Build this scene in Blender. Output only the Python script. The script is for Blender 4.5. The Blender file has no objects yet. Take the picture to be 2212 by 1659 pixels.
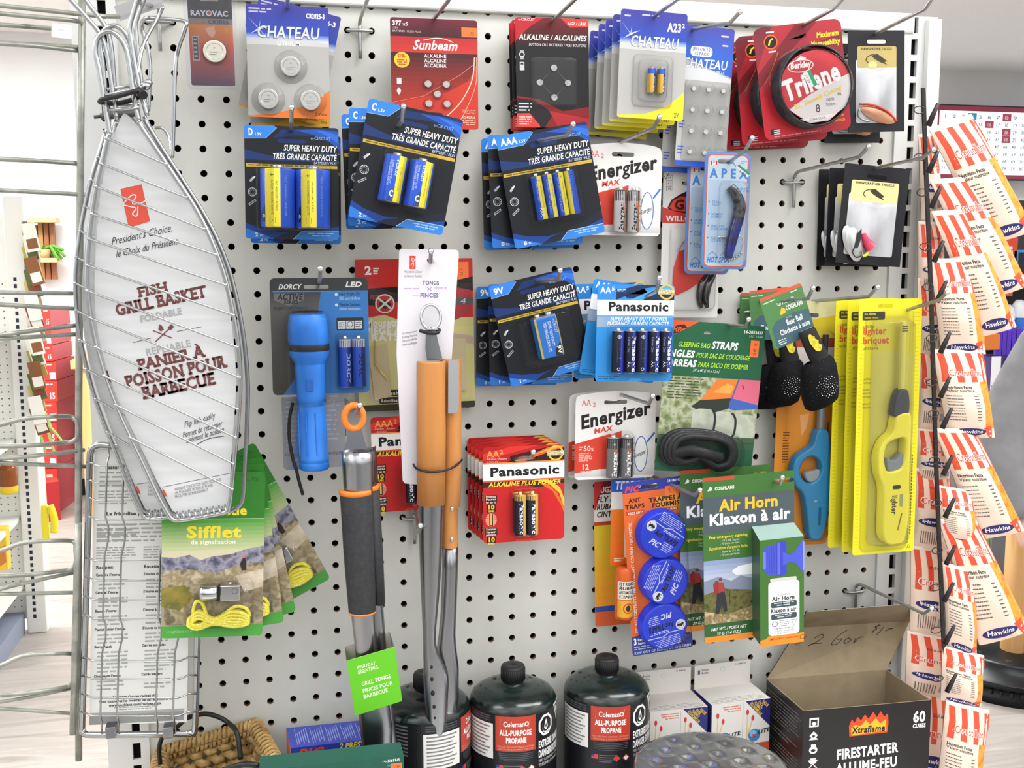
import bpy, bmesh, math, random
from mathutils import Vector as V, Matrix
from mathutils.geometry import tessellate_polygon
rnd = random.Random(7)
S = bpy.context.scene
COL = S.collection
# ---------------------------------------------------------------- camera, world, exposure
P = 0.0254                      # pegboard hole pitch (one inch); board front is the plane y = 0
Z0 = 1.45                       # height of the reference hole row
F = 2257.2
CAM = V((1.83642*P, -45.64573*P, Z0-0.48612*P))
RT = V((.97590257, -.21819368, -.00238537)); FW = V((.21633994, .96892272, -.11994078)); UP = RT.cross(FW)
cd = bpy.data.cameras.new('camera'); cam = bpy.data.objects.new('camera', cd); COL.objects.link(cam)
cd.sensor_width = 36; cd.lens = 36*F/2212; cd.clip_start = .02
cam.matrix_world = Matrix(((RT.x, UP.x, -FW.x, CAM.x), (RT.y, UP.y, -FW.y, CAM.y), (RT.z, UP.z, -FW.z, CAM.z), (0, 0, 0, 1)))
S.camera = cam
S.view_settings.view_transform = 'Standard'; S.view_settings.look = 'None'
S.view_settings.gamma = 1; S.view_settings.use_curve_mapping = False
S.view_settings.exposure = -0.30
wd = bpy.data.worlds.new('shop_light'); S.world = wd; wd.use_nodes = True
wn = wd.node_tree; bgn = wn.nodes['Background']        # soft shop light: bright towards the ceiling, dimmer towards the goods and floor across the aisle
tcw = wn.nodes.new('ShaderNodeTexCoord'); sx = wn.nodes.new('ShaderNodeSeparateXYZ'); rw = wn.nodes.new('ShaderNodeValToRGB'); mw = wn.nodes.new('ShaderNodeMapRange')
nz = wn.nodes.new('ShaderNodeTexNoise'); nz.inputs['Scale'].default_value = 2.4; mn = wn.nodes.new('ShaderNodeMapRange'); mm = wn.nodes.new('ShaderNodeMath'); mm.operation = 'MULTIPLY'
mw.inputs[1].default_value = -1; mw.inputs[2].default_value = 1; mn.inputs[1].default_value = .35; mn.inputs[2].default_value = .65; mn.inputs[3].default_value = .45; mn.inputs[4].default_value = 1.45
for k_, (p_, c_) in enumerate(((.30, .34), (.47, .62), (.56, 1.25), (.72, 2.0))):
    e_ = rw.color_ramp.elements[k_] if k_ < 2 else rw.color_ramp.elements.new(p_)
    e_.position = p_; e_.color = (c_/2, c_/2, c_*.985/2, 1)
lk = wn.links.new; lk(tcw.outputs['Generated'], sx.inputs[0]); lk(sx.outputs[2], mw.inputs[0]); lk(mw.outputs[0], rw.inputs[0]); lk(tcw.outputs['Generated'], nz.inputs[0]); lk(nz.outputs[0], mn.inputs[0])
lk(rw.outputs[0], bgn.inputs[0]); mm.inputs[1].default_value = 2.55; lk(mn.outputs[0], mm.inputs[0]); lk(mm.outputs[0], bgn.inputs[1])
S.cycles.max_bounces = 8; S.cycles.transparent_max_bounces = 24; S.cycles.diffuse_bounces = 3
S.cycles.caustics_reflective = False; S.cycles.caustics_refractive = False
CEIL = 2.74
def ray(px, py): return FW + RT*((px-1106)/F) - UP*((py-829.5)/F)
def W(px, py, d):               # pixel -> point at distance d in front of the board
    r = ray(px, py); return CAM + r*((-d-CAM.y)/r.y)
def Wz(px, py, z):              # pixel -> point on a level plane
    r = ray(px, py); return CAM + r*((z-CAM.z)/r.z)
def Wx(px, py, x):
    r = ray(px, py); return CAM + r*((x-CAM.x)/r.x)
def hole(c, r, d=0): return V((c*P, -d, Z0-r*P))
# ---------------------------------------------------------------- materials
MC = {}
def lin(h):
    if not isinstance(h, str): return tuple(h)
    h = h.lstrip('#'); o = []
    for i in (0, 2, 4):
        c = int(h[i:i+2], 16)/255; o.append(c/12.92 if c <= .04045 else ((c+.055)/1.055)**2.4)
    return tuple(o)
def newmat(n):
    m = bpy.data.materials.new(n); m.use_nodes = True; return m, m.node_tree, m.node_tree.nodes['Principled BSDF']
def mat(h, rough=.38, metal=0, spec=.4, coat=0):
    k = (h, rough, metal, spec, coat)
    if k in MC: return MC[k]
    m, nt, b = newmat('paint_'+str(h).strip('#'))
    b.inputs['Base Color'].default_value = (*lin(h), 1); b.inputs['Roughness'].default_value = rough
    b.inputs['Metallic'].default_value = metal; b.inputs['Specular IOR Level'].default_value = spec
    b.inputs['Coat Weight'].default_value = coat
    n = nt.nodes.new('ShaderNodeTexNoise'); n.inputs['Scale'].default_value = 60; n.inputs['Detail'].default_value = 2
    mr = nt.nodes.new('ShaderNodeMapRange'); mr.inputs[3].default_value = max(.02, rough-.05); mr.inputs[4].default_value = rough+.05
    nt.links.new(n.outputs[0], mr.inputs[0]); nt.links.new(mr.outputs[0], b.inputs['Roughness'])
    MC[k] = m; return m
def nmat(cols, scale=8, rough=.5, stretch=(1, 1, 1), detail=4, dist=0, metal=0, bump=0, lo=.35, hi=.65, spec=.4):
    k = ('n', tuple(cols), scale, rough, stretch, detail, dist, metal, bump, lo, hi)
    if k in MC: return MC[k]
    m, nt, b = newmat('noise_'+cols[0].strip('#'))
    tc = nt.nodes.new('ShaderNodeTexCoord'); mp = nt.nodes.new('ShaderNodeMapping'); mp.inputs['Scale'].default_value = stretch
    n = nt.nodes.new('ShaderNodeTexNoise'); n.inputs['Scale'].default_value = scale; n.inputs['Detail'].default_value = detail
    n.inputs['Distortion'].default_value = dist
    cr = nt.nodes.new('ShaderNodeValToRGB'); e = cr.color_ramp.elements
    while len(e) < len(cols): e.new(.5)
    for i, c in enumerate(cols):
        e[i].position = lo+(hi-lo)*i/(len(cols)-1); e[i].color = (*lin(c), 1)
    L = nt.links.new
    L(tc.outputs['Object'], mp.inputs[0]); L(mp.outputs[0], n.inputs[0]); L(n.outputs[0], cr.inputs[0]); L(cr.outputs[0], b.inputs['Base Color'])
    b.inputs['Roughness'].default_value = rough; b.inputs['Metallic'].default_value = metal; b.inputs['Specular IOR Level'].default_value = spec
    if bump:
        bp = nt.nodes.new('ShaderNodeBump'); bp.inputs['Strength'].default_value = bump; bp.inputs['Distance'].default_value = .002
        L(n.outputs[0], bp.inputs['Height']); L(bp.outputs[0], b.inputs['Normal'])
    MC[k] = m; return m
def clear(tint='fdfdfe', ior=1.3, rough=.06, k=1.0, milky=0):
    key = ('c', tint, ior, rough, k, milky)
    if key in MC: return MC[key]
    m, nt, b = newmat('clear_plastic'); nd = nt.nodes; nd.remove(b); out = nd['Material Output']
    t = nd.new('ShaderNodeBsdfTransparent'); t.inputs[0].default_value = (*lin(tint), 1)
    g = nd.new('ShaderNodeBsdfGlossy'); g.inputs['Roughness'].default_value = rough
    f = nd.new('ShaderNodeFresnel'); f.inputs[0].default_value = ior
    mu = nd.new('ShaderNodeMath'); mu.operation = 'MULTIPLY'; mu.inputs[1].default_value = k
    mx = nd.new('ShaderNodeMixShader'); L = nt.links.new
    L(f.outputs[0], mu.inputs[0]); L(mu.outputs[0], mx.inputs[0]); L(t.outputs[0], mx.inputs[1]); L(g.outputs[0], mx.inputs[2])
    last = mx
    if milky:
        df = nd.new('ShaderNodeBsdfDiffuse'); df.inputs[0].default_value = (.8, .82, .84, 1)
        m2 = nd.new('ShaderNodeMixShader'); m2.inputs[0].default_value = milky
        L(mx.outputs[0], m2.inputs[1]); L(df.outputs[0], m2.inputs[2]); last = m2
    L(last.outputs[0], out.inputs[0]); MC[key] = m; return m
def glow(h, strength):
    k = ('g', h, strength)
    if k in MC: return MC[k]
    m, nt, b = newmat('lamp'); b.inputs['Base Color'].default_value = (*lin(h), 1)
    b.inputs['Emission Color'].default_value = (*lin(h), 1); b.inputs['Emission Strength'].default_value = strength
    MC[k] = m; return m
def M_(c): return c if isinstance(c, bpy.types.Material) else mat(c)
CHROME = mat('c9cdd0', .12, 1); STEEL = nmat(['7a7c80', 'a4a6aa'], 30, .26, (1, 1, .03), 3, 0, 1); WIRE = mat('a2a4a4', .3, 1)
BLIS = clear('ffffff', k=.6); BLISM = clear('ffffff', k=.6, milky=.02); FILM = clear(k=.45, rough=.10)
# ---------------------------------------------------------------- mesh builder
class MB:
    def __init__(s): s.v = []; s.f = []; s.m = []; s.mats = []; s.sm = []
    def mi(s, m):
        m = M_(m)
        if m not in s.mats: s.mats.append(m)
        return s.mats.index(m)
    def add(s, vs, fs, m, smooth=False):
        o = len(s.v); s.v += [tuple(x) for x in vs]; i = s.mi(m)
        for f in fs: s.f.append([o+k for k in f]); s.m.append(i); s.sm.append(smooth)
    def quad(s, a, b, c, d, m): s.add([a, b, c, d], [(0, 1, 2, 3)], m)
    def box(s, x0, x1, y0, y1, z0, z1, m, bev=0):
        if bev:
            b = min(bev, (x1-x0)/2.01, (y1-y0)/2.01, (z1-z0)/2.01)
            bm = bmesh.new(); bmesh.ops.create_cube(bm, size=1)
            for v in bm.verts: v.co = V(((x0+x1)/2+v.co.x*(x1-x0), (y0+y1)/2+v.co.y*(y1-y0), (z0+z1)/2+v.co.z*(z1-z0)))
            bmesh.ops.bevel(bm, geom=bm.edges[:], offset=b, segments=2, affect='EDGES', profile=.5)
            bm.verts.index_update(); s.add([v.co for v in bm.verts], [[v.index for v in f.verts] for f in bm.faces], m); bm.free(); return
        c = [(x, y, z) for x in (x0, x1) for y in (y0, y1) for z in (z0, z1)]
        s.add(c, [(0, 1, 3, 2), (4, 6, 7, 5), (0, 4, 5, 1), (2, 3, 7, 6), (0, 2, 6, 4), (1, 5, 7, 3)], m)
    def tube(s, path, r, m, seg=8, closed=False, rads=None, cap=True):
        p = [V(q) for q in path]; n = len(p)
        if n < 2: return
        T = []
        for i in range(n):
            a = p[i-1] if (i or closed) else p[i]; b = p[(i+1) % n] if (i < n-1 or closed) else p[i]
            t = (b-a); T.append(t.normalized() if t.length > 1e-9 else V((0, 0, 1)))
        nrm = T[0].orthogonal().normalized(); vs = []
        for i in range(n):
            nrm = (nrm-T[i]*nrm.dot(T[i])); nrm = nrm.normalized() if nrm.length > 1e-9 else T[i].orthogonal().normalized()
            bi = T[i].cross(nrm); rr = rads[i] if rads else r
            vs += [p[i]+(nrm*math.cos(2*math.pi*k/seg)+bi*math.sin(2*math.pi*k/seg))*rr for k in range(seg)]
        fs = []
        for i in range(n if closed else n-1):
            j = (i+1) % n
            for k in range(seg): fs.append((i*seg+k, i*seg+(k+1) % seg, j*seg+(k+1) % seg, j*seg+k))
        s.add(vs, fs, m, True)
        if cap and not closed: s.add(vs[:seg], [list(range(seg))[::-1]], m); s.add(vs[-seg:], [list(range(seg))], m)
    def lathe(s, prof, m, seg=32, o=(0, 0, 0), axis='z', a0=0, a1=2*math.pi, sm=True):
        o = V(o); vs = []; full = abs(a1-a0-2*math.pi) < 1e-6; ns = seg if full else seg+1
        for r, h in prof:
            for k in range(ns):
                a = a0+(a1-a0)*k/seg; c, q = r*math.cos(a), r*math.sin(a)
                vs.append(o+(V((c, q, h)) if axis == 'z' else V((c, h, q)) if axis == 'y' else V((h, c, q))))
        fs = []; fm = []
        for i in range(len(prof)-1):
            for k in range(seg):
                k2 = (k+1) % ns; fs.append((i*ns+k, i*ns+k2, (i+1)*ns+k2, (i+1)*ns+k)); fm.append((i, (k+.5)/seg))
        if callable(m):
            of = len(s.v); s.v += [tuple(x) for x in vs]
            for f, q in zip(fs, fm): s.f.append([of+k for k in f]); s.m.append(s.mi(m(*q))); s.sm.append(sm)
        else: s.add(vs, fs, m, sm)
    def ball(s, c, r, m, seg=12, sc=(1, 1, 1)):
        n = seg//2; vs = []; fs = []
        for i in range(n+1):
            t = math.pi*i/n
            for k in range(seg):
                a = 2*math.pi*k/seg; vs.append(V((c[0]+r*sc[0]*math.sin(t)*math.cos(a), c[1]+r*sc[1]*math.sin(t)*math.sin(a), c[2]+r*sc[2]*math.cos(t))))
        for i in range(n):
            for k in range(seg): fs.append((i*seg+k, (i+1)*seg+k, (i+1)*seg+(k+1) % seg, i*seg+(k+1) % seg))
        s.add(vs, fs, m, True)
    def grid(s, fn, nu, nv, m, sm=True):
        vs = [fn(i/nu, j/nv) for j in range(nv+1) for i in range(nu+1)]
        fs = [(j*(nu+1)+i, j*(nu+1)+i+1, (j+1)*(nu+1)+i+1, (j+1)*(nu+1)+i) for j in range(nv) for i in range(nu)]
        if callable(m) and not isinstance(m, bpy.types.Material):
            of = len(s.v); s.v += [tuple(x) for x in vs]
            for q, f in enumerate(fs): s.f.append([of+k for k in f]); s.m.append(s.mi(m((q % nu+.5)/nu, (q//nu+.5)/nv))); s.sm.append(sm)
        else: s.add(vs, fs, m, sm)
    def prism(s, pts, y0, y1, m, m2=None):   # outline in (x, z), from y0 (back) to y1 (front)
        n = len(pts); vs = [(x, y1, z) for x, z in pts]+[(x, y0, z) for x, z in pts]
        tri = tessellate_polygon([[V((x, z, 0)) for x, z in pts]])
        s.add(vs, [t for t in tri]+[tuple(n+i for i in t) for t in tri], m)
        s.add(vs, [(i, (i+1) % n, n+(i+1) % n, n+i) for i in range(n)], m2 or m)
    def build(s, name, parent=None, loc=None, weld=False):
        me = bpy.data.meshes.new(name); me.from_pydata(s.v, [], s.f)
        for m in s.mats: me.materials.append(m)
        me.polygons.foreach_set('material_index', s.m); me.polygons.foreach_set('use_smooth', s.sm)
        if weld or len(s.mats) == 1:
            bm = bmesh.new(); bm.from_mesh(me); bmesh.ops.remove_doubles(bm, verts=bm.verts, dist=1e-6)
            bmesh.ops.recalc_face_normals(bm, faces=bm.faces); bm.to_mesh(me); bm.free()
        me.update()
        o = bpy.data.objects.new(name, me); COL.objects.link(o)
        if parent: o.parent = parent
        if loc is not None: o.location = loc
        return o
def tag(o, label, cat, group=None, kind=None):
    if label: o['label'] = label
    if cat: o['category'] = cat
    if group: o['group'] = group
    if kind: o['kind'] = kind
    return o
def struct(o): o['kind'] = 'structure'; return o
def empty(name, label, cat, group=None, loc=(0, 0, 0), rot=(0, 0, 0), scale=1):
    o = bpy.data.objects.new(name, None); COL.objects.link(o); o.empty_display_size = .02
    o.location = loc; o.rotation_euler = rot; o.scale = (scale,)*3; return tag(o, label, cat, group)
def dup(root, label, group=None):
    r = root.copy(); COL.objects.link(r)
    def rec(a, b):
        for ch in list(a.children):
            c = ch.copy(); COL.objects.link(c); c.parent = b; rec(ch, c)
    rec(root, r); r['label'] = label
    if group: r['group'] = group
    return r
def arc(cx, cy, r, a0, a1, n): return [(cx+r*math.cos(math.radians(a0+(a1-a0)*i/n)), cy+r*math.sin(math.radians(a0+(a1-a0)*i/n))) for i in range(n+1)]
def rrect(x0, y0, x1, y1, r, n=5):
    if r <= 0: return [(x0, y0), (x1, y0), (x1, y1), (x0, y1)]
    return arc(x0+r, y0+r, r, 180, 270, n)+arc(x1-r, y0+r, r, 270, 360, n)+arc(x1-r, y1-r, r, 0, 90, n)+arc(x0+r, y1-r, r, 90, 180, n)
def smooth(pts, n=6, closed=False):         # Catmull-Rom
    p = [V(q) for q in pts]; m = len(p); o = []
    for i in range(m if closed else m-1):
        a = p[(i-1) % m] if (i or closed) else p[0]; b = p[i]; c = p[(i+1) % m]; d = p[(i+2) % m] if (i+2 < m or closed) else p[-1]
        for k in range(n):
            t = k/n; o.append(.5*((2*b)+(c-a)*t+(2*a-5*b+4*c-d)*t*t+(3*b-a-3*c+d)*t**3))
    if not closed: o.append(p[-1])
    return o
# ---------------------------------------------------------------- lettering: flat glyph outlines cached once
GL = {}
CH = [chr(c) for c in range(33, 127)]+list('ÀÈÉÇàèéçôî°™®•')
def load_glyphs():
    tmp = []
    def fobj(t, off):
        c = bpy.data.curves.new('glyph', 'FONT'); c.body = t; c.offset = off; c.resolution_u = 2; c.fill_mode = 'FRONT'
        o = bpy.data.objects.new('glyph', c); COL.objects.link(o); tmp.append(o); return o
    Ws = (0, .02, .038); ob = {}
    bar = fobj('|', 0)
    for ch in CH:
        for w, off in enumerate(Ws): ob[ch, w] = fobj(ch, off)
        ob[ch, 'a'] = fobj(ch+'|', 0)
    dg = bpy.context.evaluated_depsgraph_get()
    def mx(o): return max((v[0] for v in o.evaluated_get(dg).bound_box), default=0)
    b = mx(bar)
    for ch in CH:
        adv = mx(ob[ch, 'a'])-b
        for w in range(3):
            e = ob[ch, w].evaluated_get(dg); me = e.to_mesh()
            GL[ch, w] = (adv+.02*w, [(v.co.x, v.co.y) for v in me.vertices], [tuple(p.vertices) for p in me.polygons]); e.to_mesh_clear()
    def area(g): return sum(abs(sum(g[1][f[i]][0]*g[1][f[(i+1) % len(f)]][1]-g[1][f[(i+1) % len(f)]][0]*g[1][f[i]][1] for i in range(len(f)))) for f in g[2])
    for ch in CH:                       # a thickened outline that folded over itself falls back to the lighter cut
        for w in (1, 2):
            if area(GL[ch, w]) < area(GL[ch, w-1])*1.02: GL[ch, w] = GL[ch, w-1]
    for o in tmp:
        c = o.data; bpy.data.objects.remove(o); bpy.data.curves.remove(c)
    for w in range(3): GL[' ', w] = (.3, [], [])
load_glyphs()
CAPH = max(y for x, y in GL['H', 0][1])
def layout(t, w, it):
    x = 0; out = []
    for ch in t:
        g = GL.get((ch, w)) or GL['x', w]; out.append((x, g)); x += g[0]
    return out, x
def clip_half(pts, ax, val, keep_less):
    o = []; n = len(pts)
    for i in range(n):
        a, b = pts[i], pts[(i+1) % n]; da, db = a[ax]-val, b[ax]-val
        if keep_less: da, db = -da, -db
        if da >= 0: o.append(a)
        if (da > 0 > db) or (da < 0 < db):
            t = da/(da-db); o.append((a[0]+(b[0]-a[0])*t, a[1]+(b[1]-a[1])*t))
    return o
def clip_convex(pts, cl):
    area = sum(cl[i][0]*cl[(i+1) % len(cl)][1]-cl[(i+1) % len(cl)][0]*cl[i][1] for i in range(len(cl))); sg = 1 if area > 0 else -1
    for i in range(len(cl)):
        a, b = cl[i], cl[(i+1) % len(cl)]; ex, ey = b[0]-a[0], b[1]-a[1]
        if abs(ex)+abs(ey) < 1e-9: continue
        f = lambda q: sg*(ex*(q[1]-a[1])-ey*(q[0]-a[0])); o = []; n = len(pts)
        for k in range(n):
            p, q = pts[k], pts[(k+1) % n]; dp, dq = f(p), f(q)
            if dp >= 0: o.append(p)
            if (dp > 0 > dq) or (dp < 0 < dq): t = dp/(dp-dq); o.append((p[0]+(q[0]-p[0])*t, p[1]+(q[1]-p[1])*t))
        pts = o
        if len(pts) < 3: return []
    return pts
class Pr:                       # ink on a surface: u right, v down; xf(u, v, lift) -> point
    STEP = 5e-5
    def __init__(s, mb, xf, clip=None, holes=(), du=0, dv=0): s.mb, s.xf, s.clip, s.holes, s.du, s.dv, s.log = mb, xf, clip, list(holes), du, dv, []
    def lay(s, bb):
        l = 1
        for q, k in s.log:
            if k >= l and not (q[0] >= bb[2] or q[2] <= bb[0] or q[1] >= bb[3] or q[3] <= bb[1]): l = k+1
        s.log.append((bb, l)); return l*s.STEP
    def poly(s, pts, c):
        pts = [tuple(p[:2]) for p in pts]
        if s.clip: pts = clip_convex(pts, s.clip)
        if len(pts) < 3: return
        bb = (min(p[0] for p in pts), min(p[1] for p in pts), max(p[0] for p in pts), max(p[1] for p in pts)); h = s.lay(bb)
        cells = [pts]
        for ax, st in ((0, s.du), (1, s.dv)):
            if not st: continue
            nc = []
            for q in cells:
                lo = min(p[ax] for p in q); hi = max(p[ax] for p in q); k = math.floor(lo/st)
                while k*st < hi:
                    r = clip_half(clip_half(q, ax, k*st, False), ax, (k+1)*st, True)
                    if len(r) > 2: nc.append(r)
                    k += 1
            cells = nc
        for q in cells:
            loops = [q]
            qb = (min(p[0] for p in q), min(p[1] for p in q), max(p[0] for p in q), max(p[1] for p in q))
            for ho in s.holes:
                hb = (min(p[0] for p in ho), min(p[1] for p in ho), max(p[0] for p in ho), max(p[1] for p in ho))
                if qb[0] < hb[0] and qb[1] < hb[1] and qb[2] > hb[2] and qb[3] > hb[3]: loops.append(ho)
            if len(loops) == 1 and len(q) <= 4: s.mb.add([s.xf(a, b, h) for a, b in q], [tuple(range(len(q)))], c); continue
            tri = tessellate_polygon([[V((a, b, 0)) for a, b in L] for L in loops]); fl = [p for L in loops for p in L]
            s.mb.add([s.xf(a, b, h) for a, b in fl], [tuple(t) for t in tri], c)
    def rect(s, x0, y0, x1, y1, c, r=0): s.poly(rrect(x0, y0, x1, y1, r, 3), c)
    def ell(s, cx, cy, rx, c, ry=None, n=24): ry = ry or rx; s.poly([(cx+rx*math.cos(6.28318*i/n), cy+ry*math.sin(6.28318*i/n)) for i in range(n)], c)
    def ring(s, cx, cy, r, w, c, n=24, ry=None):
        ry = ry or r
        s.line([(cx+r*math.cos(6.28318*i/n), cy+ry*math.sin(6.28318*i/n)) for i in range(n+1)], w, c)
    def line(s, pts, w, c):
        m = s.mb; pts = [tuple(p[:2]) for p in pts]; n = len(pts); L = []; R = []
        bb = (min(p[0] for p in pts)-w/2, min(p[1] for p in pts)-w/2, max(p[0] for p in pts)+w/2, max(p[1] for p in pts)+w/2); h = s.lay(bb)
        for i in range(n):
            a = pts[max(0, i-1)]; b = pts[min(n-1, i+1)]; dx, dy = b[0]-a[0], b[1]-a[1]; l = math.hypot(dx, dy) or 1
            L.append((pts[i][0]-dy/l*w/2, pts[i][1]+dx/l*w/2)); R.append((pts[i][0]+dy/l*w/2, pts[i][1]-dx/l*w/2))
        m.add([s.xf(a, b, h) for a, b in L+R], [(i, i+1, n+i+1, n+i) for i in range(n-1)], c)
    def grad(s, x0, y0, x1, y1, c0, c1, n=10, ax=1):
        a, b = lin(c0), lin(c1)
        for i in range(n):
            t = (i+.5)/n; c = mat(tuple(round(a[k]+(b[k]-a[k])*t, 4) for k in range(3)))
            if ax: s.rect(x0, y0+(y1-y0)*i/n, x1, y0+(y1-y0)*(i+1)/n, c)
            else: s.rect(x0+(x1-x0)*i/n, y0, x0+(x1-x0)*(i+1)/n, y1, c)
    def text(s, t, x0, x1, y, h, c, w=1, it=0, rot=0, out=None, curve=0, slab=0):
        """fit t between x0 and x1 on baseline y with cap height h; rot in degrees clockwise about (x0, y)"""
        if out: s.text(t, x0, x1, y, h, out[0], 2, it, rot, None, curve)
        g, adv = layout(t, w, it); sy = h/CAPH; sx = (x1-x0)/max(adv, .01)
        if x1 is None: sx = sy
        cs, sn = math.cos(math.radians(rot)), math.sin(math.radians(rot)); vs = []; fs = []
        for ch, (gx, (ad, gv, gf)) in zip(t, g):
            o = len(vs)
            for a, b in gv:
                u = (gx+a)*sx+it*b*sy; q = -b*sy
                if curve: q -= curve*(1-(2*u/max(x1-x0, 1e-6)-1)**2)
                vs.append((x0+u*cs-q*sn, y+u*sn+q*cs))
            fs += [tuple(o+i for i in f) for f in gf]
            for lv, sg in ((0, 1), (CAPH, -1)) if slab and ch not in 'SOGCQ' else ():       # slab feet on every flat stem end
                iv = sorted({(min(gv[f[i-1]][0], gv[f[i]][0]), max(gv[f[i-1]][0], gv[f[i]][0])) for f in gf for i in range(len(f)) if abs(gv[f[i-1]][1]-lv) < .045 and abs(gv[f[i]][1]-lv) < .045}); mg = []
                for a, b in iv:
                    if b-a < .05: continue
                    if mg and a <= mg[-1][1]+.01: mg[-1][1] = max(mg[-1][1], b)
                    else: mg.append([a, b])
                for a, b in mg:
                    o = len(vs); y0_, y1_ = (lv-sg*.02)*sy, (lv+sg*slab)*sy
                    for u, q in (((gx+a-.06)*sx, -y0_), ((gx+b+.06)*sx, -y0_), ((gx+b+.06)*sx, -y1_), ((gx+a-.06)*sx, -y1_)): vs.append((x0+u*cs-q*sn, y+u*sn+q*cs))
                    fs.append((o, o+1, o+2, o+3))
        if not vs: return
        bb = (min(p[0] for p in vs), min(p[1] for p in vs), max(p[0] for p in vs), max(p[1] for p in vs)); hh = s.lay(bb)
        s.mb.add([s.xf(a, b, hh) for a, b in vs], fs, c)
    def dashes(s, x0, y0, x1, y1, n, c, th=.5, seed=1, al=0, rag=.75):
        """small print too fine to read: n rows of word-length strokes"""
        r = random.Random(seed); st = (y1-y0)/n; h = s.lay((x0, y0, x1, y1)); vs = []; fs = []
        for i in range(n):
            y = y0+i*st; e = x0+(x1-x0)*(1 if i < n-1 else rag)*(1-.12*r.random()); x = x0 if al == 0 else x0+(x1-e)/(2 if al == 1 else 1); e += x-x0
            while x < e:
                l = st*(1.2+2.6*r.random()); b = min(e, x+l); o = len(vs)
                vs += [(x, y), (b, y), (b, y+st*th), (x, y+st*th)]; fs.append((o, o+1, o+2, o+3)); x = b+st*.5
        s.mb.add([s.xf(a, b, h) for a, b in vs], fs, c)
# ---------------------------------------------------------------- the room
def lamp(x, y, z, sx, sy, e, n):
    t = empty('added_ceiling_light', n, 'ceiling light', 'ceiling light panels', (x, y, z))
    b = MB(); b.box(-sx/2, sx/2, -sy/2, sy/2, -.004, .0, glow('ffffff', e)); b.build('diffuser', t)
    b = MB()
    for q in ((-sx/2-.02, -sx/2, -sy/2-.02, sy/2+.02), (sx/2, sx/2+.02, -sy/2-.02, sy/2+.02), (-sx/2, sx/2, -sy/2-.02, -sy/2), (-sx/2, sx/2, sy/2, sy/2+.02)): b.box(*q, -.012, .0, mat('e8e8e8'))
    b.build('frame', t)
CL = 'lit ceiling panel in the shop ceiling above the aisle'
for (x, y, e) in ((-1.3, -.75, 9), (1.0, -.75, 13), (-2.6, -.6, 12), (2.2, -.6, 18), (-1.4, 3.6, 44), (-2.9, 3.4, 54), (.6, 3.6, 30), (2.4, 3.4, 50), (-2.8, 1.2, 36), (2.4, 1.4, 9)):  # unseen panels; back and left ones added to blow out the wall
    lamp(x, y, CEIL-.001, 1.2, .6, e, CL)
YB = 5.55                        # back wall
floor_m = nmat(['8f8881', 'aca59e', 'a09992', 'b6afa8'], 3.2, .42, (.55, 5, 1), 6, .6, lo=.3, hi=.7)
b = MB(); b.box(-6, 6, -3.6, YB+.1, -.05, 0, floor_m); struct(b.build('floor'))
b = MB(); b.box(-6, 6, -1.1, YB+.1, CEIL, CEIL+.05, mat('f2f2f2', .8)); struct(b.build('ceiling'))
b = MB(); b.box(-6, 6, YB, YB+.1, 0, CEIL, nmat(['e9e9ea', 'eeeeee'], 3, .7)); struct(b.build('wall_back'))
b = MB(); b.box(-6, 6, YB-.012, YB, 0, .10, mat('1c1d20', .5)); struct(b.build('baseboard_back'))
# ---------------------------------------------------------------- pegboard gondola
gond = empty('gondola_shelf', 'white steel gondola display with a perforated pegboard back', 'display shelving', None, (0, 0, 0))
c0, c1, r0, r1 = -4, 30, -10, 29
wht = mat('d6d7d6', .32, 0, .45); brown = mat('8a6759', .9)
pb = MB(); N = 16; hr = .0036; d0, d1 = 0, .0055
pan = nmat(['d2d2cb', 'd6d6d0'], 40, .3, spec=.45)
top = Z0+9.95*P
for c in range(c0, c1+1):
    for r in range(r0, r1+1):
        cx, cz = c*P, Z0-r*P; h = P/2
        xl = cx-h if c > c0 else cx-.004; xr = cx+h if c < c1 else cx+.65*P
        if c == c0:                                  # blank strip by the left upright
            pb.quad((cx-.004, 0, cz-h), (cx+h, 0, cz-h), (cx+h, 0, cz+h), (cx-.004, 0, cz+h), pan); continue
        sq = []
        for i in range(N):
            a = 2*math.pi*i/N; q = max(abs(math.cos(a)), abs(math.sin(a)))
            x, z = cx+h*math.cos(a)/q, cz+h*math.sin(a)/q
            x = min(max(x, xl), xr)
            if c == c1 and math.cos(a)/q > .98: x = xr
            sq.append((x, 0, z))
        ci = [(cx+hr*math.cos(2*math.pi*i/N), 0, cz+hr*math.sin(2*math.pi*i/N)) for i in range(N)]
        cb = [(x, d1, z) for x, _, z in ci]
        pb.add(sq+ci, [(i, (i+1) % N, N+(i+1) % N, N+i) for i in range(N)], pan)
        pb.add(ci+cb, [(i, (i+1) % N, N+(i+1) % N, N+i) for i in range(N)], brown)
pb.build('pegboard', gond)
xl, xr, zb = -4.15*P, 30.65*P, Z0-29.5*P
b = MB(); b.box(xl, xr, .05, .055, zb, top, mat('2a241f', .9)); b.build('rear_panel', gond)
b = MB(); b.box(xl-.02, xr+.02, -.006, .05, top, Z0+10.86*P, mat('dddddb', .35), .002); b.build('top_rail', gond)
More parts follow.
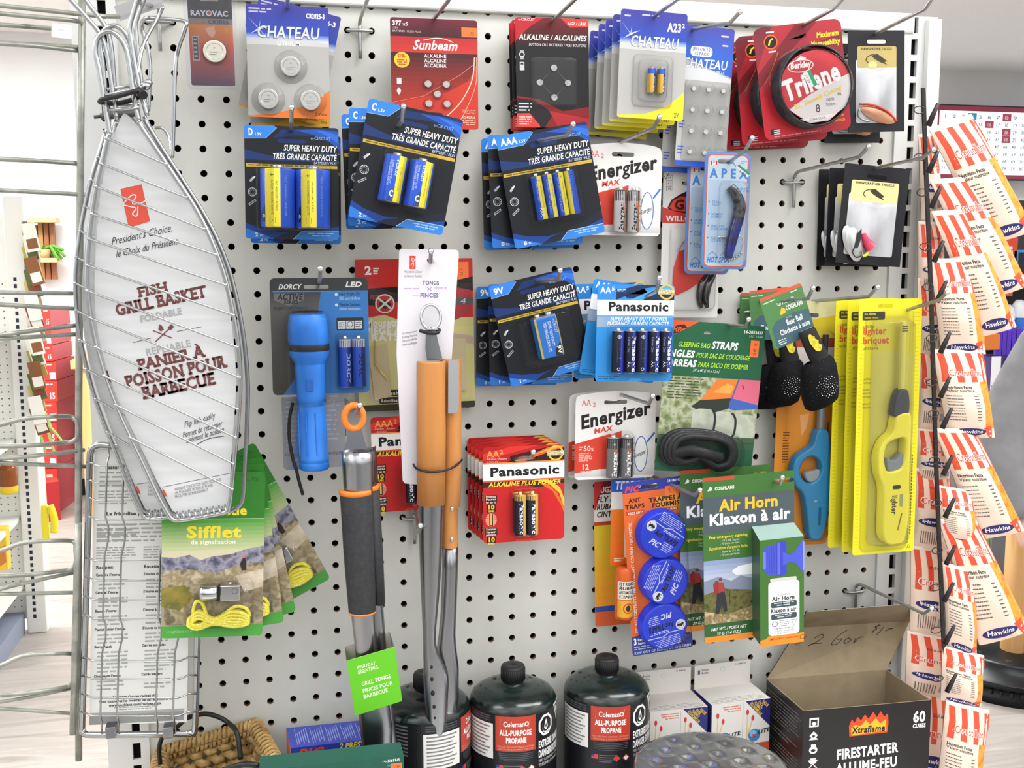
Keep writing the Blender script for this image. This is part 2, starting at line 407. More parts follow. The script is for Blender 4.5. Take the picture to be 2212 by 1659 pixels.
def upright(x0, x1, xs, nm):
    b = MB(); z0, z1, w, h = .02, Z0+10.75*P, .0042, .0092; zs = []
    k = math.ceil((z0-Z0)/P)
    while Z0+(k+.35)*P < z1: zs.append(Z0+(k+.35)*P); k += 1
    b.box(x0, xs-w, -.0035, .05, z0, z1, wht); b.box(xs+w, x1, -.0035, .05, z0, z1, wht)
    lo = z0
    for z in zs:
        if z-h > lo: b.box(xs-w, xs+w, -.0035, .0, lo, z-h, wht)
        lo = z+h
    b.box(xs-w, xs+w, -.0035, 0, lo, z1, wht); b.box(xs-w-.002, xs+w+.002, .002, .006, z0, z1, mat('0d0e10', .9, 0, .1))  # near-black plate behind the slots stands in for the shade inside them
    return b.build('slotted_upright', gond)
upright(-5.85*P, -4.15*P, -4.68*P, 'l'); upright(30.65*P, 32.7*P, 31.5*P, 'r')
b = MB(); b.box(32.02*P, 32.7*P, -.012, -.0035, .02, Z0+10.6*P, mat('e2e3e1', .35), .001); b.build('edge_trim', gond)
ZS = W(1108, 1436, .056).z-.203          # the shelf deck the bottles stand on, just below the picture
b = MB(); b.box(-5.6*P, 32.5*P, -.42, -.004, ZS-.025, ZS, mat('d6d7d6', .35), .002); b.build('shelf_deck', gond)
b = MB(); b.box(-5.6*P, 32.5*P, -.42, .05, .0, .12, mat('d0d1d0', .4)); b.build('kick_plate', gond)
b = MB(); b.box(xl-.02, xr+.02, 0, .05, .12, zb, mat('d6d7d6', .4)); b.build('lower_panel', gond)
# ---------------------------------------------------------------- peg hooks
HW = nmat(['a4a5a4', 'b8b9b8'], 60, .36, metal=.85)
def hook(base, bend, tip, label, L=.125, stem=True, db=None):
    """base: pixel of the crossbar centre (on the board); bend, tip: pixels of the two ends of the upturned tip"""
    p = W(*base, .004); c = round(p.x/P-.5)+.5; r = round((Z0-p.z)/P); x, z = c*P, Z0-r*P
    B = W(*bend, L); T = W(*tip, L+.014)
    t = empty('peg_hook', label, 'peg hook', 'chrome peg hooks on the pegboard', (x, 0, z))
    o = V((x, 0, z)); k = [V((0, -.005, -.030)), V((0, -.005, .002))]
    k += [V((0, -.0055, .006)), V((.0005, -.008, .0095)), V((.001, -.013, .0115))]+[B-o+(V((.001, -.013, .0115))-(B-o))*f for f in (.5, .06)]+[B-o, (B-o)*.9+(T-o)*.1, (B-o)*.2+(T-o)*.8, T-o]
    m = MB(); m.tube(smooth(k[:5], 3)+k[5:], .0020, HW, 10); m.build('rod', t)
    m = MB(); h = P/2
    m.tube(smooth([(-h, .008, .001), (-h, .0, 0), (-h+.002, -.0045, -.001), (0, -.0065, -.001), (h-.002, -.0045, -.001), (h, .0, 0), (h, .008, .001)], 4), .0019, HW, 8); m.build('crossbar', t)
    m = MB(); m.ball(T-o, .0029, mat('e4e6e8', .25, 1), 12); m.build('tip', t)
    return t
HK = [((782, 68), (798, -12), (806, -40), 'empty peg hook left of the dark red button cell card'),
 ((622, 66), (622, -20), (623, -50), 'peg hook holding the blue and grey three coin cell card'),
 ((925, 90), (968, 2), (984, -30), 'peg hook holding the dark red five button cell card'),
 ((1165, 92), (1245, -4), (1262, -30), 'peg hook holding the black and red button cell card'),
 ((1365, 78), (1470, -6), (1490, -28), 'peg hook holding the purple and yellow small battery cards'),
 ((1480, 100), (1576, 50), (1598, 26), 'peg hook holding the card of twelve button cells'),
 ((1690, 95), (1800, 20), (1824, -6), 'peg hook holding the red fishing line packs'),
 ((1858, 120), (1998, 20), (2016, -6), 'peg hook holding the upper black lure bags'),
 ((627, 320), (629, 262), (630, 232), 'peg hook holding the left blue card with two fat batteries'),
 ((850, 320), (868, 262), (872, 230), 'peg hook holding the tilted blue card with two medium batteries'),
 ((1125, 335), (1224, 293), (1238, 268), 'peg hook holding the blue card with four thin batteries'),
 ((1300, 345), (1412, 276), (1425, 253), 'peg hook holding the upper white and red battery card'),
 ((1530, 385), (1610, 325), (1625, 298), 'peg hook holding the blue bordered lure cards'),
 ((1716, 397), (1856, 339), (1876, 317), 'empty peg hook right of the blue bordered lure cards'),
 ((1860, 400), (1994, 340), (2016, 323), 'peg hook holding the lower black lure bags'),
 ((690, 636), (691, 604), (692, 580), 'peg hook holding the blue flashlight pack'),
 ((925, 590), (930, 566), (931, 542), 'peg hook holding the wooden handled tongs by their card'),
 ((753, 890), (772, 893), (777, 875), 'peg hook through the orange loop of the black tongs'),
 ((1125, 640), (1208, 604), (1210, 584), 'peg hook holding the blue square battery card'),
 ((1345, 660), (1419, 628), (1424, 600), 'peg hook holding the blue and white five battery card'),
 ((1318, 880), (1402, 872), (1410, 855), 'peg hook holding the lower white and red battery card'),
 ((1090, 1000), (1150, 988), (1152, 976), 'peg hook holding the red and white two battery cards'),
 ((1515, 740), (1611, 705), (1617, 690), 'peg hook holding the green strap card'),
 ((1640, 690), (1745, 645), (1756, 622), 'peg hook holding the black bell pouches'),
 ((1735, 690), (1876, 641), (1896, 620), 'peg hook holding the orange card with the blue lighter'),
 ((1868, 700), (2029, 648), (2046, 632), 'peg hook holding the yellow lighter packs'),
 ((1385, 1055), (1500, 1070), (1512, 1058), 'peg hook holding the ant trap card'),
 ((1622, 1050), (1686, 1046), (1690, 1031), 'peg hook holding the air horn packs'),
 ((1851, 1279), (1996, 1326), (2012, 1314), 'empty peg hook at the lower right above the open box'),
 ((875, 1124), (905, 1150), (908, 1135), 'peg hook half hidden behind the wooden tongs'),
 ((345, 48), (300, 5), (306, -20), 'peg hook at the upper left above the wire fish baskets')]
for h in HK: hook(*h)
# ---------------------------------------------------------------- cards that hang on the hooks
def pose(TL, TR, BL, d):
    a, b, c = W(*TL, d), W(*TR, d), W(*BL, d)
    a1 = math.atan2(b.z-a.z, b.x-a.x); a2 = math.atan2(c.z-a.z, c.x-a.x)+math.pi/2
    return a, -(a1+a2)/2, (b-a).length, (c-a).length
class Card:
    def __init__(s, name, label, cat, Wd, Hd, TL, TR, BL, d, group=None, body='f2f2f2', r=6, hole=None, th=.0006, part='backing_card', outline=None, du=0):
        loc, ang, w, h = pose(TL, TR, BL, d); s.s = w/Wd; s.sv = h/Hd; s.th = th; s.Wd, s.Hd = Wd, Hd
        s.root = empty(name, label, cat, group, loc, (0, ang, 0)); s.part = part; s.mb = MB()
        out = outline or rrect(0, 0, Wd, Hd, r, 5); hl = []
        if hole:
            cx, cy, w_ = hole[:3]
            if w_ < 14: hl = [[(cx+w_/2*math.cos(6.2832*i/14), cy+w_/2*math.sin(6.2832*i/14)) for i in range(14)]]
            else: hl = [rrect(cx-w_/2, cy-4.5, cx+w_/2, cy+4.5, 4.4, 4)]
        s.outline = out; s.hl = hl; s.plate(out, hl, body)
        s.pr = Pr(s.mb, lambda u, v, h: (u*s.s, -s.th-h, -v*s.sv), None if outline else out, hl)
        for k in ('rect', 'poly', 'ell', 'ring', 'line', 'grad', 'text', 'dashes'): setattr(s, k, getattr(s.pr, k))
    def plate(s, out, hl, body):
        loops = [out]+hl; tri = tessellate_polygon([[V((a, b, 0)) for a, b in L] for L in loops]); fl = [p for L in loops for p in L]; n = len(fl)
        vs = [(u*s.s, -s.th, -v*s.sv) for u, v in fl]+[(u*s.s, 0, -v*s.sv) for u, v in fl]
        s.mb.add(vs, [tuple(t) for t in tri], body); s.mb.add(vs, [tuple(n+i for i in t) for t in tri], 'cfccc4')
        o = 0
        for L in loops:
            k = len(L); s.mb.add(vs, [(o+i, o+(i+1) % k, n+o+(i+1) % k, n+o+i) for i in range(k)], body); o += k
    def x(s, u, v, dep=0): return V((u*s.s, -s.th-dep*s.s, -v*s.sv))       # dep in design units, toward the viewer
    def done(s): s.card = s.mb.build(s.part, s.root); return s
    def blister(s, x0, y0, x1, y1, h, r=6, inset=3, m=None, name='blister', parent=None, flange=2):
        b = MB(); rings = [(rrect(x0-flange, y0-flange, x1+flange, y1+flange, r+flange), .6), (rrect(x0, y0, x1, y1, r), .8), (rrect(x0+inset*.6, y0+inset*.6, x1-inset*.6, y1-inset*.6, r), h*.85), (rrect(x0+inset*1.4, y0+inset*1.4, x1-inset*1.4, y1-inset*1.4, r*.8), h)]
        s.rings(b, rings, m or BLIS); return b.build(name, parent or s.root)
    def rings(s, b, rings, m):
        n = len(rings[0][0]); vs = [s.x(u, v, h) for pts, h in rings for u, v in pts]; k = len(rings)
        b.add(vs, [(i*n+j, i*n+(j+1) % n, (i+1)*n+(j+1) % n, (i+1)*n+j) for i in range(k-1) for j in range(n)], m, True)
        b.add(vs, [tuple(range((k-1)*n, k*n))], m)
    def coin(s, cx, cy, r, h=3, c='b9bab8', name='button_cell', mark=True):
        b = MB(); n = 28; R = lambda q, dp: [s.x(cx+q*math.cos(6.2832*i/n), cy+q*math.sin(6.2832*i/n), dp) for i in range(n)]
        m = mat(c, .32, .85); vs = R(r, .5)+R(r, h-.5)+R(r*.93, h)+R(r*.74, h)+R(r*.7, h*.93)
        b.add(vs, [(k*n+i, k*n+(i+1) % n, (k+1)*n+(i+1) % n, (k+1)*n+i) for k in range(4) for i in range(n)], m, False); b.add(vs, [tuple(range(4*n, 5*n))], m)
        if mark and r > 12:
            p = Pr(b, lambda u, v, hh: s.x(u, v, h*.93+hh/s.s)); p.text('+', cx-4, cx+4, cy-r*.2, 5, '8c8d8c'); p.dashes(cx-r*.45, cy+1, cx+r*.45, cy+r*.45, 2, '949594', .4)
        return b.build(name, s.root)
    def battery(s, u0, u1, v0, v1, colf, cap='b8babb', texts=(), name='battery', tipw=.38, parent=None, tip=True, base=None):
        r = (u1-u0)/2; cx = (u0+u1)/2; b = MB(); dep = r+1; tl = (v1-v0)
        Z = lambda v: -(v)*s.sv; R = r*s.s; nub = min(.06*tl, r*.5)
        prof = [(0, Z(v1)), (R*.86, Z(v1)), (R*.98, Z(v1-.012*tl)), (R, Z(v1-.03*tl)), (R, Z(v0+nub+.03*tl)), (R*.97, Z(v0+nub+.012*tl)), (R*.82, Z(v0+nub))]
        if tip: prof += [(R*tipw, Z(v0+nub)), (R*tipw, Z(v0+.3*nub)), (R*tipw*.8, Z(v0)), (0, Z(v0))]
        cm = mat(cap, .28, .9)
        def m(i, f):
            if i in (0, 1) or i >= 5: return cm
            x = math.cos(f*6.2832); return M_(colf(x, 0) if True else 0)
        o = (cx*s.s, -s.th-dep*s.s, 0); b.lathe(prof, m, 40, o)
        p = Pr(b, lambda u, v, h: (cx*s.s+(R+h)*math.sin((u-cx)/r), -s.th-dep*s.s-(R+h)*math.cos((u-cx)/r), -v*s.sv), du=r*.3)
        for t in texts: t(p, cx, r, v0+nub, v1)
        return b.build(name, parent or s.root)
WH = 'f4f4f2'
def vt(t, x, y0, y1, h, c, w=1, it=0):       # lettering running down a battery
    return lambda p, cx, r, v0, v1: p.text(t, cx+x*r, cx+x*r+(y1-y0)*(v1-v0), v0+y0*(v1-v0), h, c, w, it, 90)
def ecircuit(label, quads, d, tag_, sub, pcs, batt, grp, blis, W_=204, H_=247, holew=62, tagw=64):
    c = Card('battery_pack', label, 'battery pack', W_, H_, *quads, d, grp, '0d1119', 7, (101, 32, holew))
    bl = '2a6fd0'; lb = '3f8be6'
    c.poly([(0, 75), (0, 52), (30, 60), (75, 68), (204, 72), (204, 76), (60, 75)], '12306b')
    c.grad(0, 76, 204, 112, '0d1119', '0d1119', 1)
    c.poly([(62, 26), (80, 8), (204, 0), (204, 40), (150, 18), (110, 20)], '0b2a63')
    c.poly([(110, 8), (160, 4), (204, 8), (204, 46), (175, 24), (140, 14)], '1a4fae')
    c.poly([(150, 6), (180, 9), (204, 16), (204, 34), (176, 16)], '2b6bd2')
    c.poly([(0, 0), (tagw, 0), (tagw+6, 4), (tagw-18, 27), (0, 29)], '2f7fdd')
    c.line([(0, 29.5), (tagw-18, 27.5), (tagw+6, 4)], 1, '8fbdf2')
    c.text(tag_, 9, 9+(10 if len(tag_) == 1 else 12*len(tag_)), 22, 14, WH, 2)
    if sub: c.text(sub, 12+(10 if len(tag_) == 1 else 12*len(tag_)), 12+(10 if len(tag_) == 1 else 12*len(tag_))+15, 22, 6, WH, 1)
    c.text('e·CIRCUIT'.replace('·', '-'), 143, 187, 27, 6.5, '7fb0ee', 0)
    c.text('SUPER HEAVY DUTY', 84, 199, 53, 12.5, WH, 1, .12); c.line([(68, 57), (198, 58)], .8, '3d6cb5')
    c.text('TRÈS GRANDE CAPACITÉ', 60, 199, 71.5, 12, WH, 1, .12); c.text('BATTERIES / PILES', 149, 199, 80.5, 5.5, 'dfe3ea', 0, .2)
    c.rect(3, 83, 201, 90, 'c9a93c'); c.dashes(8, 85, 197, 90, 1, '6a5a20', .5, 3)
    c.poly([(0, 212), (30, 224), (75, 232), (120, 228), (204, 205), (204, 247), (0, 247)], '0f3f92')
    c.poly([(60, 247), (80, 236), (150, 218), (204, 196), (204, 216), (150, 230), (108, 247)], '101a2e')
    c.poly([(0, 224), (40, 238), (62, 247), (0, 247)], '2a78d6'); c.poly([(104, 247), (124, 229), (204, 228), (204, 247)], '2f82dc'); c.line([(103, 247), (123, 228.5), (204, 227)], 1, 'cfe2fa')
    c.dashes(134, 232, 196, 242, 2, 'a5cbf4', .45, 5, 1); c.text(pcs, 20, 28, 242, 8, WH, 1); c.text('PC', 31, 39, 242, 5, WH, 0)
    c.line([(11, 122), (19, 113)], 5, 'b9bcc2'); c.line([(17, 116), (22, 111)], 3, WH); c.ring(16, 145, 9, 1.3, 'c8cbd0'); c.ring(16, 145, 5, 2.6, '53565c')
    for k in range(12): c.line([(16+6*math.cos(k*.5236), 145+6*math.sin(k*.5236)), (16+8.5*math.cos(k*.5236), 145+8.5*math.sin(k*.5236))], 1, 'c8cbd0')
    c.line([(8, 173), (23, 162)], 5, 'b9bcc2'); c.line([(9, 172), (22, 163)], 2, '3a3d44')
    c.done(); c.blister(*blis); batt(c); return c
def eb(lets, gold=(-.62, .18)):
    ye, bu, bk = 'e3d33a', '2453c8', '15181f'
    def col(x, z): return ye if gold[0] < x < gold[1] else bu
    return col
def batt_D(c):
    for u0, u1 in ((33, 107), (109, 183)):
        c.battery(u0, u1, 88, 224, eb('D', (-.68, .15)), texts=(
            vt('NO MERCURY ADDED', -.12, .22, .72, 4, '4a4a28', 0), vt('AUCUN MERCURE AJOUTÉ', -.38, .2, .78, 4.5, '3c3c22', 0),
            lambda p, cx, r, a, b: p.text('+', cx-r*.45, cx-r*.2, a+.16*(b-a), 9, '3a3a20', 1), lambda p, cx, r, a, b: p.text('( - )', cx-r*.5, cx-r*.1, a+.9*(b-a), 9, '3a3a20', 0),
            vt('TRÈS GRANDE CAPACITÉ', .42, .12, .8, 4.5, '7fa2e8', 0), vt('e-CIRCUIT', -.82, .1, .45, 5, 'c8d4f2', 0),
            lambda p, cx, r, a, b: (p.poly([(cx-r*1.2, a+.72*(b-a)), (cx-r*.8, a+.62*(b-a)), (cx-r*.8, b-.1*(b-a)), (cx-r*1.2, b-.1*(b-a))], '15181f'), p.text('D', cx-r*.98, cx-r*.82, a+.83*(b-a), 7, WH, 1))))
def batt_C(c):
    for u0, u1 in ((52, 101), (106, 157)):
        c.battery(u0, u1, 100, 203, eb('C', (.2, .8)), texts=(
            vt('e-CIRCUIT', -.02, .1, .45, 6, 'dbe4f8', 1), vt('SUPER HEAVY DUTY', -.4, .12, .62, 4, 'c3d2f5', 0), vt('TRÈS GRANDE CAPACITÉ', -.62, .12, .66, 4, 'c3d2f5', 0),
            vt('NO MERCURY ADDED', .42, .22, .75, 3, '45452a', 0),
            lambda p, cx, r, a, b: (p.poly([(cx-r*.3, a+.98*(b-a)), (cx-r*.05, a+.7*(b-a)), (cx+r*.18, a+.66*(b-a)), (cx+r*.18, a+.98*(b-a))], '3a3d44'), p.text('C', cx-r*.22, cx+r*.14, a+.88*(b-a), 12, WH, 2))))
def batt_AAA(c):
    for k in range(4):
        u0 = 57+k*24.2
        c.battery(u0, u0+23, 93+0*k, 195, eb('A', ((-.1, .9) if k % 2 == 0 else (-.15, .75)) if k < 3 else (-1.1, -.35)), texts=(
            vt('SUPER HEAVY DUTY', -.5, .12, .6, 4, 'c3d2f5', 0), vt('NO MERCURY ADDED', .25, .22, .75, 3, '45452a', 0),
            lambda p, cx, r, a, b: p.text('+', cx+r*.05, cx+r*.5, a+.14*(b-a), 6, '2a2a18', 1),
            (vt('AAA', -.45, .72, .92, 8, WH, 1) if k == 0 else vt('e-CIRCUIT', -.75, .6, .9, 4, 'c3d2f5', 0))))
def batt_9V(c):
    b = MB(); X = c.x; u0, u1, v0, v1 = 78, 134, 98, 196; s = c.s
    b.box(u0*s, u1*s, -c.th-37*s, -c.th-1*s, -v1*c.sv, -v0*c.sv, mat('2e7ad8', .3, .1), .0012)
    p = Pr(b, lambda u, v, h: (u*s, -c.th-37*s-h, -v*c.sv)); p.rect(u0+1, v0+1, u0+6, v1-1, 'c8b43a'); p.rect(u1-3, v0+1, u1-1, v1-1, 'c8b43a')
    p.text('e-CIRCUIT', u0+44, u0+44+34, v0+8, 7, 'd6e4f8', 0, 0, 90); p.text('SUPER HEAVY DUTY', u0+32, u0+32+60, v0+12, 6.5, 'dbe7fa', 1, 0, 90); p.text('TRÈS GRANDE CAPACITÉ', u0+21, u0+21+72, v0+12, 6.5, 'dbe7fa', 1, 0, 90)
    p.poly([(u1-20, v1-2), (u1-20, v1-16), (u1-4, v1-34), (u1-4, v1-2)], '1d2026'); p.text('9V', u1-14, u1-14+20, v1-25, 9, WH, 2, 0, 90)
    bt = b.build('battery', c.root)
    b = MB(); ch = mat('b8babb', .3, .9)
    b.box((u0+2)*s, (u1-2)*s, -c.th-35*s, -c.th-3*s, -v0*c.sv, -(v0-2)*c.sv, ch)
    for q, rr in ((u0+14, 7), (u1-14, 8)): b.lathe([(rr*s, -v0*c.sv+2*s), (rr*s, -v0*c.sv+8*s), (0, -v0*c.sv+8*s)], ch, 12, (q*s, -c.th-19*s, 0))
    b.build('terminals', bt)
G_D, G_C, G_3, G_9 = 'blue cards of fat batteries', 'blue cards of medium batteries', 'blue cards of thin batteries', 'blue cards of square batteries'
ecircuit('upright blue card of two fat yellow and blue batteries marked D', ((527, 269), (731, 276), (529, 515)), .072, 'D', '1.5V', '2', batt_D, G_D, (24, 86, 188, 230, 74, 8, 4))
def shift(o, dx, dz, dy, rot=0): o.location = V(o.location)+V((dx, -dy, dz)); o.rotation_euler.y += math.radians(rot); return o
def last(n): return [o for o in COL.objects if o.name.split('.')[0] == n and o.parent is None][-1]
cD = last('battery_pack'); shift(dup(cD, 'blue card of fat batteries mostly hidden behind the upright two battery card', G_D), .004, -.004, -.034)
ecircuit('front blue card of two medium batteries marked C, tilted clockwise', ((797, 212), (1001, 259), (751.5, 467.5)), .10, 'C', '1.5V', '2', batt_C, G_C, (44, 88, 164, 212, 46, 10, 5))
cC = last('battery_pack'); o = shift(dup(cC, 'middle blue card of medium batteries, its 2 PC corner below the tilted front card', G_C), -.018, -.006, -.026, -9.5)
o = shift(dup(cC, 'rearmost blue card of medium batteries, upright behind the tilted cards', G_C), -.024, -.009, -.055, -12.5)
ecircuit('front blue card of four thin batteries marked AAA, tilted counterclockwise', ((1069.7, 295.4), (1266.8, 261.6), (1112.6, 538.4)), .050, 'AAA', '1.5V', '8', batt_AAA, G_3, (46, 84, 166, 204, 24, 10, 4), tagw=76)
cA = last('battery_pack'); o = shift(dup(cA, 'middle blue card of thin batteries just behind the tilted front card', G_3), -.006, .003, -.014, 8)
o = shift(dup(cA, 'rearmost blue card of thin batteries, leftmost edge of the stack', G_3), -.010, .001, -.028, 9)
ecircuit('front blue card with one square battery marked 9V, tilted counterclockwise', ((1055, 619.6), (1233.8, 575.3), (1104, 836.6)), .055, '9V', '', '1', batt_9V, G_9, (46, 90, 176, 216, 40, 16, 6), tagw=60)
c9 = last('battery_pack'); o = shift(dup(c9, 'upright blue card right behind the tilted square battery card', G_9), .004, .002, -.024, 12)
o = shift(dup(c9, 'rearmost blue card of square batteries with its left edge on the pegboard', G_9), -.004, -.001, -.048, 13.5)
# --- grey coin cell cards
def chateau(c, W_, top, hgt, tx):
    c.grad(0, 0, W_, top, '3e3c93', '2d4bb8', 8); c.grad(0, top, W_, top+16, '2f66cc', 'dfe3ea', 6)
    c.poly([(0, top-24), (0, top+12), (W_*.45, top+8), (W_, top+16), (W_, top+24), (0, top+24)], 'c9cacb')
    for q, e in (((W_*.02, top*.45), 5), ((W_*.3, top*.7), 4), ((W_*.05, top*1.02), 4), ((W_*.26, top*1.2), 4), ((W_*.17, top*.55), 3)): c.poly([(W_*.15, top*.82), (q[0], q[1]), (W_*.15+e*.5, top*.82+e)], 'c6cbe6')
def three_coin(label, q, d, num, foot, W_=179, H_=243):
    c = Card('coin_cell_pack', label, 'battery pack', W_, H_, *q, d, 'blue and grey coin cell cards', 'b2b1ae', 5, (92, 28, 56))
    chateau(c, W_, 62, 243, 0); c.rect(0, 86, W_, H_, 'b2b1ae')
    c.poly([(W_, 180), (W_, H_), (0, H_), (0, 240), (60, 234), (130, 214)], foot)
    c.text(num, 130, 171, 25, 10, WH, 2); c.dashes(6, 8, 62, 21, 2, 'b9b9de', .5, 2)
    c.text('CHATEAU', 22, 158, 70, 24, 'd6dae0', 1, .12, out=('3c3f58', 0)); c.text('LITHIUM', 66, 116, 86, 9, 'f0f1f4', 1)
    c.text('3 Volts', 146, 172, 236, 6, '7a3a10', 1)
    c.done()
    for cx, cy in ((94, 132), (44, 204), (136, 204)):
        b = MB(); n = 30
        R = lambda r, h: ([(cx+r*math.cos(6.2832*i/n), cy+r*math.sin(6.2832*i/n)) for i in range(n)], h)
        c.rings(b, [R(37, .5), R(34, 1.2), R(29, 8), R(24, 9), R(23, 13), R(20, 14.5)], BLISM); c.coin(cx, cy, 22, 9); b.build('blister', c.root)
    return c
a = three_coin('front blue and grey card of three coin cells, topmost at left', ((530.4, 7.4), (709, 18.6), (538.8, 252)), .045, 'CR2025-3', 'ef7d2c')
three_coin('blue and grey coin cell card tilted clockwise behind the front card, its blue corner showing', ((560, -10), (737, 39), (516, 228)), .026, '2016-3', 'f0a52c')
three_coin('rearmost coin cell card with a yellow foot below the front card', ((534, 28), (708, 34), (538, 270)), .012, 'CR2016-3', 'f2b82e')
# --- loose orange clamshell at the very top left
c = Card('coin_cell_pack', 'small orange and purple coin cell clamshell at the top left', 'battery pack', 92, 250, (401, -66), (497, -66), (403, 184), .06, None, 'e0552a', 4, (45, 62, 40), part='insert_card')
c.rect(0, 0, 92, 116, '2c2a2e'); c.text('RAYOVAC', 5, 84, 98, 11, WH, 2); c.ell(44, 92, 4, 'd8402a'); c.rect(0, 104, 92, 117, '8c8c8a'); c.text('LITHIUM', 6, 34, 114, 6, 'd98a2c', 1, .2); c.text('CR2016', 41, 84, 115, 9, '3a3a3c', 1)
c.grad(0, 117, 92, 170, 'f59a35', 'e0512b', 8); c.grad(0, 170, 92, 250, 'db4f2c', '4a2b52', 14); c.rect(6, 142, 20, 196, 'c9c2bc'); c.rect(8, 145, 18, 193, '4a4440')
for i in range(5): c.rect(9, 148+i*9, 16, 152+i*9, 'c9c2bc')
c.poly([(34, 125), (52, 120), (56, 134), (48, 146), (40, 138)], 'f8c3a0'); c.rect(76, 122, 82, 134, 'f7a23a')
c.done(); c.coin(52, 176, 24, 8, 'd0cdc0'); c.blister(26, 150, 78, 204, 10, 24, 2); c.blister(-8, -10, 98, 258, 5, 12, 2, clear('f2f0fa', k=1.0, milky=.04), name='clamshell', flange=1)
# --- dark red five cell card
c = Card('button_cell_pack', 'dark red card of five button cells with an orange price sticker', 'battery pack', 189, 240, (842, 37), (1030.6, 44), (846, 277), .03, None, '5a1c24', 6, (96, 24, 13))
c.grad(0, 0, 189, 40, '6d2030', '3c1a20', 6); c.grad(0, 40, 189, 74, 'b62a2c', 'c8362e', 4); c.grad(0, 74, 189, 240, '40191f', 'cc3a26', 16)
c.poly([(120, 240), (189, 90), (189, 240)], 'd2492a'); c.poly([(0, 240), (0, 186), (120, 160), (189, 120), (189, 240)], 'c43524')
c.line(smooth([(182, 80, 0), (176, 130, 0), (150, 180, 0), (110, 220, 0)], 8), 2.2, 'f0c9b8'); c.line(smooth([(186, 80, 0), (184, 140, 0), (160, 200, 0), (135, 240, 0)], 8), 1.5, 'e9a48a'); c.line([(0, 184), (70, 168), (150, 120), (180, 96)], 1, 'e8836a')
c.text('377', 5, 24, 17, 10, WH, 2); c.text('x5', 27, 39, 17, 7, WH, 1); c.text('1.5V', 5, 17, 24, 4, 'd8c8c8', 0); c.text('BATTERIES | PILES | PILAS', 5, 66, 31, 4, 'd8c8c8', 0)
c.text('Sunbeam', 47, 144, 67, 20, WH, 1, .28); c.line(smooth([(70, 47, 0), (95, 42, 0), (118, 43, 0), (136, 50, 0)], 5), 1.6, WH)
for i, t in enumerate(('ALKALINE', 'ALCALINE', 'ALCALINA')): c.text(t, 72, 120, 84+i*10.5, 7, 'e9e2e2', 1); c.line([(72, 87+i*10.5), (120, 87+i*10.5)], .6, 'b8a0a0') if i < 2 else None
c.ell(24, 91, 17, 'f0c63a'); c.text('0%', 15, 32, 86, 8, 'c8502a', 2); c.dashes(13, 90, 35, 104, 3, 'c8502a', .5, 1, 1)
c.rect(12, 130, 22, 144, 'dcd8d8', 1); c.line([(8, 148), (24, 148)], .7, 'b8a8a8'); c.ell(16, 158, 4.5, 'dcd8d8', 6); c.rect(14, 151, 18, 166, 'dcd8d8')
c.text('AG4/LR66', 152, 183, 216, 6, 'f0c8b8', 1); c.dashes(150, 196, 183, 208, 3, 'e8a890', .5, 2, 2); c.dashes(150, 219, 183, 232, 3, 'e8a890', .5, 4, 2)
c.rect(154, 16, 188, 37, 'f7763a'); c.text('1.75', 165, 182, 33, 7, '7a3a1a', 0)
c.done()
for x, y in ((79, 142), (119, 142), (99, 164), (80, 185), (120, 185)):
    c.coin(x, y, 7.5, 4); b = MB(); n = 20
    c.rings(b, [([(x+r*math.cos(6.2832*i/n), y+r*math.sin(6.2832*i/n)) for i in range(n)], h) for r, h in ((12, .5), (10, 5), (8, 6))], BLIS); b.build('blister', c.root)
# --- black and red button card
def black_red(q, d, label):
    c = Card('button_cell_pack', label, 'battery pack', 158, 236, *q, d, 'black and red button cell cards', '17161a', 5, (100, 30, 30))
    c.grad(0, 0, 158, 62, '6e1218', '1a1518', 8); c.poly([(0, 0), (60, 0), (30, 20), (0, 50)], 'b5202a'); c.poly([(98, 0), (158, 0), (158, 17), (118, 19)], 'cf3630'); c.text('AG1 / LR60', 112, 153, 14, 7, WH, 1, .15); c.text('e-CIRCUIT', 6, 42, 7, 5, 'f0d0d0', 1)
    c.text('ALKALINE / ALCALINES', 7, 153, 47, 11, WH, 1, .2); c.text('BUTTON CELL BATTERIES / PILES BOUTONS', 28, 153, 60, 5.5, 'e4e2e2', 0, .15)
    c.poly([(0, 168), (50, 175), (100, 200), (158, 190), (158, 236), (0, 236)], '8c141a'); c.poly([(0, 172), (40, 178), (80, 206), (60, 236), (0, 236)], '1a1518'); c.poly([(70, 200), (158, 216), (158, 236), (90, 236)], 'b3242a'); c.poly([(0, 206), (28, 205), (50, 232), (50, 236), (0, 236)], 'd8413c')
    c.dashes(5, 212, 34, 232, 4, 'f4b8b4', .5, 3); c.dashes(4, 183, 36, 204, 3, 'd0cfd2', .45, 5)
    c.rect(9, 70, 17, 90, 'a9a9aa'); c.ell(13, 79, 6, 'd5d5d5'); c.ell(13, 79, 4, '222226'); c.rect(8, 95, 18, 113, 'c5c5c6', 1); c.rect(10, 97, 16, 101, '3a3a3e')
    c.done(); c.blister(34, 86, 130, 190, 9, 7, 3, BLISM); c.rbez = None
    for x, y in ((81, 107), (50, 139), (111, 139), (81, 171)): c.coin(x, y, 7, 4)
    b = MB(); wr = mat('c9cac9', .3, .8)
    for (a, b2) in (((50, 139), (81, 107)), ((111, 139), (81, 171)), ((81, 107), (111, 139)), ((50, 139), (81, 171))): b.tube([c.x(*a, 5.5), c.x(*b2, 5.5)], .8*c.s, BLISM, 6)
    b.build('blister_channel', c.root); return c
black_red(((1112.6, 37), (1270.5, 39), (1112.6, 275)), .03, 'front black and red card of four button cells')
shift(dup(last('button_cell_pack'), 'black and red button cell card directly behind the front one'), -.0025, -.0015, -.008)
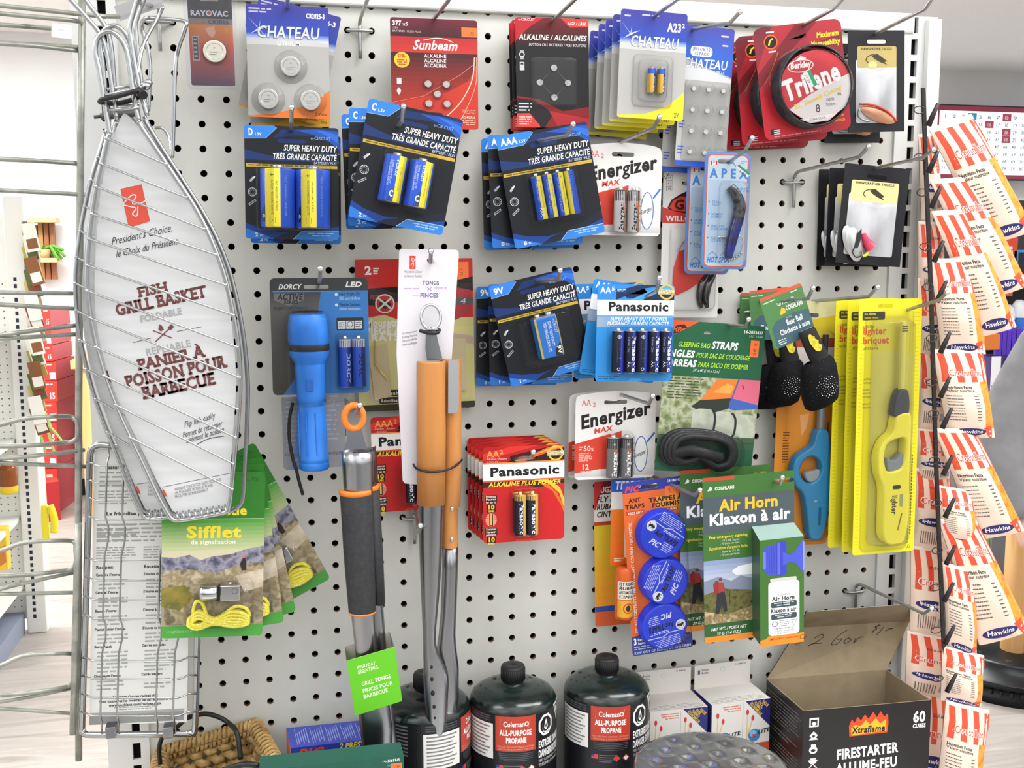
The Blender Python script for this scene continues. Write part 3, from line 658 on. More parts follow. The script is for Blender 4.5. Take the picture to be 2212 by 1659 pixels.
shift(dup(last('button_cell_pack'), 'rearmost black and red button cell card'), -.001, -.001, -.008)
# --- purple and yellow two cell cards
c = Card('cylinder_cell_pack', 'front purple and yellow card with two small gold batteries', 'battery pack', 146, 236, (1341.4, 18.6), (1485, 34), (1336, 253), .062, 'purple and yellow small battery cards', 'b3b2af', 6, (76, 27, 48))
chateau(c, 146, 62, 236, 0); c.rect(0, 92, 146, 236, 'b3b2af'); c.poly([(146, 172), (146, 236), (0, 236), (0, 231), (60, 226), (110, 205)], 'eadb2f')
c.text('A23', 103, 134, 41, 18, WH, 2); c.text('2', 135, 141, 31, 9, WH, 2); c.text('CHATEAU', 22, 128, 78, 22, 'd6dae0', 1, .12, out=('343a66', 0)); c.text('TM', 130, 139, 78, 5, 'd5d8e4', 0); c.text('ALKALINE BATTERY', 72, 124, 85, 4, 'e8eaf0', 1, .2)
c.dashes(8, 12, 26, 17, 1, 'c0c0e4', .7, 1); c.dashes(46, 8, 104, 13, 1, 'c0c0e4', .6, 2); c.text('12V', 121, 136, 229, 10, '2a2a20', 1)
c.done(); c.blister(32, 96, 118, 208, 8, 10, 3, BLISM); c.blister(44, 106, 106, 196, 17, 10, 4)
for u in (60, 81): c.battery(u, u+17, 122, 181, lambda x, z: 'c9a23a' if x < .35 else '1c2a78', texts=(lambda p, cx, r, a, b: p.rect(cx-r*1.4, a+2, cx+r*1.4, a+.24*(b-a), '2c5cd0'), vt('CHATEAU', .35, .35, .95, 6, WH, 1)))
a23 = last('cylinder_cell_pack')
for i, nm in enumerate(('second', 'third', 'fourth', 'rearmost')): shift(dup(a23, nm+' purple and yellow small battery card from the front of its stack'), (-.0045, -.0085, -.0125, -.018)[i], (-.003, -.006, -.008, -.0125)[i], -.013*(i+1), (0, 0, .5, 2)[i])
# --- card of twelve
c = Card('button_cell_card', 'blue and grey card of twelve button cells partly behind the purple cards', 'battery pack', 118, 306, (1476, 52), (1587, 64), (1457, 357), .045, None, 'b4b4b2', 6, (58, 26, 52))
c.grad(0, 0, 118, 70, '4543a0', '2f62c8', 8); c.poly([(0, 62), (50, 86), (118, 106), (118, 70), (0, 40)], '2a63c8'); c.poly([(0, 84), (60, 92), (118, 110), (118, 118), (0, 118)], 'd4d6d8'); c.rect(0, 118, 118, 300, 'b9b9b7')
c.rect(20, 44, 70, 66, 'e9eaf2', 8); c.text('JEU DE 12', 25, 65, 53, 6.5, '5a5c9a', 1); c.text('12 PACK', 29, 62, 63, 6.5, '5a5c9a', 1); c.text('CHATEAU', 4, 106, 90, 19, 'd6dae0', 1, .12, out=('3a4a86', 0)); c.text('BUTTON CELLS', 46, 100, 99, 5, 'e4e8f2', 1, .2)
c.dashes(88, 16, 112, 21, 1, 'c8caec', .7, 1); c.dashes(92, 36, 112, 41, 1, 'c8caec', .7, 2); c.rect(0, 294, 118, 306, '2f55c4'); c.dashes(4, 262, 18, 282, 3, '4a62c0', .5, 1); c.dashes(4, 206, 18, 226, 3, '4a62c0', .5, 2)
c.done(); c.rect = None
c.blister(14, 120, 116, 292, 4, 6, 2, BLISM, 'blister_tray')
for j in range(4):
    for i in range(3):
        x, y = 32+i*34, 136+j*46; c.coin(x, y, 6, 4, 'cfcfcb'); b = MB(); n = 18
        c.rings(b, [([(x+r*math.cos(6.2832*q/n), y+r*math.sin(6.2832*q/n)) for q in range(n)], h) for r, h in ((13, 4), (12, 11), (8, 14))], BLIS); b.build('blister_dome', c.root)
o = shift(dup(c.root, 'rear card of twelve button cells, its grey edge left of the front card'), -.010, -.0055, -.016)
# --- panasonic-style cards
def seal(c, cx, cy):
    c.ring(cx, cy, 15, 4, 'd9b440', 20); c.rect(cx-18, cy-5, cx+18, cy+5, 'efe7c4'); c.text('TRUSTED QUALITY', cx-17, cx+17, cy-.5, 4, '8a7020', 1); c.text('QUALITÉ FIABLE', cx-17, cx+17, cy+4.5, 4, '8a7020', 1)
def side10(c, x):
    for y0, t1, t2 in ((106, 'Protects Power for up to', 'YEARS'), (176, 'Conservent leur puissance', 'ANS')):
        c.rect(x-2, y0-4, x+24, y0+14, '2c1512', 2)
        for i, w in enumerate(t1.split(' ', 2)[:3] if 0 else (t1.split()[0], t1.split()[1], ' '.join(t1.split()[2:]) or '')):
            if w: c.text(w, x, x+22, y0+1+i*6, 4.5, 'f6e6dc', 1)
        c.rect(x+1, y0+15, x+21, y0+33, '2c1512', 2); c.text('10', x+3, x+19, y0+26, 9, 'f2cf3a', 2); c.text(t2, x+4, x+18, y0+32, 4, 'f2cf3a', 2)
    c.ell(x+11, 155, 12, 'f0a08a', 14)
    for q in range(5): c.line([(x-1, 145+q*5), (x+6, 147+q*4)], 1, 'c83a2a'); c.line([(x+23, 145+q*5), (x+16, 147+q*4)], 1, 'c83a2a')
    c.rect(x+7, 142, x+15, 168, '2a1a14', 1); c.rect(x+9, 142, x+13, 166, 'e0b85a')
def pana_red(label, q, d, size, cells, grp):
    c = Card('battery_pack', label, 'battery pack', 176, 205, *q, d, grp, 'c41f22', 8, (88, 24, 60))
    c.poly([(0, 0), (176, 0), (176, 33), (0, 35)], 'b41a1e'); c.poly([(0, 28), (70, 12), (120, 0), (60, 0), (0, 14)], 'd8322a'); c.poly([(50, 33), (110, 10), (150, 2), (176, 0), (176, 33)], '2a1512'); c.poly([(70, 33), (140, 5), (176, 0), (176, 6), (120, 22), (90, 33)], 'e2572a'); c.poly([(110, 20), (150, 4), (176, 3), (150, 10)], 'f3a23a')
    c.rect(0, 33, 176, 36, 'ef8a3a'); c.rect(0, 36, 176, 72, 'f3f1ee'); c.rect(0, 71, 176, 74, 'e85a2a')
    c.poly([(0, 74), (176, 74), (176, 84), (120, 90), (60, 78), (0, 86)], '3a1a12')
    c.poly([(110, 74), (140, 82), (165, 105), (176, 140), (176, 118), (166, 92), (140, 74)], 'f4b93a'); c.poly([(120, 80), (150, 100), (168, 130), (176, 150), (176, 136), (160, 104), (140, 84)], 'e86a2a')
    c.text(size, 9, 9+13*len(size), 21, 13, 'f0a04a', 1); c.text('2', 10+13*len(size), 18+13*len(size), 15, 8, 'f0a04a', 1); c.text('Alkaline / Alcaline', 8, 52, 27, 4, 'f0d0c4', 0, .2); c.text('1.5V/1.5V', 9, 33, 33, 3.5, 'f0c0b4', 0)
    c.text('Panasonic', 15, 166, 62, 18, '17171a', 2); c.ring(168, 44, 2.4, .7, '55555a', 10)
    c.text('ALKALINE PLUS POWER', 12, 168, 84, 9, 'f3cf3a', 2, .22); side10(c, 6); seal(c, 157, 18)
    c.dashes(84, 192, 102, 199, 2, 'e88a7a', .5, 1, 1); c.poly([(66, 205), (72, 200), (104, 200), (110, 205)], 'd9463a')
    c.done(); cells(c); c.blister(58, 92, 120, 192, 17, 10, 4); return c
def gold_cells(c):
    for u in (64, 90): c.battery(u, u+25, 94, 188, lambda x, z: 'c9a04a' if x > .35 else '14172a', 'd2b878', texts=(lambda p, cx, r, a, b: p.rect(cx-r*1.45, a+1, cx+r*1.45, a+.14*(b-a), 'c8a24e'), vt('Panasonic', -.28, .2, .95, 9, 'd8dce6', 2)))
pana_red('front red and white card of two gold topped batteries', ((1042.3, 967), (1218.8, 960.7), (1046, 1174)), .06, 'AA', gold_cells, 'red and white battery cards')
pr_ = last('battery_pack')
for i, nm in enumerate(('second', 'third', 'fourth', 'rearmost')): shift(dup(pr_, nm+' red and white battery card from the front of its stack of five'), -.0022*(i+1), .0008*(i+1), -.0115*(i+1))
def dark_cells(c):
    for u in (70, 94): c.battery(u, u+21, 96, 186, lambda x, z: '171a2c', 'c8b888', texts=(vt('Panasonic', -.28, .15, .95, 9, 'e4e6ee', 2),))
pana_red('red and white AAA battery card half hidden behind the wooden tongs', ((800, 902), (976, 898), (813, 1107)), .02, 'AAA', dark_cells, 'red and white battery cards')
c = Card('battery_pack', 'front blue and white card of five dark blue batteries', 'battery pack', 166, 209, (1290.8, 613.8), (1457, 614), (1283, 824), .080, 'blue and white five battery cards', '2b8ad6', 8, (88, 25, 54))
c.poly([(0, 0), (166, 0), (166, 33), (0, 33)], '2f86d8'); c.poly([(40, 33), (100, 8), (150, 0), (90, 0), (40, 14)], '1c2c52'); c.poly([(70, 33), (128, 6), (166, 0), (166, 8), (110, 33)], '4aa3e6'); c.poly([(96, 33), (140, 12), (166, 8), (166, 33)], '18264a')
c.rect(0, 33, 166, 68, 'f0f1f2'); c.poly([(0, 66), (166, 66), (166, 72), (120, 76), (0, 72)], '6a9cc8'); c.rect(0, 72, 166, 92, '3f93dc'); c.grad(0, 70, 60, 92, '9aa6b4', '3f93dc', 4, 0)
c.text('AA', 6, 29, 19, 13, WH, 1); c.text('5', 30, 37, 13, 8, WH, 1); c.rect(40, 9, 62, 17, '1c3a6a'); c.dashes(42, 10, 60, 16, 2, 'c4d8f0', .6, 1)
c.text('Panasonic', 24, 155, 56, 18, '17171a', 2); c.ring(157, 37, 2.4, .7, '55555a', 10)
c.text('SUPER HEAVY DUTY POWER', 29, 152, 77, 7.5, 'e8f0f8', 1, .2); c.text('PUISSANCE GRANDE CAPACITE', 22, 156, 87, 7.5, 'e8f0f8', 1, .2)
seal(c, 149, 15); c.dashes(6, 198, 60, 206, 2, '14508a', .4, 2); c.poly([(70, 209), (76, 203), (96, 203), (102, 209)], '4aa6ea')
c.done()
for i in range(5):
    u = 30+i*25.6
    c.battery(u, u+25, 92, 189, lambda x, z: '10142c' if x < .1 else '1e2f9a', 'c2c6cc', tipw=.34, texts=((lambda p, cx, r, a, b: (p.ring(cx-r*.1, a+13, 3.6, 1, 'c8d0e8', 12), p.text('+', cx-r*.32, cx+r*.1, a+15.5, 5, 'c8d0e8', 1), p.ring(cx-r*.1, b-9, 3, 1, 'c8d0e8', 12), p.dashes(cx-r*.4, a+22, cx+r*.3, b-22, 12, '7a84a8', .4, 1)), ) if i in (0, 2) else (vt('Panasonic', .12, .12, .97, 10, 'e4e8f4', 2), vt('AA', -.62, .72, .86, 7, 'd8def0', 1), vt('Carbon Zinc', -.7, .14, .5, 5, '8f9ee0', 0))))
c.blister(26, 88, 162, 192, 24, 8, 3)
a5 = last('battery_pack')
shift(dup(a5, 'blue and white five battery card peeking out with a tilted top behind the front card'), .0015, .006, -.018, 8); shift(dup(a5, 'rearmost blue and white five battery card, showing at the left'), -.018, -.001, -.036, -2.5)
# --- white and red two battery cards
def energ(label, q, d, silver):
    Wd, Hd = 174, 190; out = [(0, 24), (2, 12), (10, 7)]+smooth([(30, 4, 0), (87, 0, 0), (140, 3, 0), (160, 6, 0)], 4)[1:]; out = [tuple(p[:2]) for p in out]+[(170, 10), (174, 22), (174, 184), (168, 190), (6, 190), (0, 184)]
    c = Card('battery_pack', label, 'battery pack', Wd, Hd, *q, d, 'white and red two battery cards', 'eeeceb', 6, (86, 24, 50), outline=out)
    c.pr.clip = None
    c.poly([(0, 118), (60, 100), (100, 86), (100, 98), (74, 184), (0, 184)], 'd9432e'); c.grad(0, 168, 174, 184, 'e9e7e6', 'c9c9ca', 4); c.poly([(0, 112), (60, 96), (76, 92), (66, 166), (0, 176)], 'd8402c')
    c.text('AA', 13, 33, 31, 13, 'd4584a', 0); c.text('2', 36, 44, 33, 9, 'd4584a', 0)
    for (x0, y0, x1, y1) in ((98, 1, 106, 14), (122, 2, 136, 22)): pass
    c.text('Energizer', 12, 166, 80, 27, '1b1719', 2, .16, rot=-11); c.text('MAX', 40, 80, 91, 10, 'd8442e', 2, .25, rot=-9)
    c.text('50', 18, 34, 128, 11, 'f6dcd4', 1); c.text('%', 34, 40, 128, 6, 'f6dcd4', 1); c.dashes(8, 118, 17, 128, 2, 'f2c8be', .5, 1); c.dashes(8, 132, 38, 152, 5, 'eeb4a6', .5, 2); c.text('12', 14, 31, 168, 11, 'f6dcd4', 1); c.dashes(12, 171, 38, 183, 3, 'f0c0b4', .5, 3)
    c.ell(143, 138, 15, '3a6ab8', 39, 28); c.ell(143, 138, 13, 'eef0f2', 37, 28); c.text('Energizer', 130, 156, 146, 8, '3c3e44', 1, .25, rot=-22)
    for i in range(4): c.line([(112, 108+i*16), (128, 116+i*14)], .9, 'c8603a'); c.line([(112, 122+i*15), (128, 112+i*15)], .9, 'c8603a')
    c.line([(156, 112), (172, 92)], 4, '4a6fc4'); c.done()
    for k, u in enumerate((64, 93)):
        bk = '2a2527'; sv = 'c4c5c6'
        c.battery(u, u+27, 92, 184, (lambda x, z: sv if x < .5 else '9a6a52') if silver else (lambda x, z: '77787a' if x < .4 else '2c2a2c'), 'cfd0d1', texts=((lambda p, cx, r, a, b: (p.rect(cx-r*1.45, a+1, cx+r*1.45, a+.26*(b-a), bk), p.text('+', cx-r*.3, cx+r*.15, a+.2*(b-a), 8, 'd4d4d4', 1), p.poly([(cx-r*.2, a+.3*(b-a)), (cx+r*.3, a+.26*(b-a)), (cx+r*.7, a+.4*(b-a)), (cx+r*.5, a+.5*(b-a))], 'd86a3a'), p.text('Energizer', cx+r*.35, cx+r*.35+.62*(b-a), b-3, 10, '1c1a1c' if silver else 'ececec', 2, .15, -90))),))
    c.blister(58, 88, 124, 186, 28, 10, 4); return c
energ('upper white and red battery card partly behind the blue thin battery cards', ((1262, 305), (1431, 309), (1255, 507)), .035, True)
energ('lower white and red battery card of two batteries', ((1243.5, 846), (1417.5, 841), (1239, 1037)), .045, False)
shift(dup(last('battery_pack'), 'white and red battery card just behind the lower white and red card'), -.003, -.001, -.016)
# --- spinner blade card, behind the blue bordered cards
c = Card('lure_card', 'white and red fish lure card with a red blade, behind the blue bordered cards', 'fishing lure', 126, 318, (1433, 371), (1559, 374), (1423, 686), .02, None, 'e6e4e2', 3, (64, 24, 48))
c.text('66', 10, 17, 15, 6, '4a4a4c', 0); c.text('67', 10, 17, 27, 6, '4a4a4c', 0); c.text('68', 10, 17, 39, 6, '4a4a4c', 0)
for i in range(3):
    y = 7+i*12; c.line([(7, y), (19, y), (19, y+10), (7, y+10), (7, y)], .8, '4a4a4c')
c.line([(2, 10), (5, 16), (11, 3)], 1.4, '2a2a2c')
fish = [(10, 78), (18, 60), (36, 48), (52, 40), (62, 46), (100, 52), (116, 66), (124, 54), (124, 92), (112, 82), (80, 88), (54, 90), (48, 94), (40, 88), (20, 86)]
c.poly(fish, '3a1c1c'); c.poly([(14, 77), (22, 62), (40, 52), (98, 56), (112, 70), (98, 80), (50, 85), (24, 83)], 'd8402e'); c.text('GIBBS', 24, 106, 80, 20, '3a1c1c', 2, .1)
c.poly([(0, 76), (24, 84), (126, 104), (126, 110), (0, 108)], 'cf3e36'); c.rect(0, 92, 126, 110, 'cf3e36'); c.text('WILLOW LEAF', 8, 122, 106, 11, 'f0e6e2', 2)
c.done()
b = MB(); bl = mat('e2483c', .3)
lf = [(26, 208), (36, 172), (72, 160), (92, 162), (104, 190), (96, 230), (60, 256), (34, 268), (24, 262)]
vs = [c.x(u, v, 3) for u, v in lf]+[c.x(62, 212, 12)]; n = len(lf); b.add(vs, [(i, (i+1) % n, n) for i in range(n)], bl, True); b.build('red_blade', c.root)
b = MB(); ch = mat('60605e', .12, 1)
for o_ in (0, 12):
    pts = [c.x(88+o_+q[0], q[1], 4+o_*.3) for q in ((0, 296), (-4, 274), (0, 246), (10, 226), (18, 210))]; b.tube(smooth(pts, 5), .004, ch, 10, rads=[.001+.0036*math.sin(math.pi*min(1, .08+.92*i/20)) for i in range(21)])
b.tube(smooth([c.x(34, 172, 4), c.x(44, 152, 5), c.x(64, 140, 5), c.x(90, 138, 4)], 6), .0007, WIRE, 6); b.build('silver_blades', c.root)
c.blister(18, 118, 118, 300, 14, 10, 4)
# --- blue bordered lure cards
def apex(label, q, d):
    c = Card('lure_pack', label, 'fishing lure', 98, 253, *q, d, 'blue bordered lure cards', '4a8fe0', 14, (44, 20, 34))
    c.poly(rrect(4, 4, 94, 249, 12), 'e0654a'); c.poly(rrect(7, 7, 91, 246, 10), 'd3e2f2'); c.rect(9, 60, 89, 240, 'bcd6f0', 4)
    c.rect(13, 19, 16, 28, 'd8442e'); c.rect(16, 19, 23, 28, 'f2f2f2'); c.rect(23, 19, 26, 28, 'd8442e'); c.text('*', 17, 22, 30, 12, 'd8442e', 1); c.line(smooth([(50, 26, 0), (58, 21, 0), (66, 30, 0)], 5), 2, '6a9ae0'); c.dashes(76, 18, 90, 26, 2, '8ab0e0', .4, 1)
    c.text('A P E X', 12, 92, 55, 19, '3f8ce0', 2)
    for i, (a, b) in enumerate((('TROLL', 'TROUT'), ('SALMON', 'SAUMON'), ('WALLEYE', 'DORÉ JAUNE'), ('ALL GAME FISH', 'TOUS POISSONS'))):
        y = 110+i*26; c.ell(12, y-3, 1.6, 'e04a4a', 2, 6); c.text(a, 18, 18+4*len(a), y, 5, '5f9ae0', 1); c.text(b, 18, 18+3.6*len(b), y+6, 5, '5f9ae0', 1)
    c.text('HOT SPOT', 12, 62, 238, 11, '3a84dc', 2, .15); c.line(smooth([(14, 224, 0), (24, 216, 0), (34, 226, 0)], 4), 1.2, '3a84dc'); c.line(smooth([(40, 224, 0), (50, 216, 0), (60, 226, 0)], 4), 1.2, '3a84dc'); c.text('HOT SPOT', 58, 92, 84, 9, '6fa6e8', 1, .15)
    c.poly([(66, 30), (72, 26), (98, 46), (92, 52)], 'f2f2ee'); c.poly([(69, 28), (73, 25), (98, 44), (95, 48)], '2aa06a'); c.text('1.89', 72, 90, 40, 6, '55555a', 1, 0, 38)
    c.done()
    b = MB(); path = smooth([c.x(52, 74, 8), c.x(62, 88, 11), c.x(72, 112, 12), c.x(70, 140, 12), c.x(62, 176, 11), c.x(56, 212, 9), c.x(55, 228, 7)], 6); n = len(path)
    rr = [c.s*(6+7*math.sin(math.pi*min(1, (i/(n-1))*.75+.12))-1.5*i/n) for i in range(n)]
    lm = nmat(['15161c', '4a4c52', '1a1b20'], 120, .2, spec=.6); lb = nmat(['1c2c9a', '20245a', '16182a'], 60, .15, spec=.7)
    b.tube(path[:19], .01, lm, 14, rads=rr[:19]); b.tube(path[18:], .01, lb, 14, rads=rr[18:]); b.build('lure_body', c.root)
    b = MB(); ch = mat('b4b4b2', .2, 1); b.tube(smooth([c.x(56, 224, 6), c.x(40, 190, 8), c.x(30, 184, 8), c.x(46, 182, 9), c.x(72, 178, 9), c.x(84, 190, 9), c.x(80, 214, 8), c.x(70, 226, 7)], 6), .0005, ch, 6)
    for i in range(6): b.ball(c.x(58+i*5, 232-i*i*.6, 6), c.s*2.6, ch, 8)
    b.build('bead_chain', c.root); c.blister(34, 62, 90, 242, 24, 12, 4); c.blister(-1, -1, 99, 254, 3, 15, 1, name='clamshell', flange=1)
    return c
apex('front blue bordered lure card with a dark jointed lure', ((1523, 327), (1622.4, 331), (1512.5, 580.5)), .065)
o = shift(dup(last('lure_pack'), 'blue bordered lure card behind the front one, its violet edge at left'), -.0095, -.006, -.026)
# --- red fishing line packs
def line_pack(label, q, d):
    c = Card('fishing_line_pack', label, 'fishing line', 190, 245, *q, d, 'red fishing line packs', 'b3202c', 16, (92, 28, 44))
    c.grad(0, 0, 190, 120, '6a1f2c', '9a2430', 8); c.poly([(40, 0), (190, 0), (190, 30), (90, 60), (0, 150), (0, 90)], 'a82834'); c.poly([(92, 0), (140, 0), (60, 70), (0, 130), (0, 100)], '7a1a26'); c.rect(0, 150, 190, 245, 'c32430'); c.poly([(0, 245), (190, 245), (190, 190), (120, 236)], 'a01a26')
    c.text('Maximum', 134, 183, 36, 11, 'f2d22e', 2, .1); c.text('Manageability', 120, 184, 54, 11, 'f2d22e', 2, .1)
    c.ell(35, 33, 15, 'e0662a', 16); c.ell(35, 33, 12.5, '1e1410', 13); c.line(smooth([(40, 26, 0), (34, 30, 0), (30, 40, 0)], 5), 3.5, 'f0c82e'); c.dashes(24, 10, 48, 15, 1, 'd8d0d0', .7, 1, 1); c.dashes(24, 52, 48, 57, 1, 'd8d0d0', .7, 2, 1)
    for i in range(22): c.ell(47-i*1.2-i*i*.02, 58+i*3, 1, 'd8a83a', 1, 6)
    c.rect(14, 222, 34, 234, '1c1c3a')
    for i in range(3): c.rect(20, 224+i*4, 34, 226+i*4, 'eae6e4')
    c.text('Resistente', 146, 176, 214, 7, 'e88a2a', 1); c.text('Maximale', 150, 178, 225, 7, 'e88a2a', 1); c.dashes(20, 238, 160, 243, 1, 'd88a8a', .5, 3)
    c.done()
    cx, cy, R = 101, 143, 79; s = c.s; o = c.x(cx, cy, 0)
    b = MB(); bk = nmat(['26262a', '3e3e42'], 200, .4); y = lambda h: -h*s
    b.lathe([(R*s, y(2)), (R*s, y(38)), (R*.955*s, y(41)), (R*.95*s, y(37)), (R*.955*s, y(36))], bk, 56, o, 'y'); sp = b.build('spool', c.root)
    b = MB(); n = 56; f = lambda q, h: [c.x(cx+q*math.cos(6.2832*i/n), cy+q*math.sin(6.2832*i/n), h) for i in range(n)]
    b.add(f(R*.955, 37), [tuple(range(n))], 'c5303a'); L = Pr(b, lambda u, v, h: c.x(u, v, 37+h/s))
    L.poly([(cx-62, cy+44), (cx-20, cy+20), (cx+30, cy-2), (cx+78, cy-18), (cx+78, cy+20), (cx+58, cy+55), (cx+20, cy+76), (cx-30, cy+72)], 'd9d2d2')
    L.ell(cx-28, cy-46, 28, 'f0e4e2', 14); L.ell(cx-28, cy-46, 26, 'c5303a', 12); L.text('Berkley', cx-50, cx-6, cy-42, 13, 'f4eeee', 2, .1); L.poly([(cx-36, cy-60), (cx-26, cy-67), (cx-14, cy-62), (cx-18, cy-58)], 'e6d8d6')
    L.text('Trilene', cx-66, cx+62, cy+26, 42, 'e8e2e2', 2, .06, -15, out=('2a1a1c', 0)); L.text('Trilene', cx-65, cx+61, cy+25, 40, 'efefef', 1, .06, -15)
    L.text('XL', cx-50, cx-34, cy+46, 11, 'f0d02e', 2, .2, -13); L.text('Smooth Casting', cx-28, cx+58, cy+40, 10, 'f0d02e', 1, .2, -17)
    L.text('8', cx-6, cx+4, cy+58, 17, '2a2a2c', 0); L.text('330YD', cx+18, cx+36, cy+37, 6, '55555a', 0); L.text('300m', cx+16, cx+38, cy+48, 7, '55555a', 0); L.text('FIL', cx+44, cx+54, cy+28, 6, '55555a', 0); L.poly([(cx-42, cy+68), (cx+40, cy+66), (cx+20, cy+79), (cx-20, cy+79)], 'e8e4e4'); L.text('CLEAR/CLAIR', cx-22, cx+14, cy+74, 5, '55555a', 0)
    L.poly([(cx-26, cy-30), (cx-10, cy-36), (cx+2, cy-2), (cx-14, cy+5)], 'e9ebe6'); L.poly([(cx-16, cy-33), (cx-9, cy-36), (cx+3, cy-2), (cx-4, cy+2)], '2fa071'); L.text('11.39', cx-22, cx-2, cy-25, 5, '6a6a6a', 0, 0, 70); b.build('spool_label', sp)
    b = MB(); c.rings(b, [([(cx+q*math.cos(6.2832*i/48), cy+q*math.sin(6.2832*i/48)) for i in range(48)], h) for q, h in ((R+14, .5), (R+6, 2), (R+3, 30), (R-1, 43), (R-6, 46))], BLIS); b.build('blister', c.root); return c
line_pack('front red fishing line pack with a round spool', ((1625, 63), (1813.5, 32.4), (1646, 306)), .062)
tr = last('fishing_line_pack'); shift(dup(tr, 'middle red fishing line pack behind the front spool'), -.008, -.003, -.028, 3); shift(dup(tr, 'rearmost red fishing line pack'), -.011, -.004, -.056, 6)
# --- black lure bags
def bag(label, q, d, kind, grp, Wd=122, Hd=219):
    c = Card('lure_bag', label, 'fishing lure', Wd, Hd, *q, d, grp, '14141a', 2, (Wd*.5, 24, 42), th=.0012)
    lx0, lx1 = (14, Wd-20) if kind else (16, Wd-18)
    c.poly(rrect(lx0, 62, lx1, Hd-20, 5), nmat(['b9babd', 'd6d7da', 'e2e3e5'], 28, .3, (1, 1, .5))); c.poly(rrect(lx0+3, 34, lx1, 80, 4), 'e8dc9a' if kind else 'b9a566'); c.text('HAWGFATHER TACKLE', lx0+12, lx1-10, 42, 5, '3a3424', 2)
    x = (lx0+lx1)/2; c.line(smooth([(x-16, 70, 0), (x-22, 64, 0), (x-18, 56, 0), (x-6, 52, 0), (x+8, 56, 0)], 5), 2, '3a3222'); c.poly([(x-10, 55), (x+2, 50), (x+24, 66), (x+18, 68), (x+24, 74), (x+8, 68), (x-2, 62)], '3c3626')
    if not kind: c.ell(x-8, 74, 10, 'd8cc8a', 8)
    c.done(); b = MB(); px = lambda u, v, k: c.x(u, v, 1+k)
    if kind:
        sv = mat('c9cacb', .3, .7); n = 24
        for (cx, cy, rx, ry, an) in ((32, 176, 17, 38, -14), (24, 170, 14, 36, -20)):
            ca, sa = math.cos(math.radians(an)), math.sin(math.radians(an)); vs = []
            for q, h in ((1, 2), (.8, 5), (.4, 7)): vs += [px(cx+rx*q*math.cos(6.2832*i/n)*ca-ry*q*math.sin(6.2832*i/n)*sa, cy+rx*q*math.cos(6.2832*i/n)*sa+ry*q*math.sin(6.2832*i/n)*ca, h+(4 if rx > 15 else 0)) for i in range(n)]
            b.add(vs, [(k*n+i, k*n+(i+1) % n, (k+1)*n+(i+1) % n, (k+1)*n+i) for k in range(2) for i in range(n)]+[tuple(range(2*n, 3*n))], sv, True)
        L = Pr(b, lambda u, v, h: px(u, v, 11.5+h/c.s)); L.poly([(28, 184), (32, 152), (40, 140), (42, 160), (36, 184)], '2a2a2e'); L.line(smooth([(34, 176, 0), (26, 192, 0), (34, 204, 0), (44, 200, 0), (44, 190, 0)], 5), 2.4, '2a2a2e')
        b.build('spinner_blade', c.root); b = MB(); b.tube(smooth([px(50, 150, 3), px(56, 166, 4), px(68, 180, 5)], 5), .004, mat('e2466a', .4), 10, rads=[c.s*(4+.8*i) for i in range(11)])
        b.tube(smooth([px(66, 178, 4), px(60, 196, 5), px(52, 200, 4)], 4), c.s*3, mat('d8dc5a', .5), 8); b.build('pink_beads', c.root)
    else:
        vs = []; n = 20
        for q, h in ((1, 1), (.75, 5), (.35, 7)): vs += [px(64+42*q*math.cos(6.2832*i/n)*.9-13*q*math.sin(6.2832*i/n)*.3, 182+42*q*math.cos(6.2832*i/n)*.35+15*q*math.sin(6.2832*i/n), h) for i in range(n)]
        b.add(vs, [(k*n+i, k*n+(i+1) % n, (k+1)*n+(i+1) % n, (k+1)*n+i) for k in range(2) for i in range(n)]+[tuple(range(2*n, 3*n))], nmat(['d49a78', 'e0a888'], 30, .35, metal=.5), True)
        b.tube(smooth([px(22, 158, 3), px(50, 162, 6), px(80, 176, 6), px(102, 196, 3)], 5), c.s*2.2, mat('e8553a', .4), 8); b.build('orange_lure', c.root)
        b = MB(); b.tube(smooth([px(22, 168, 3), px(18, 184, 5), px(30, 194, 5), px(42, 196, 4)], 5), c.s*2, mat('9a9a98', .3, .8), 8); b.build('lure_hook', c.root)
    b = MB(); g = lambda u, v: px(lx0+(lx1-lx0)*u, 80+(Hd-102)*v, 1.5+14*math.sin(math.pi*u)*math.sin(math.pi*v)**.6+1.2*math.sin(9*u+7*v)); b.grid(g, 14, 16, FILM); b.build('window', c.root); return c
bag('upper black lure bag with an orange lure in its window', ((1831, 66), (1953, 68), (1834.7, 286.5)), .038, 0, 'upper black lure bags')
shift(dup(last('lure_bag'), 'black lure bag behind the upper one, lower edge showing'), -.011, -.009, -.03, 1)
bag('lower black lure bag with a silver spinner blade and pink bead', ((1825.5, 352), (1965, 363), (1800.6, 566.5)), .046, 1, 'lower black lure bags', 138, 218)
lb_ = last('lure_bag'); shift(dup(lb_, 'middle black lure bag behind the spinner blade bag'), -.008, -.004, -.02, -3); shift(dup(lb_, 'rearmost black lure bag, its edge showing at far left'), -.011, -.004, -.04, -4.5)
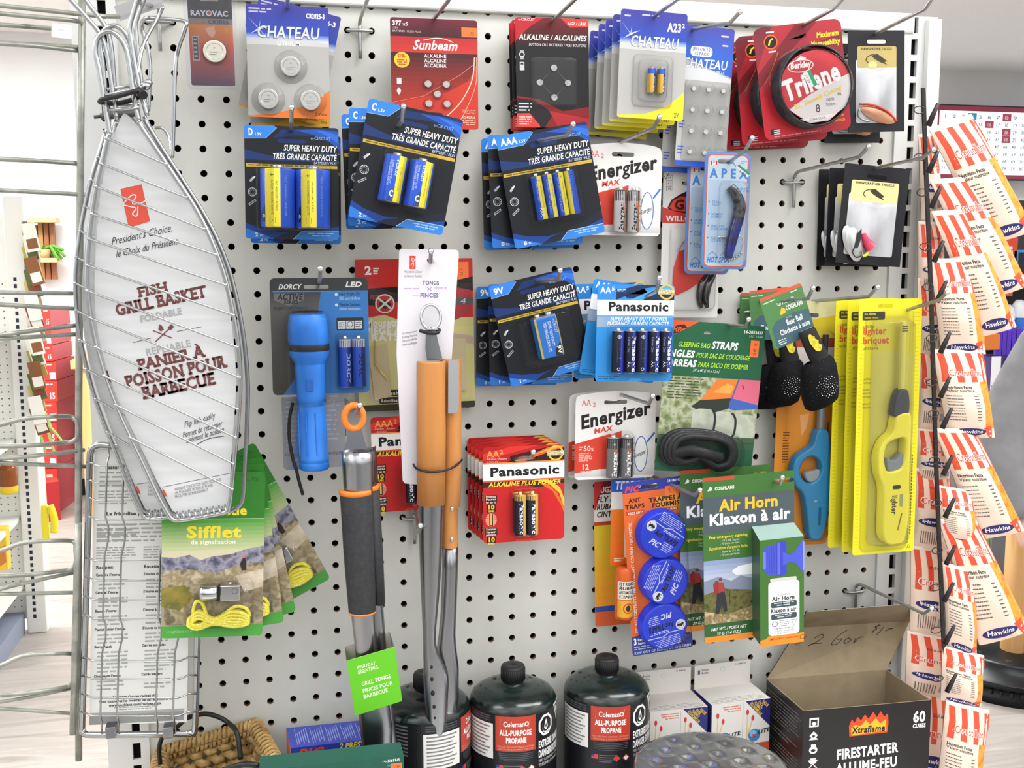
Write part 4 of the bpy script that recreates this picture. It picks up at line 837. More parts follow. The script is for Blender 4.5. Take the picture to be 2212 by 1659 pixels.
# ---------------------------------------------------------------- flashlight pack
c = Card('flashlight_pack', 'grey and blue pack with a blue flashlight and two batteries', 'flashlight', 213, 245, (582, 601), (794, 598), (588, 854), .055, None, '5a5a5c', 10, (100, 19, 54), part='insert_card')
c.rect(0, 0, 213, 27, '3c3d40'); c.grad(0, 27, 213, 60, '47484b', '63625f', 4); c.grad(0, 60, 110, 245, '63625f', '4a4640', 8)
c.poly([(110, 27), (213, 27), (213, 245), (22, 245), (56, 202), (96, 110)], '3a84cf'); c.rect(6, 27, 150, 29, '4a9ae6')
c.text('DORCY', 18, 66, 23, 10, WH, 2, .25); c.text('LED', 163, 199, 19, 10, WH, 2, .3); c.text('ACTIVE', 16, 70, 45, 12, '2e2e30', 2, .12); c.text('SERIES', 29, 60, 53, 6, '2e2e30', 2, .12); c.poly([(8, 32), (72, 32), (72, 46), (40, 58), (8, 46)], '7f7f80'); c.text('ACTIVE', 16, 70, 45, 12, '2e2e30', 2, .12); c.text('SERIES', 29, 60, 53, 6, '2e2e30', 2, .12)
c.text('RUBBER / CAOUTCHOUC', 8, 80, 66, 6, '3a3a3a', 1)
for y, a, b in ((37, 'Super Bright LED', 'DEL super brillante'), (59, 'Weather Resistant', 'Résistante aux intempéries')):
    c.rect(140, y-5, 146, y+1, 'e8eef6', 2); c.text(a, 149, 196, y, 6, '15304f', 1); c.text(b, 149, 196, y+9, 6, 'd6e4f4', 0, .15)
c.rect(142, 84, 202, 111, '2c3036', 3)
for i in range(3): c.rect(145+i*18.5, 91, 162+i*18.5, 108, 'e0e4e8')
c.ring(172, 98, 6, 1.4, '4a4e54', 14); c.dashes(147, 94, 160, 106, 3, '6a6e74', .5); c.dashes(184, 94, 198, 106, 3, '6a6e74', .5, 2)
c.done(); s = c.s
t = MB(); blu = nmat(['2a78d8', '2f82e4'], 40, .4); X = lambda u, v, dep: c.x(u, v, dep)
def fl(b, prof, m, seg=36, uo=lambda v: 78+(v-60)*.02):
    n = seg; vs = []
    for r, v in prof: vs += [X(uo(v)+r*math.cos(6.2832*i/n), v, 34+r*math.sin(6.2832*i/n)) for i in range(n)]
    b.add(vs, [(k*n+i, k*n+(i+1) % n, (k+1)*n+(i+1) % n, (k+1)*n+i) for k in range(len(prof)-1) for i in range(n)], m, True)
    b.add(vs, [tuple(range(n))], m); b.add(vs, [tuple(range((len(prof)-1)*n, len(prof)*n))], m)
fl(t, [(36, 73), (40, 78), (43, 100), (44, 130), (42, 136)], blu); fl(t, [(44, 136), (44.5, 138), (44.5, 147), (43, 149)], mat('2b2b30', .5)); fl(t, [(43, 149), (43, 158), (34, 172), (32, 178)], blu)
fl(t, [(32, 176), (33, 182), (31, 240), (31, 262), (29, 264)], blu); fl(t, [(28, 262), (30, 268), (31, 372), (33, 374), (33, 382), (32, 383), (33, 384), (33, 396), (30, 400)], blu)
for k in range(10):
    a = 6.2832*k/10; t.tube([X(79+32*math.cos(a), 276, 34+32*math.sin(a)), X(80+33*math.cos(a), 366, 34+32*math.sin(a))], 1.3*s, blu, 6)
t.tube(smooth([X(50, 376, 40), X(40, 384, 42), (X(42, 396, 42)), X(52, 394, 40)], 4), 2.6*s, blu, 8); t.box(X(70, 0, 0).x, X(86, 0, 0).x, X(0, 0, 68).y, X(0, 0, 60).y, X(0, 232, 0).z, X(0, 206, 0).z, mat('2468c0', .5), .001)
f_ = t.build('flashlight', c.root)
b = MB(); b.lathe([(35*s, -73*s), (34*s, -71.5*s), (30*s, -71.5*s), (29*s, -73*s)], mat('2a2a2e'), 30, (78*s, X(0, 0, 34).y, 0)); b.build('bezel_ring', f_)
b = MB(); b.tube(smooth([X(42, 258, 30), X(34, 290, 34), X(32, 330, 36), X(38, 372, 42), X(44, 392, 46), X(50, 420, 46), X(58, 452, 42)], 6), 3.6*s, mat('1a1a1d', .7), 8); b.build('wrist_strap', f_)
for u in (144, 174): c.battery(u, u+29, 121, 230, lambda x, z: '2349b8' if x < .3 else '1a2c72', 'cfd1d3', texts=(lambda p, cx, r, a, b: p.rect(cx-r*1.4, a+1, cx+r*1.4, a+.17*(b-a), 'b9bcc0'), vt('DORCY', -.05, .28, .9, 11, '1a1d30', 2, .2) if u == 174 else vt('DORCY', .2, .28, .9, 9, '8fa4dc', 2, .2)))
c.blister(140, 116, 207, 236, 32, 10, 4); c.blister(30, 66, 128, 262, 84, 26, 8, name='flashlight_bubble')
c.blister(-14, -12, 222, 262, 5, 14, 3, FILM, name='clamshell', flange=1)
b = MB(); q = [(18, 250), (18, 400), (24, 406), (150, 404), (156, 398), (156, 246)]; b.prism([(X(u, v, 0).x, X(u, v, 0).z) for u, v in q], .0008, 0, nmat(['8f9094', '9b9ca0'], 30, .4)); L = Pr(b, lambda u, v, h: V((u*s, -h, -v*s))); L.dashes(26, 262, 148, 380, 11, 'aeb0b4', .3, 4); L.text('REQUIRES 2 AA BATTERIES / 2 PILES AA REQUISES', 22, 152, 396, 6, '4a4a4e', 0); b.build('rear_leaflet', c.root)
# ---------------------------------------------------------------- mouse trap bag
c = Card('mouse_trap_bag', 'red and yellow mouse trap bag behind the white tongs card', 'mouse trap', 255, 332, (765.5, 561), (1020, 553), (770, 890), .012, None, 'd8d08a', 3, None, part='bag')
c.rect(0, 0, 255, 52, 'c5251f'); c.text('2', 21, 36, 32, 17, 'f4ece8', 2, out=('2a1412', 0)); c.dashes(39, 18, 52, 34, 3, 'e8d8d0', .6, 1); c.rect(222, 8, 246, 46, 'f7763a'); c.text('1.75', 226, 226+16, 22, 7, '8a4a20', 0, 0, 90)
c.rect(0, 52, 255, 130, 'cf2a22'); c.poly([(0, 64), (90, 60), (90, 92), (40, 100), (0, 96)], '241210'); c.text('THE PEST', 8, 52, 86, 9, 'c8372e', 1); c.ell(62, 96, 21, 'e8e4e0'); c.ell(62, 96, 18, 'cf2a22'); c.ell(62, 98, 13, '241210', 9); c.line([(46, 82), (78, 110)], 4, 'e8e4e0'); c.line([(78, 82), (46, 110)], 4, 'e8e4e0')
c.poly([(200, 52), (255, 40), (255, 72), (214, 62)], '241210'); c.poly([(190, 90), (220, 64), (250, 70), (250, 120), (214, 136)], 'b03038'); c.rect(214, 86, 255, 102, '55585c'); c.text('4', 226, 238, 100, 12, 'd8d8d8', 0, .2)
c.poly([(0, 130), (60, 120), (110, 140), (110, 332), (0, 332)], 'd9d393'); c.text('Mousetrap', 20, 108, 146, 16, 'f4f0ea', 2, out=('3a1412', 0)); c.text('PIÈGE À', 18, 96, 162, 14, 'f4f0ea', 2); c.text('RATS', 30, 92, 177, 14, 'f4f0ea', 2)
c.poly([(20, 190), (46, 190), (60, 310), (34, 316), (24, 300)], 'dccfb4'); c.poly([(180, 150), (255, 150), (255, 310), (190, 310)], 'dbd68e'); c.poly([(180, 160), (255, 172), (255, 190), (180, 178)], 'cbb0a0')
for i, t_ in enumerate(('Reusable', 'Réutilisable', 'Reutilizable')): c.rect(44, 286+i*16, 100, 300+i*16, '241f1c', 3); c.text(t_, 47, 96, 297+i*16, 7, 'e8e4da', 1, .1)
c.rect(0, 318, 255, 332, '33301f'); c.done()
b = MB(); wd_ = nmat(['d8c8a4', 'c9b88e'], 30, .6, (1, 1, .1)); X = c.x
b.prism([(X(u, v, 0).x, X(u, v, 0).z) for u, v in ((22, 190), (62, 184), (70, 300), (34, 306))], -c.th-.001, -c.th-.004, wd_); b.prism([(X(u, v, 0).x, X(u, v, 0).z) for u, v in ((186, 176), (236, 176), (236, 292), (186, 292))], -c.th-.001, -c.th-.004, wd_)
b.tube([X(36, 176, 18), X(36, 228, 18), X(48, 244, 18), X(62, 262, 18)], .001, mat('c8b060', .3, .9), 6); b.build('wooden_trap', c.root)
b = MB(); g = lambda u, v: X(2+251*u, 54+264*v, 3+26*math.sin(math.pi*u)**.6*math.sin(math.pi*v)**.6+2*math.sin(14*u+9*v)*math.sin(math.pi*u)); b.grid(g, 20, 20, FILM); b.build('clear_film', c.root)
# ---------------------------------------------------------------- wooden tongs on a white card
c = Card('grill_tongs', 'long steel grill tongs with brown wooden handles on a white hang card', 'tongs', 129, 516, (862, 538), (991, 539.5), (862, 1054), .088, None, 'dedbe2', 6, (65, 23, 11), part='hang_card', th=.0012,
 outline=[(0, 6), (3, 1), (8, 0), (122, 0), (127, 2), (129, 8), (114, 236), (100, 420), (60, 512), (12, 506), (7, 500), (-6, 222)])
c.rect(22, 14, 35, 42, 'd8433a'); c.line(smooth([(25, 34, 0), (33, 22, 0), (26, 20, 0), (31, 30, 0), (29, 40, 0)], 4), 1.2, 'f2e8e8')
c.text("President's Choice", 10, 48, 50, 5.5, '4a4a55', 0, .35); c.text('le Choix du Président', 10, 48, 59, 5.5, '4a4a55', 0, .35)
c.text('TONGS', 50, 86, 75, 8, '6a5a80', 2); c.text('PINCES', 45, 85, 102, 9, '7a6a98', 2); c.dashes(10, 82, 54, 87, 1, 'c4a8c8', .6, 1); c.dashes(76, 80, 120, 85, 1, 'c4a8c8', .6, 2); c.line([(60, 88), (70, 80)], 1.4, '8a7a9a'); c.line([(60, 80), (70, 88)], 1.4, '8a7a9a'); c.line([(28, 98), (44, 98)], .7, 'b8a8c0'); c.line([(92, 96), (104, 96)], .7, 'b8a8c0')
for i, t_ in enumerate(('Convenient', 'locking feature', 'Une commodité de', 'verrouillage')): c.text(t_, 6, 38, 182+i*8, 5, '5a5a68', 0, .25, -10)
c.done(); s = c.s; X = c.x
wood = nmat(['a9682f', 'b9783a', 'c4864a', 'b06e34'], 14, .42, (1.2, 1.2, .12), 5, .4, lo=.3, hi=.7); st = STEEL
def trough(b, rows, m, seg=14, thick=2.0, open_r=True):
    """rows: (v, u centre, half width, depth of crown, dep offset); a half-round channel, open side to the board or the side"""
    n = seg+1; out = []; inn = []
    for v, u, hw, dp, off in rows:
        out += [X(u-hw*math.cos(math.pi*i/seg), v, off+dp*math.sin(math.pi*i/seg)) for i in range(n)]
        inn += [X(u-(hw-thick)*math.cos(math.pi*i/seg), v, off+(dp-thick)*math.sin(math.pi*i/seg)) for i in range(n)]
    k = len(rows); q = [(j*n+i, j*n+i+1, (j+1)*n+i+1, (j+1)*n+i) for j in range(k-1) for i in range(seg)]
    b.add(out, q, m, True); b.add(inn, q, m, True); N = len(out)
    for j in (0, k-1): b.add(out+inn, [(j*n+i, j*n+i+1, N+j*n+i+1, N+j*n+i) for i in range(seg)], m)
    for i in (0, seg): b.add(out+inn, [(j*n+i, (j+1)*n+i, N+(j+1)*n+i, N+j*n+i) for j in range(k-1)], m)
b = MB(); front = [(540, 67, 28, 26, 22), (640, 66, 26, 25, 22), (740, 65, 21, 22, 22), (830, 63, 15, 16, 22), (862, 63, 14, 15, 22), (885, 66, 17, 15, 22), (908, 72, 22, 15, 22), (936, 78, 28, 15, 22), (960, 79, 28, 15, 22), (1000, 79, 26, 14, 22), (1040, 80, 24, 12, 23), (1058, 82, 19, 10, 24), (1070, 83, 13, 8, 26), (1075, 84, 6, 5, 28)]
trough(b, front, st, thick=1.2); 
L = Pr(b, lambda u, v, h: X(u, v, 42+h/s-.012*(u-66)**2))
for (u, v, r, dq) in ((66, 912, 3.2, 36.6), (67, 940, 4, 36), (69, 972, 5, 36), (72, 1004, 3.8, 35.6), (74, 1030, 2.8, 34.6)): b.ball(X(u, v, dq), r*s, mat('1c1c1e', .8), 10, (1, .3, 1.3))
b.build('front_arm', c.root)
b = MB(); back = [(640, 112, 18, 20, 2), (700, 112, 18, 20, 2), (800, 109, 18, 18, 2), (850, 106, 19, 17, 2), (880, 105, 22, 16, 2), (930, 108, 25, 15, 2), (1000, 108, 25, 14, 2), (1036, 104, 22, 12, 4), (1058, 100, 14, 9, 6)]
trough(b, back, st, thick=1.2)
b.build('rear_arm', c.root)
b = MB(); trough(b, [(236, 66, 31, 30, 23), (240, 66, 32, 31, 23), (400, 66, 32, 31, 23), (548, 66, 31, 30, 23)], wood, thick=5); b.build('front_handle', c.root)
b = MB(); trough(b, [(234, 112, 22, 26, 0), (238, 112, 23, 27, 0), (440, 113, 23, 27, 0), (560, 113, 22, 26, 0), (562, 110, 20, 25, 0), (650, 110, 20, 25, 0)], wood, thick=5)
for v in (560, 628):
    b.ball(X(112, v, 27), 4.5*s, mat('c8c8c6', .25, 1), 10, (1, .5, 1))
b.build('rear_handle', c.root)
b = MB(); pl = [(100, 236), (116, 232), (123, 240), (123, 340), (118, 348), (100, 348)]; b.prism([(X(u, v, 0).x, X(u, v, 0).z) for u, v in pl], -c.th-.0185, -c.th-.0200, mat('d4d5da', .25, .9)); b.ball(X(110, 257, 38), 4.5*s, mat('b0b0b0', .25, 1), 10, (1, .5, 1)); b.build('lock_plate', c.root)
b = MB(); b.prism([(X(u, v, 0).x, X(u, v, 0).z) for u, v in ((55, 180), (78, 180), (84, 206), (92, 236), (58, 236), (54, 210))], -c.th-.0070, -c.th-.0085, st); b.build('pull_tab', c.root)
b = MB(); b.tube(smooth([X(65+21*math.cos(a), 143+26*math.sin(a), 22+3*math.sin(a)) for a in [6.2832*i/16 for i in range(16)]], 4, True), 3.4*s, CHROME, 10, True); b.tube([X(56, 168, 24), X(80, 168, 24)], 5*s, CHROME, 10); b.build('hanging_ring', c.root)
b = MB(); b.tube(smooth([X(42, 172, 18), X(60, 176, 29), X(78, 176, 27), X(84, 170, 18)], 5), 4*s, mat('1d1d1f', .5), 8); b.build('zip_tie', c.root); b = MB(); b.tube(smooth([X(29, 462, 12), X(34, 467, 40), X(60, 471, 57), X(96, 469, 50), X(120, 463, 32), X(137, 456, 8)], 6), 2.6*s, mat('1d1d1f', .4), 8); b.build('zip_tie', c.root)
# ---------------------------------------------------------------- black and orange tongs
o = W(765, 890, .108)
t = empty('locking_tongs', 'steel grill tongs with a black grip, orange loop and green paper sleeve', 'tongs', None, o)
s = (W(900, 890, .108)-W(800, 890, .108)).length/100
def X(u, v, dep): return V(((u-765)*s, -dep*s, -(v-890)*s*1.012))
orange = mat('ee8330', .45)
b = MB(); ring = [(764+20*math.cos(a)*(1-.0*math.sin(a)), 901+25*math.sin(a)) for a in [6.2832*i/24 for i in range(24)]]; b.tube([X(u, v, 0) for u, v in ring], 7.5*s, orange, 12, True); b.build('hanging_loop', t)
def lerp(a, b_, f): return a+(b_-a)*f
b = MB(); b.prism([(X(u, v, 0).x, X(u, v, 0).z) for u, v in ((751, 926), (780, 926), (784, 945), (792, 975), (740, 975), (748, 950))], .001, -.0008, mat('c2c6d2', .12, 1)); b.build('pull_tab', t)
b = MB(); trough(b, [(974, 772, 36, 30, -2), (1000, 772, 35, 30, -2), (1330, 776, 27, 22, 0), (1420, 781, 24, 20, 0), (1480, 784, 24, 18, 0), (1530, 794, 34, 16, 0), (1600, 800, 36, 14, 0), (1690, 802, 30, 12, 0), (1725, 802, 10, 8, 0)], st, thick=1.4); b.build('front_arm', t)
b = MB(); trough(b, [(968, 786, 26, 22, -22), (1064, 792, 24, 22, -22), (1310, 801, 20, 20, -22), (1420, 808, 19, 18, -22), (1540, 818, 22, 15, -20), (1690, 832, 20, 12, -18), (1712, 832, 8, 8, -18)], st, thick=1.4); b.ball(X(790, 1004, 1), 5*s, CHROME, 10, (1, .5, 1)); b.build('rear_arm', t)
grip = nmat(['2e2e31', '38383b'], 220, .7)
b = MB(); trough(b, [(1064, 767, 35, 36, -2), (1068, 767, 36, 37, -2), (1200, 770, 34, 35, -2), (1326, 774, 30, 30, -2), (1330, 774, 28, 29, -2)], grip, thick=5); b.build('front_grip', t)
b = MB(); trough(b, [(1058, 800, 17, 34, -20), (1200, 806, 17, 32, -20), (1316, 812, 14, 27, -20)], grip, thick=4); b.build('rear_grip', t)
for q_, th_ in (([(1056, 766, 37, 38, -3), (1067, 766, 37, 38, -3)], 7), ([(1050, 800, 18, 35, -20), (1060, 800, 18, 35, -20)], 6), ([(1326, 774, 30, 31, -3), (1331, 774, 30, 31, -3)], 5)): b = MB(); trough(b, q_, orange, thick=th_); b.build('orange_trim', t)
b = MB(); A = [X(736, 1428, 20), X(839, 1396, 46), X(853, 1519, 46), X(752, 1554, 20)]; n_ = (A[1]-A[0]).cross(A[3]-A[0]).normalized(); n_ = n_ if n_.y < 0 else -n_
Bk = [A[0]+V((0, 62*s, .004)), A[1]+V((-.002, 66*s, .005)), A[2]+V((0, 66*s, .004)), A[3]+V((0, 62*s, .004))]; gr = mat('63bf22', .45); kr = mat('b9b4a6', .7)
b.quad(*A, gr); b.quad(*Bk, kr); b.quad(A[0], A[3], Bk[3], Bk[0], gr); b.quad(A[1], A[2], Bk[2], Bk[1], kr); k_ = [q-n_*.0005 for q in A]; b.quad(*k_, kr); b.quad(A[0], A[1], k_[1], k_[0], 'dfe8cf')
ux = (A[1]-A[0])/106; vx = (A[3]-A[0])/128; L = Pr(b, lambda u, v, h: A[0]+ux*u+vx*v+n_*(h+.0001))
L.text('EVERYDAY', 20, 60, 26, 7, 'dff2cf', 1, .1, 0); L.text('ESSENTIALS.', 20, 66, 37, 8, 'dff2cf', 1, .1); L.text('GRILL TONGS', 24, 88, 66, 9, 'e6f5d8', 1); L.text('PINCES POUR', 24, 90, 82, 8.5, 'e6f5d8', 1); L.text('BARBECUE', 24, 78, 95, 8.5, 'e6f5d8', 1); b.build('paper_sleeve', t)
# ---------------------------------------------------------------- strap card
c = Card('strap_card', 'green card of black straps with a camping picture, orange price sticker at top right', 'straps', 213, 325, (1444, 690), (1654, 707.6), (1416, 1016), .068, None, '1d5a3c', 3, (86, 24, 15))
c.poly([(0, 0), (66, 0), (0, 40)], 'd8562e'); c.poly([(6, 22), (20, 10), (34, 8), (42, 14), (30, 18), (24, 26), (12, 30)], '2a1a14'); c.text('HP', 10, 28, 24, 10, 'd8562e', 2, .2)
c.text('14-3053437', 165, 208, 18, 6.5, WH, 1); c.text('MC 7448', 178, 208, 26, 5, 'a8c8b0', 0)
c.text('SLEEPING BAG', 26, 94, 55, 10, 'a6d62e', 1, .2); c.text('STRAPS', 98, 155, 55, 15, WH, 2, .15); c.text('ANGLES', -4, 62, 77, 14, WH, 2, .15); c.text('POUR SAC DE COUCHAGE', 66, 184, 76, 10, 'a6d62e', 1, .2); c.text('CORREAS', -8, 68, 97, 14, WH, 2, .15); c.text('PARA SACO DE DORMIR', 72, 182, 96, 10, 'a6d62e', 1, .2); c.text('3/4" x 48" (2 cm x 1.2 m)', 62, 120, 107, 6, 'd8e8dc', 0, .15)
c.rect(0, 118, 213, 245, nmat(['66744a', '8f9a70', 'b4b59c', '76855a'], 75, .5, detail=3)); c.dashes(12, 122, 90, 170, 8, '3c4430', .35, 4)
c.poly([(84, 168), (118, 120), (164, 118), (152, 160)], 'e07a30'); c.poly([(110, 150), (140, 128), (156, 134), (150, 150)], 'eea24e'); c.poly([(66, 182), (84, 168), (152, 160), (150, 182), (100, 200)], '2c332a'); c.poly([(152, 160), (166, 118), (213, 118), (213, 172)], 'd2667e'); c.poly([(152, 160), (213, 172), (213, 180), (160, 186), (148, 182)], '3c5fb0'); c.line([(165, 118), (150, 172)], 3, '4a5aa0'); c.line([(174, 130), (178, 139)], 2.4, '4a3030')
gb = nmat(['9fa595', 'b9beae', 'a9af9f'], 40, .6)
for i in range(3): c.poly(rrect(70+i*44, 186+i*4, 122+i*44, 246+i*3, 16, 5), gb)
c.line(smooth([(113, 186, 0), (120, 200, 0), (120, 230, 0), (112, 246, 0)], 5), 5, '24262a'); c.line(smooth([(157, 192, 0), (166, 206, 0), (166, 236, 0), (156, 252, 0)], 5), 5, '24262a')
c.grad(0, 245, 213, 275, '42583c', '1d5a3c', 5); c.rect(0, 270, 213, 325, '1d5a3c'); c.text('CORREAS', 112, 150, 308, 7, '2f6e4e', 1); c.rect(183, 32, 202, 68, 'f7763a'); c.text('3.85', 190, 190+30, 36, 7, '7a3a1a', 0, 0, 90)
c.done(); bw = nmat(['15161a', '1f2024'], 150, .55)
b = MB()
for k, (dp, sc) in enumerate(((6, 1), (14, .93), (22, .86), (28, .78))):
    pts = [(90, 236), (40, 238), (14, 256), (12, 290), (36, 306), (66, 300), (84, 290), (104, 298), (130, 314), (158, 308), (170, 284), (160, 254), (130, 240)]
    b.tube(smooth([c.x(90+(u-90)*sc, 272+(v-272)*sc, dp) for u, v in pts], 5, True), 7*c.s, bw, 8, True)
b.tube(smooth([c.x(28, 282, 24), c.x(60, 272, 30), c.x(90, 276, 32), c.x(130, 286, 26)], 5), 13*c.s, bw, 8); b.build('coiled_straps', c.root)
b = MB(); pts = smooth([(90, 222, 0), (40, 222, 0), (4, 246, 0), (0, 290, 0), (30, 318, 0), (66, 312, 0), (84, 302, 0), (104, 310, 0), (130, 326, 0), (170, 318, 0), (184, 284, 0), (172, 244, 0), (132, 226, 0)], 4, True)
c.rings(b, [([(90+(p[0]-90)*q, 270+(p[1]-270)*q) for p in pts], h) for q, h in ((1.04, .5), (1, 2), (.97, 30), (.9, 40), (.8, 42))], BLIS); b.build('blister', c.root)
# ---------------------------------------------------------------- bell pouches
def bell(label, q, d):
    c = Card('bear_bell', label, 'bell', 98, 116, *q, d, 'black bell pouches on green cards', '4f7f4a', 6, (54, 25, 42))
    c.rect(0, 0, 98, 7, 'd8553e'); c.dashes(5, 12, 44, 16, 1, 'b8d0b0', .6, 1); c.dashes(70, 10, 95, 14, 1, 'b8d0b0', .6, 2); c.poly([(34, 46), (42, 34), (48, 40), (48, 48), (36, 50)], 'd8b43e'); c.text('COGHLANS', 50, 90, 45, 10, WH, 2)
    c.poly([(8, 70), (22, 58), (60, 54), (98, 58), (98, 106), (90, 116), (8, 116), (6, 110)], '43606a'); c.text('Bear Bell', 42, 80, 76, 12, WH, 1); c.text('Clochette à ours', 22, 92, 92, 11, WH, 1); c.text('No. 0425', 44, 58, 61, 4, 'c8d4d8', 0); c.dashes(12, 100, 32, 114, 3, 'c8d4d8', .4, 3, 1); c.dashes(66, 100, 92, 114, 3, 'c8d4d8', .4, 4, 2); c.done()
    st_ = nmat(['0b0b0e', '121216'], 160, .75); s = c.s
    b = MB(); rows = []
    n = 18; vs = []
    for v, u, hw, dp in ((98, 72, 19, 5), (102, 73, 20, 9), (150, 79, 21, 11), (178, 84, 22, 12), (190, 84, 30, 18)):
        vs += [c.x(u-hw*math.cos(6.2832*i/n), v, 14+dp*math.sin(6.2832*i/n)) for i in range(n)]
    b.add(vs, [(k*n+i, k*n+(i+1) % n, (k+1)*n+(i+1) % n, (k+1)*n+i) for k in range(4) for i in range(n)], st_, True); b.add(vs, [tuple(range(n))], st_)
    L = Pr(b, lambda u, v, h: c.x(u, v, 25.3+h/s+(v-116)*.012)); L.poly([(66, 108), (72, 106), (76, 112), (80, 114), (80, 120), (86, 126), (84, 132), (90, 138), (88, 146), (82, 150), (74, 146), (70, 136), (66, 124)], nmat(['d9cf3a', 'b9a92e'], 300, .6)); b.build('strap', c.root)
    b = MB(); vs = []; prof = ((168, 30, 12), (176, 37, 22), (192, 40, 30), (215, 41, 35), (242, 41, 34), (262, 37, 26), (270, 26, 14))
    for v, hw, dp in prof: vs += [c.x(74-(v-178)*.2-hw*math.cos(6.2832*i/n), v, 14+dp*math.sin(6.2832*i/n)) for i in range(n)]
    K = len(prof); mesh_m, nt, bs = newmat('mesh_pouch'); tc = nt.nodes.new('ShaderNodeTexCoord'); vo = nt.nodes.new('ShaderNodeTexVoronoi'); vo.inputs['Scale'].default_value = 330; cr = nt.nodes.new('ShaderNodeValToRGB')
    nt.links.new(tc.outputs['Object'], vo.inputs[0]); nt.links.new(vo.outputs['Distance'], cr.inputs[0]); cr.color_ramp.elements[0].color = (.10, .10, .11, 1); cr.color_ramp.elements[1].color = (.004, .004, .005, 1); cr.color_ramp.elements[0].position = .04; cr.color_ramp.elements[1].position = .16
    nt.links.new(cr.outputs[0], bs.inputs['Base Color']); bs.inputs['Roughness'].default_value = .7; bs.inputs['Specular IOR Level'].default_value = .12
    b.add(vs, [(k*n+i, k*n+(i+1) % n, (k+1)*n+(i+1) % n, (k+1)*n+i) for k in range(K-1) for i in range(n)], mesh_m, True); b.add(vs, [tuple(range((K-1)*n, K*n))], st_); po = b.build('pouch', c.root)
    b = MB()
    for k in range(64):
        a = k*2.39996; q = math.sqrt(k/64)*24; u, v = 66+q*math.cos(a), 222+q*math.sin(a); dp = 14+35*math.sqrt(max(0, 1-((u-66)/41)**2))
        b.ball(c.x(u, v, dp-.2), (.75+.5*(k % 4 == 0))*s, mat('f6f7f8', .08, 1), 6)
    b.build('bell_glints', po); return c
bell('front black bell pouch on a tilted green card with a yellow bear emblem', ((1639, 647), (1731, 617), (1680, 753)), .098)
bb = last('bear_bell')
for px_, d_, rt_, lb_2 in (((1617, 629), .024, 15, 'second black bell pouch, left of the front one, its card half covered'), ((1598, 633), .006, 19, 'rearmost black bell pouch with only a dark green card edge showing')):
    o = dup(bb, lb_2); o.location = W(*px_, d_); o.rotation_euler.y += math.radians(rt_)
# ---------------------------------------------------------------- lighter packs
c = Card('lighter_pack', 'orange card with a blue gas lighter, behind the bell pouches', 'lighter', 122, 530, (1688, 650), (1812, 650), (1660, 1180), .018, None, 'dd8a22', 8, (58, 30, 44))
c.rect(0, 0, 122, 90, 'd8c12e'); c.poly([(0, 0), (122, 0), (122, 28), (60, 40), (0, 24)], 'dcd6a0'); c.rect(0, 78, 122, 98, 'a8492a'); c.rect(0, 98, 122, 200, 'd9d3cc'); c.grad(0, 196, 122, 240, 'd07a1c', 'dd8a22', 4)
c.dashes(16, 280, 30, 350, 12, '6a3c12', .4, 3); c.line([(112, 260), (112, 480)], 3, '7a4a18'); c.dashes(70, 512, 112, 520, 1, '6a3c12', .7, 2); c.poly([(50, 245), (70, 240), (66, 270), (56, 290)], 'e8a66a')
c.done(); s = c.s; X = c.x; bl = mat('2e86b8', .3, 0, .5)
def slab(b, pts, d0, d1, m, hole=None, bev=2.2):
    """rounded slab of outline pts (u, v) between depths d0 and d1, optional hole loop"""
    loops = [pts]+([hole] if hole else []); fl = [p for L_ in loops for p in L_]
    def ins(L_, q, sgn):
        o = []; n = len(L_)
        ar = sum(L_[i][0]*L_[(i+1) % n][1]-L_[(i+1) % n][0]*L_[i][1] for i in range(n)); g = (1 if ar > 0 else -1)*sgn
        for i in range(n):
            a, b_ = L_[i-1], L_[(i+1) % n]; dx, dy = b_[0]-a[0], b_[1]-a[1]; l = math.hypot(dx, dy) or 1; o.append((L_[i][0]-dy/l*q*g, L_[i][1]+dx/l*q*g))
        return o
    inn = [ins(L_, bev, 1 if k == 0 else -1) for k, L_ in enumerate(loops)]
    tri = tessellate_polygon([[V((u, v, 0)) for u, v in L_] for L_ in inn]); fi = [p for L_ in inn for p in L_]
    b.add([X(u, v, d1) for u, v in fi], [tuple(t_) for t_ in tri], m)
    for L_, I_ in zip(loops, inn):
        n = len(L_); vs = [X(u, v, d1) for u, v in I_]+[X(u, v, d1-bev*.7) for u, v in L_]+[X(u, v, d0) for u, v in L_]
        b.add(vs, [(k*n+i, k*n+(i+1) % n, (k+1)*n+(i+1) % n, (k+1)*n+i) for k in range(2) for i in range(n)], m, True)
def sp(p, n=4): return [tuple(q[:2]) for q in smooth([(a, b_, 0) for a, b_ in p], n, True)]
b = MB(); slab(b, sp([(78, 274), (98, 274), (106, 300), (108, 340), (112, 372), (112, 420), (108, 470), (100, 506), (86, 514), (72, 508), (66, 480), (60, 440), (52, 410), (36, 392), (28, 362), (36, 332), (56, 316), (70, 304)]), 3, 24, bl, sp([(44, 360), (52, 338), (70, 330), (86, 340), (90, 360), (82, 380), (64, 388), (50, 378)]), 4)
b.rect = None; lg = b.build('lighter_body', c.root)
b = MB(); slab(b, sp([(58, 374), (60, 366), (78, 362), (88, 360), (88, 374), (80, 384), (66, 386)]), 8, 20, mat('9aa0a2', .35), None, 2); b.build('trigger', lg)
b = MB(); b.tube([X(88, 226, 13), X(88, 276, 13)], 8*s, mat('8d9496', .35, .6), 14); b.tube([X(90, 70, 13), X(88, 226, 13)], 6*s, mat('3a3d42', .4, .5), 12); b.build('barrel', lg)
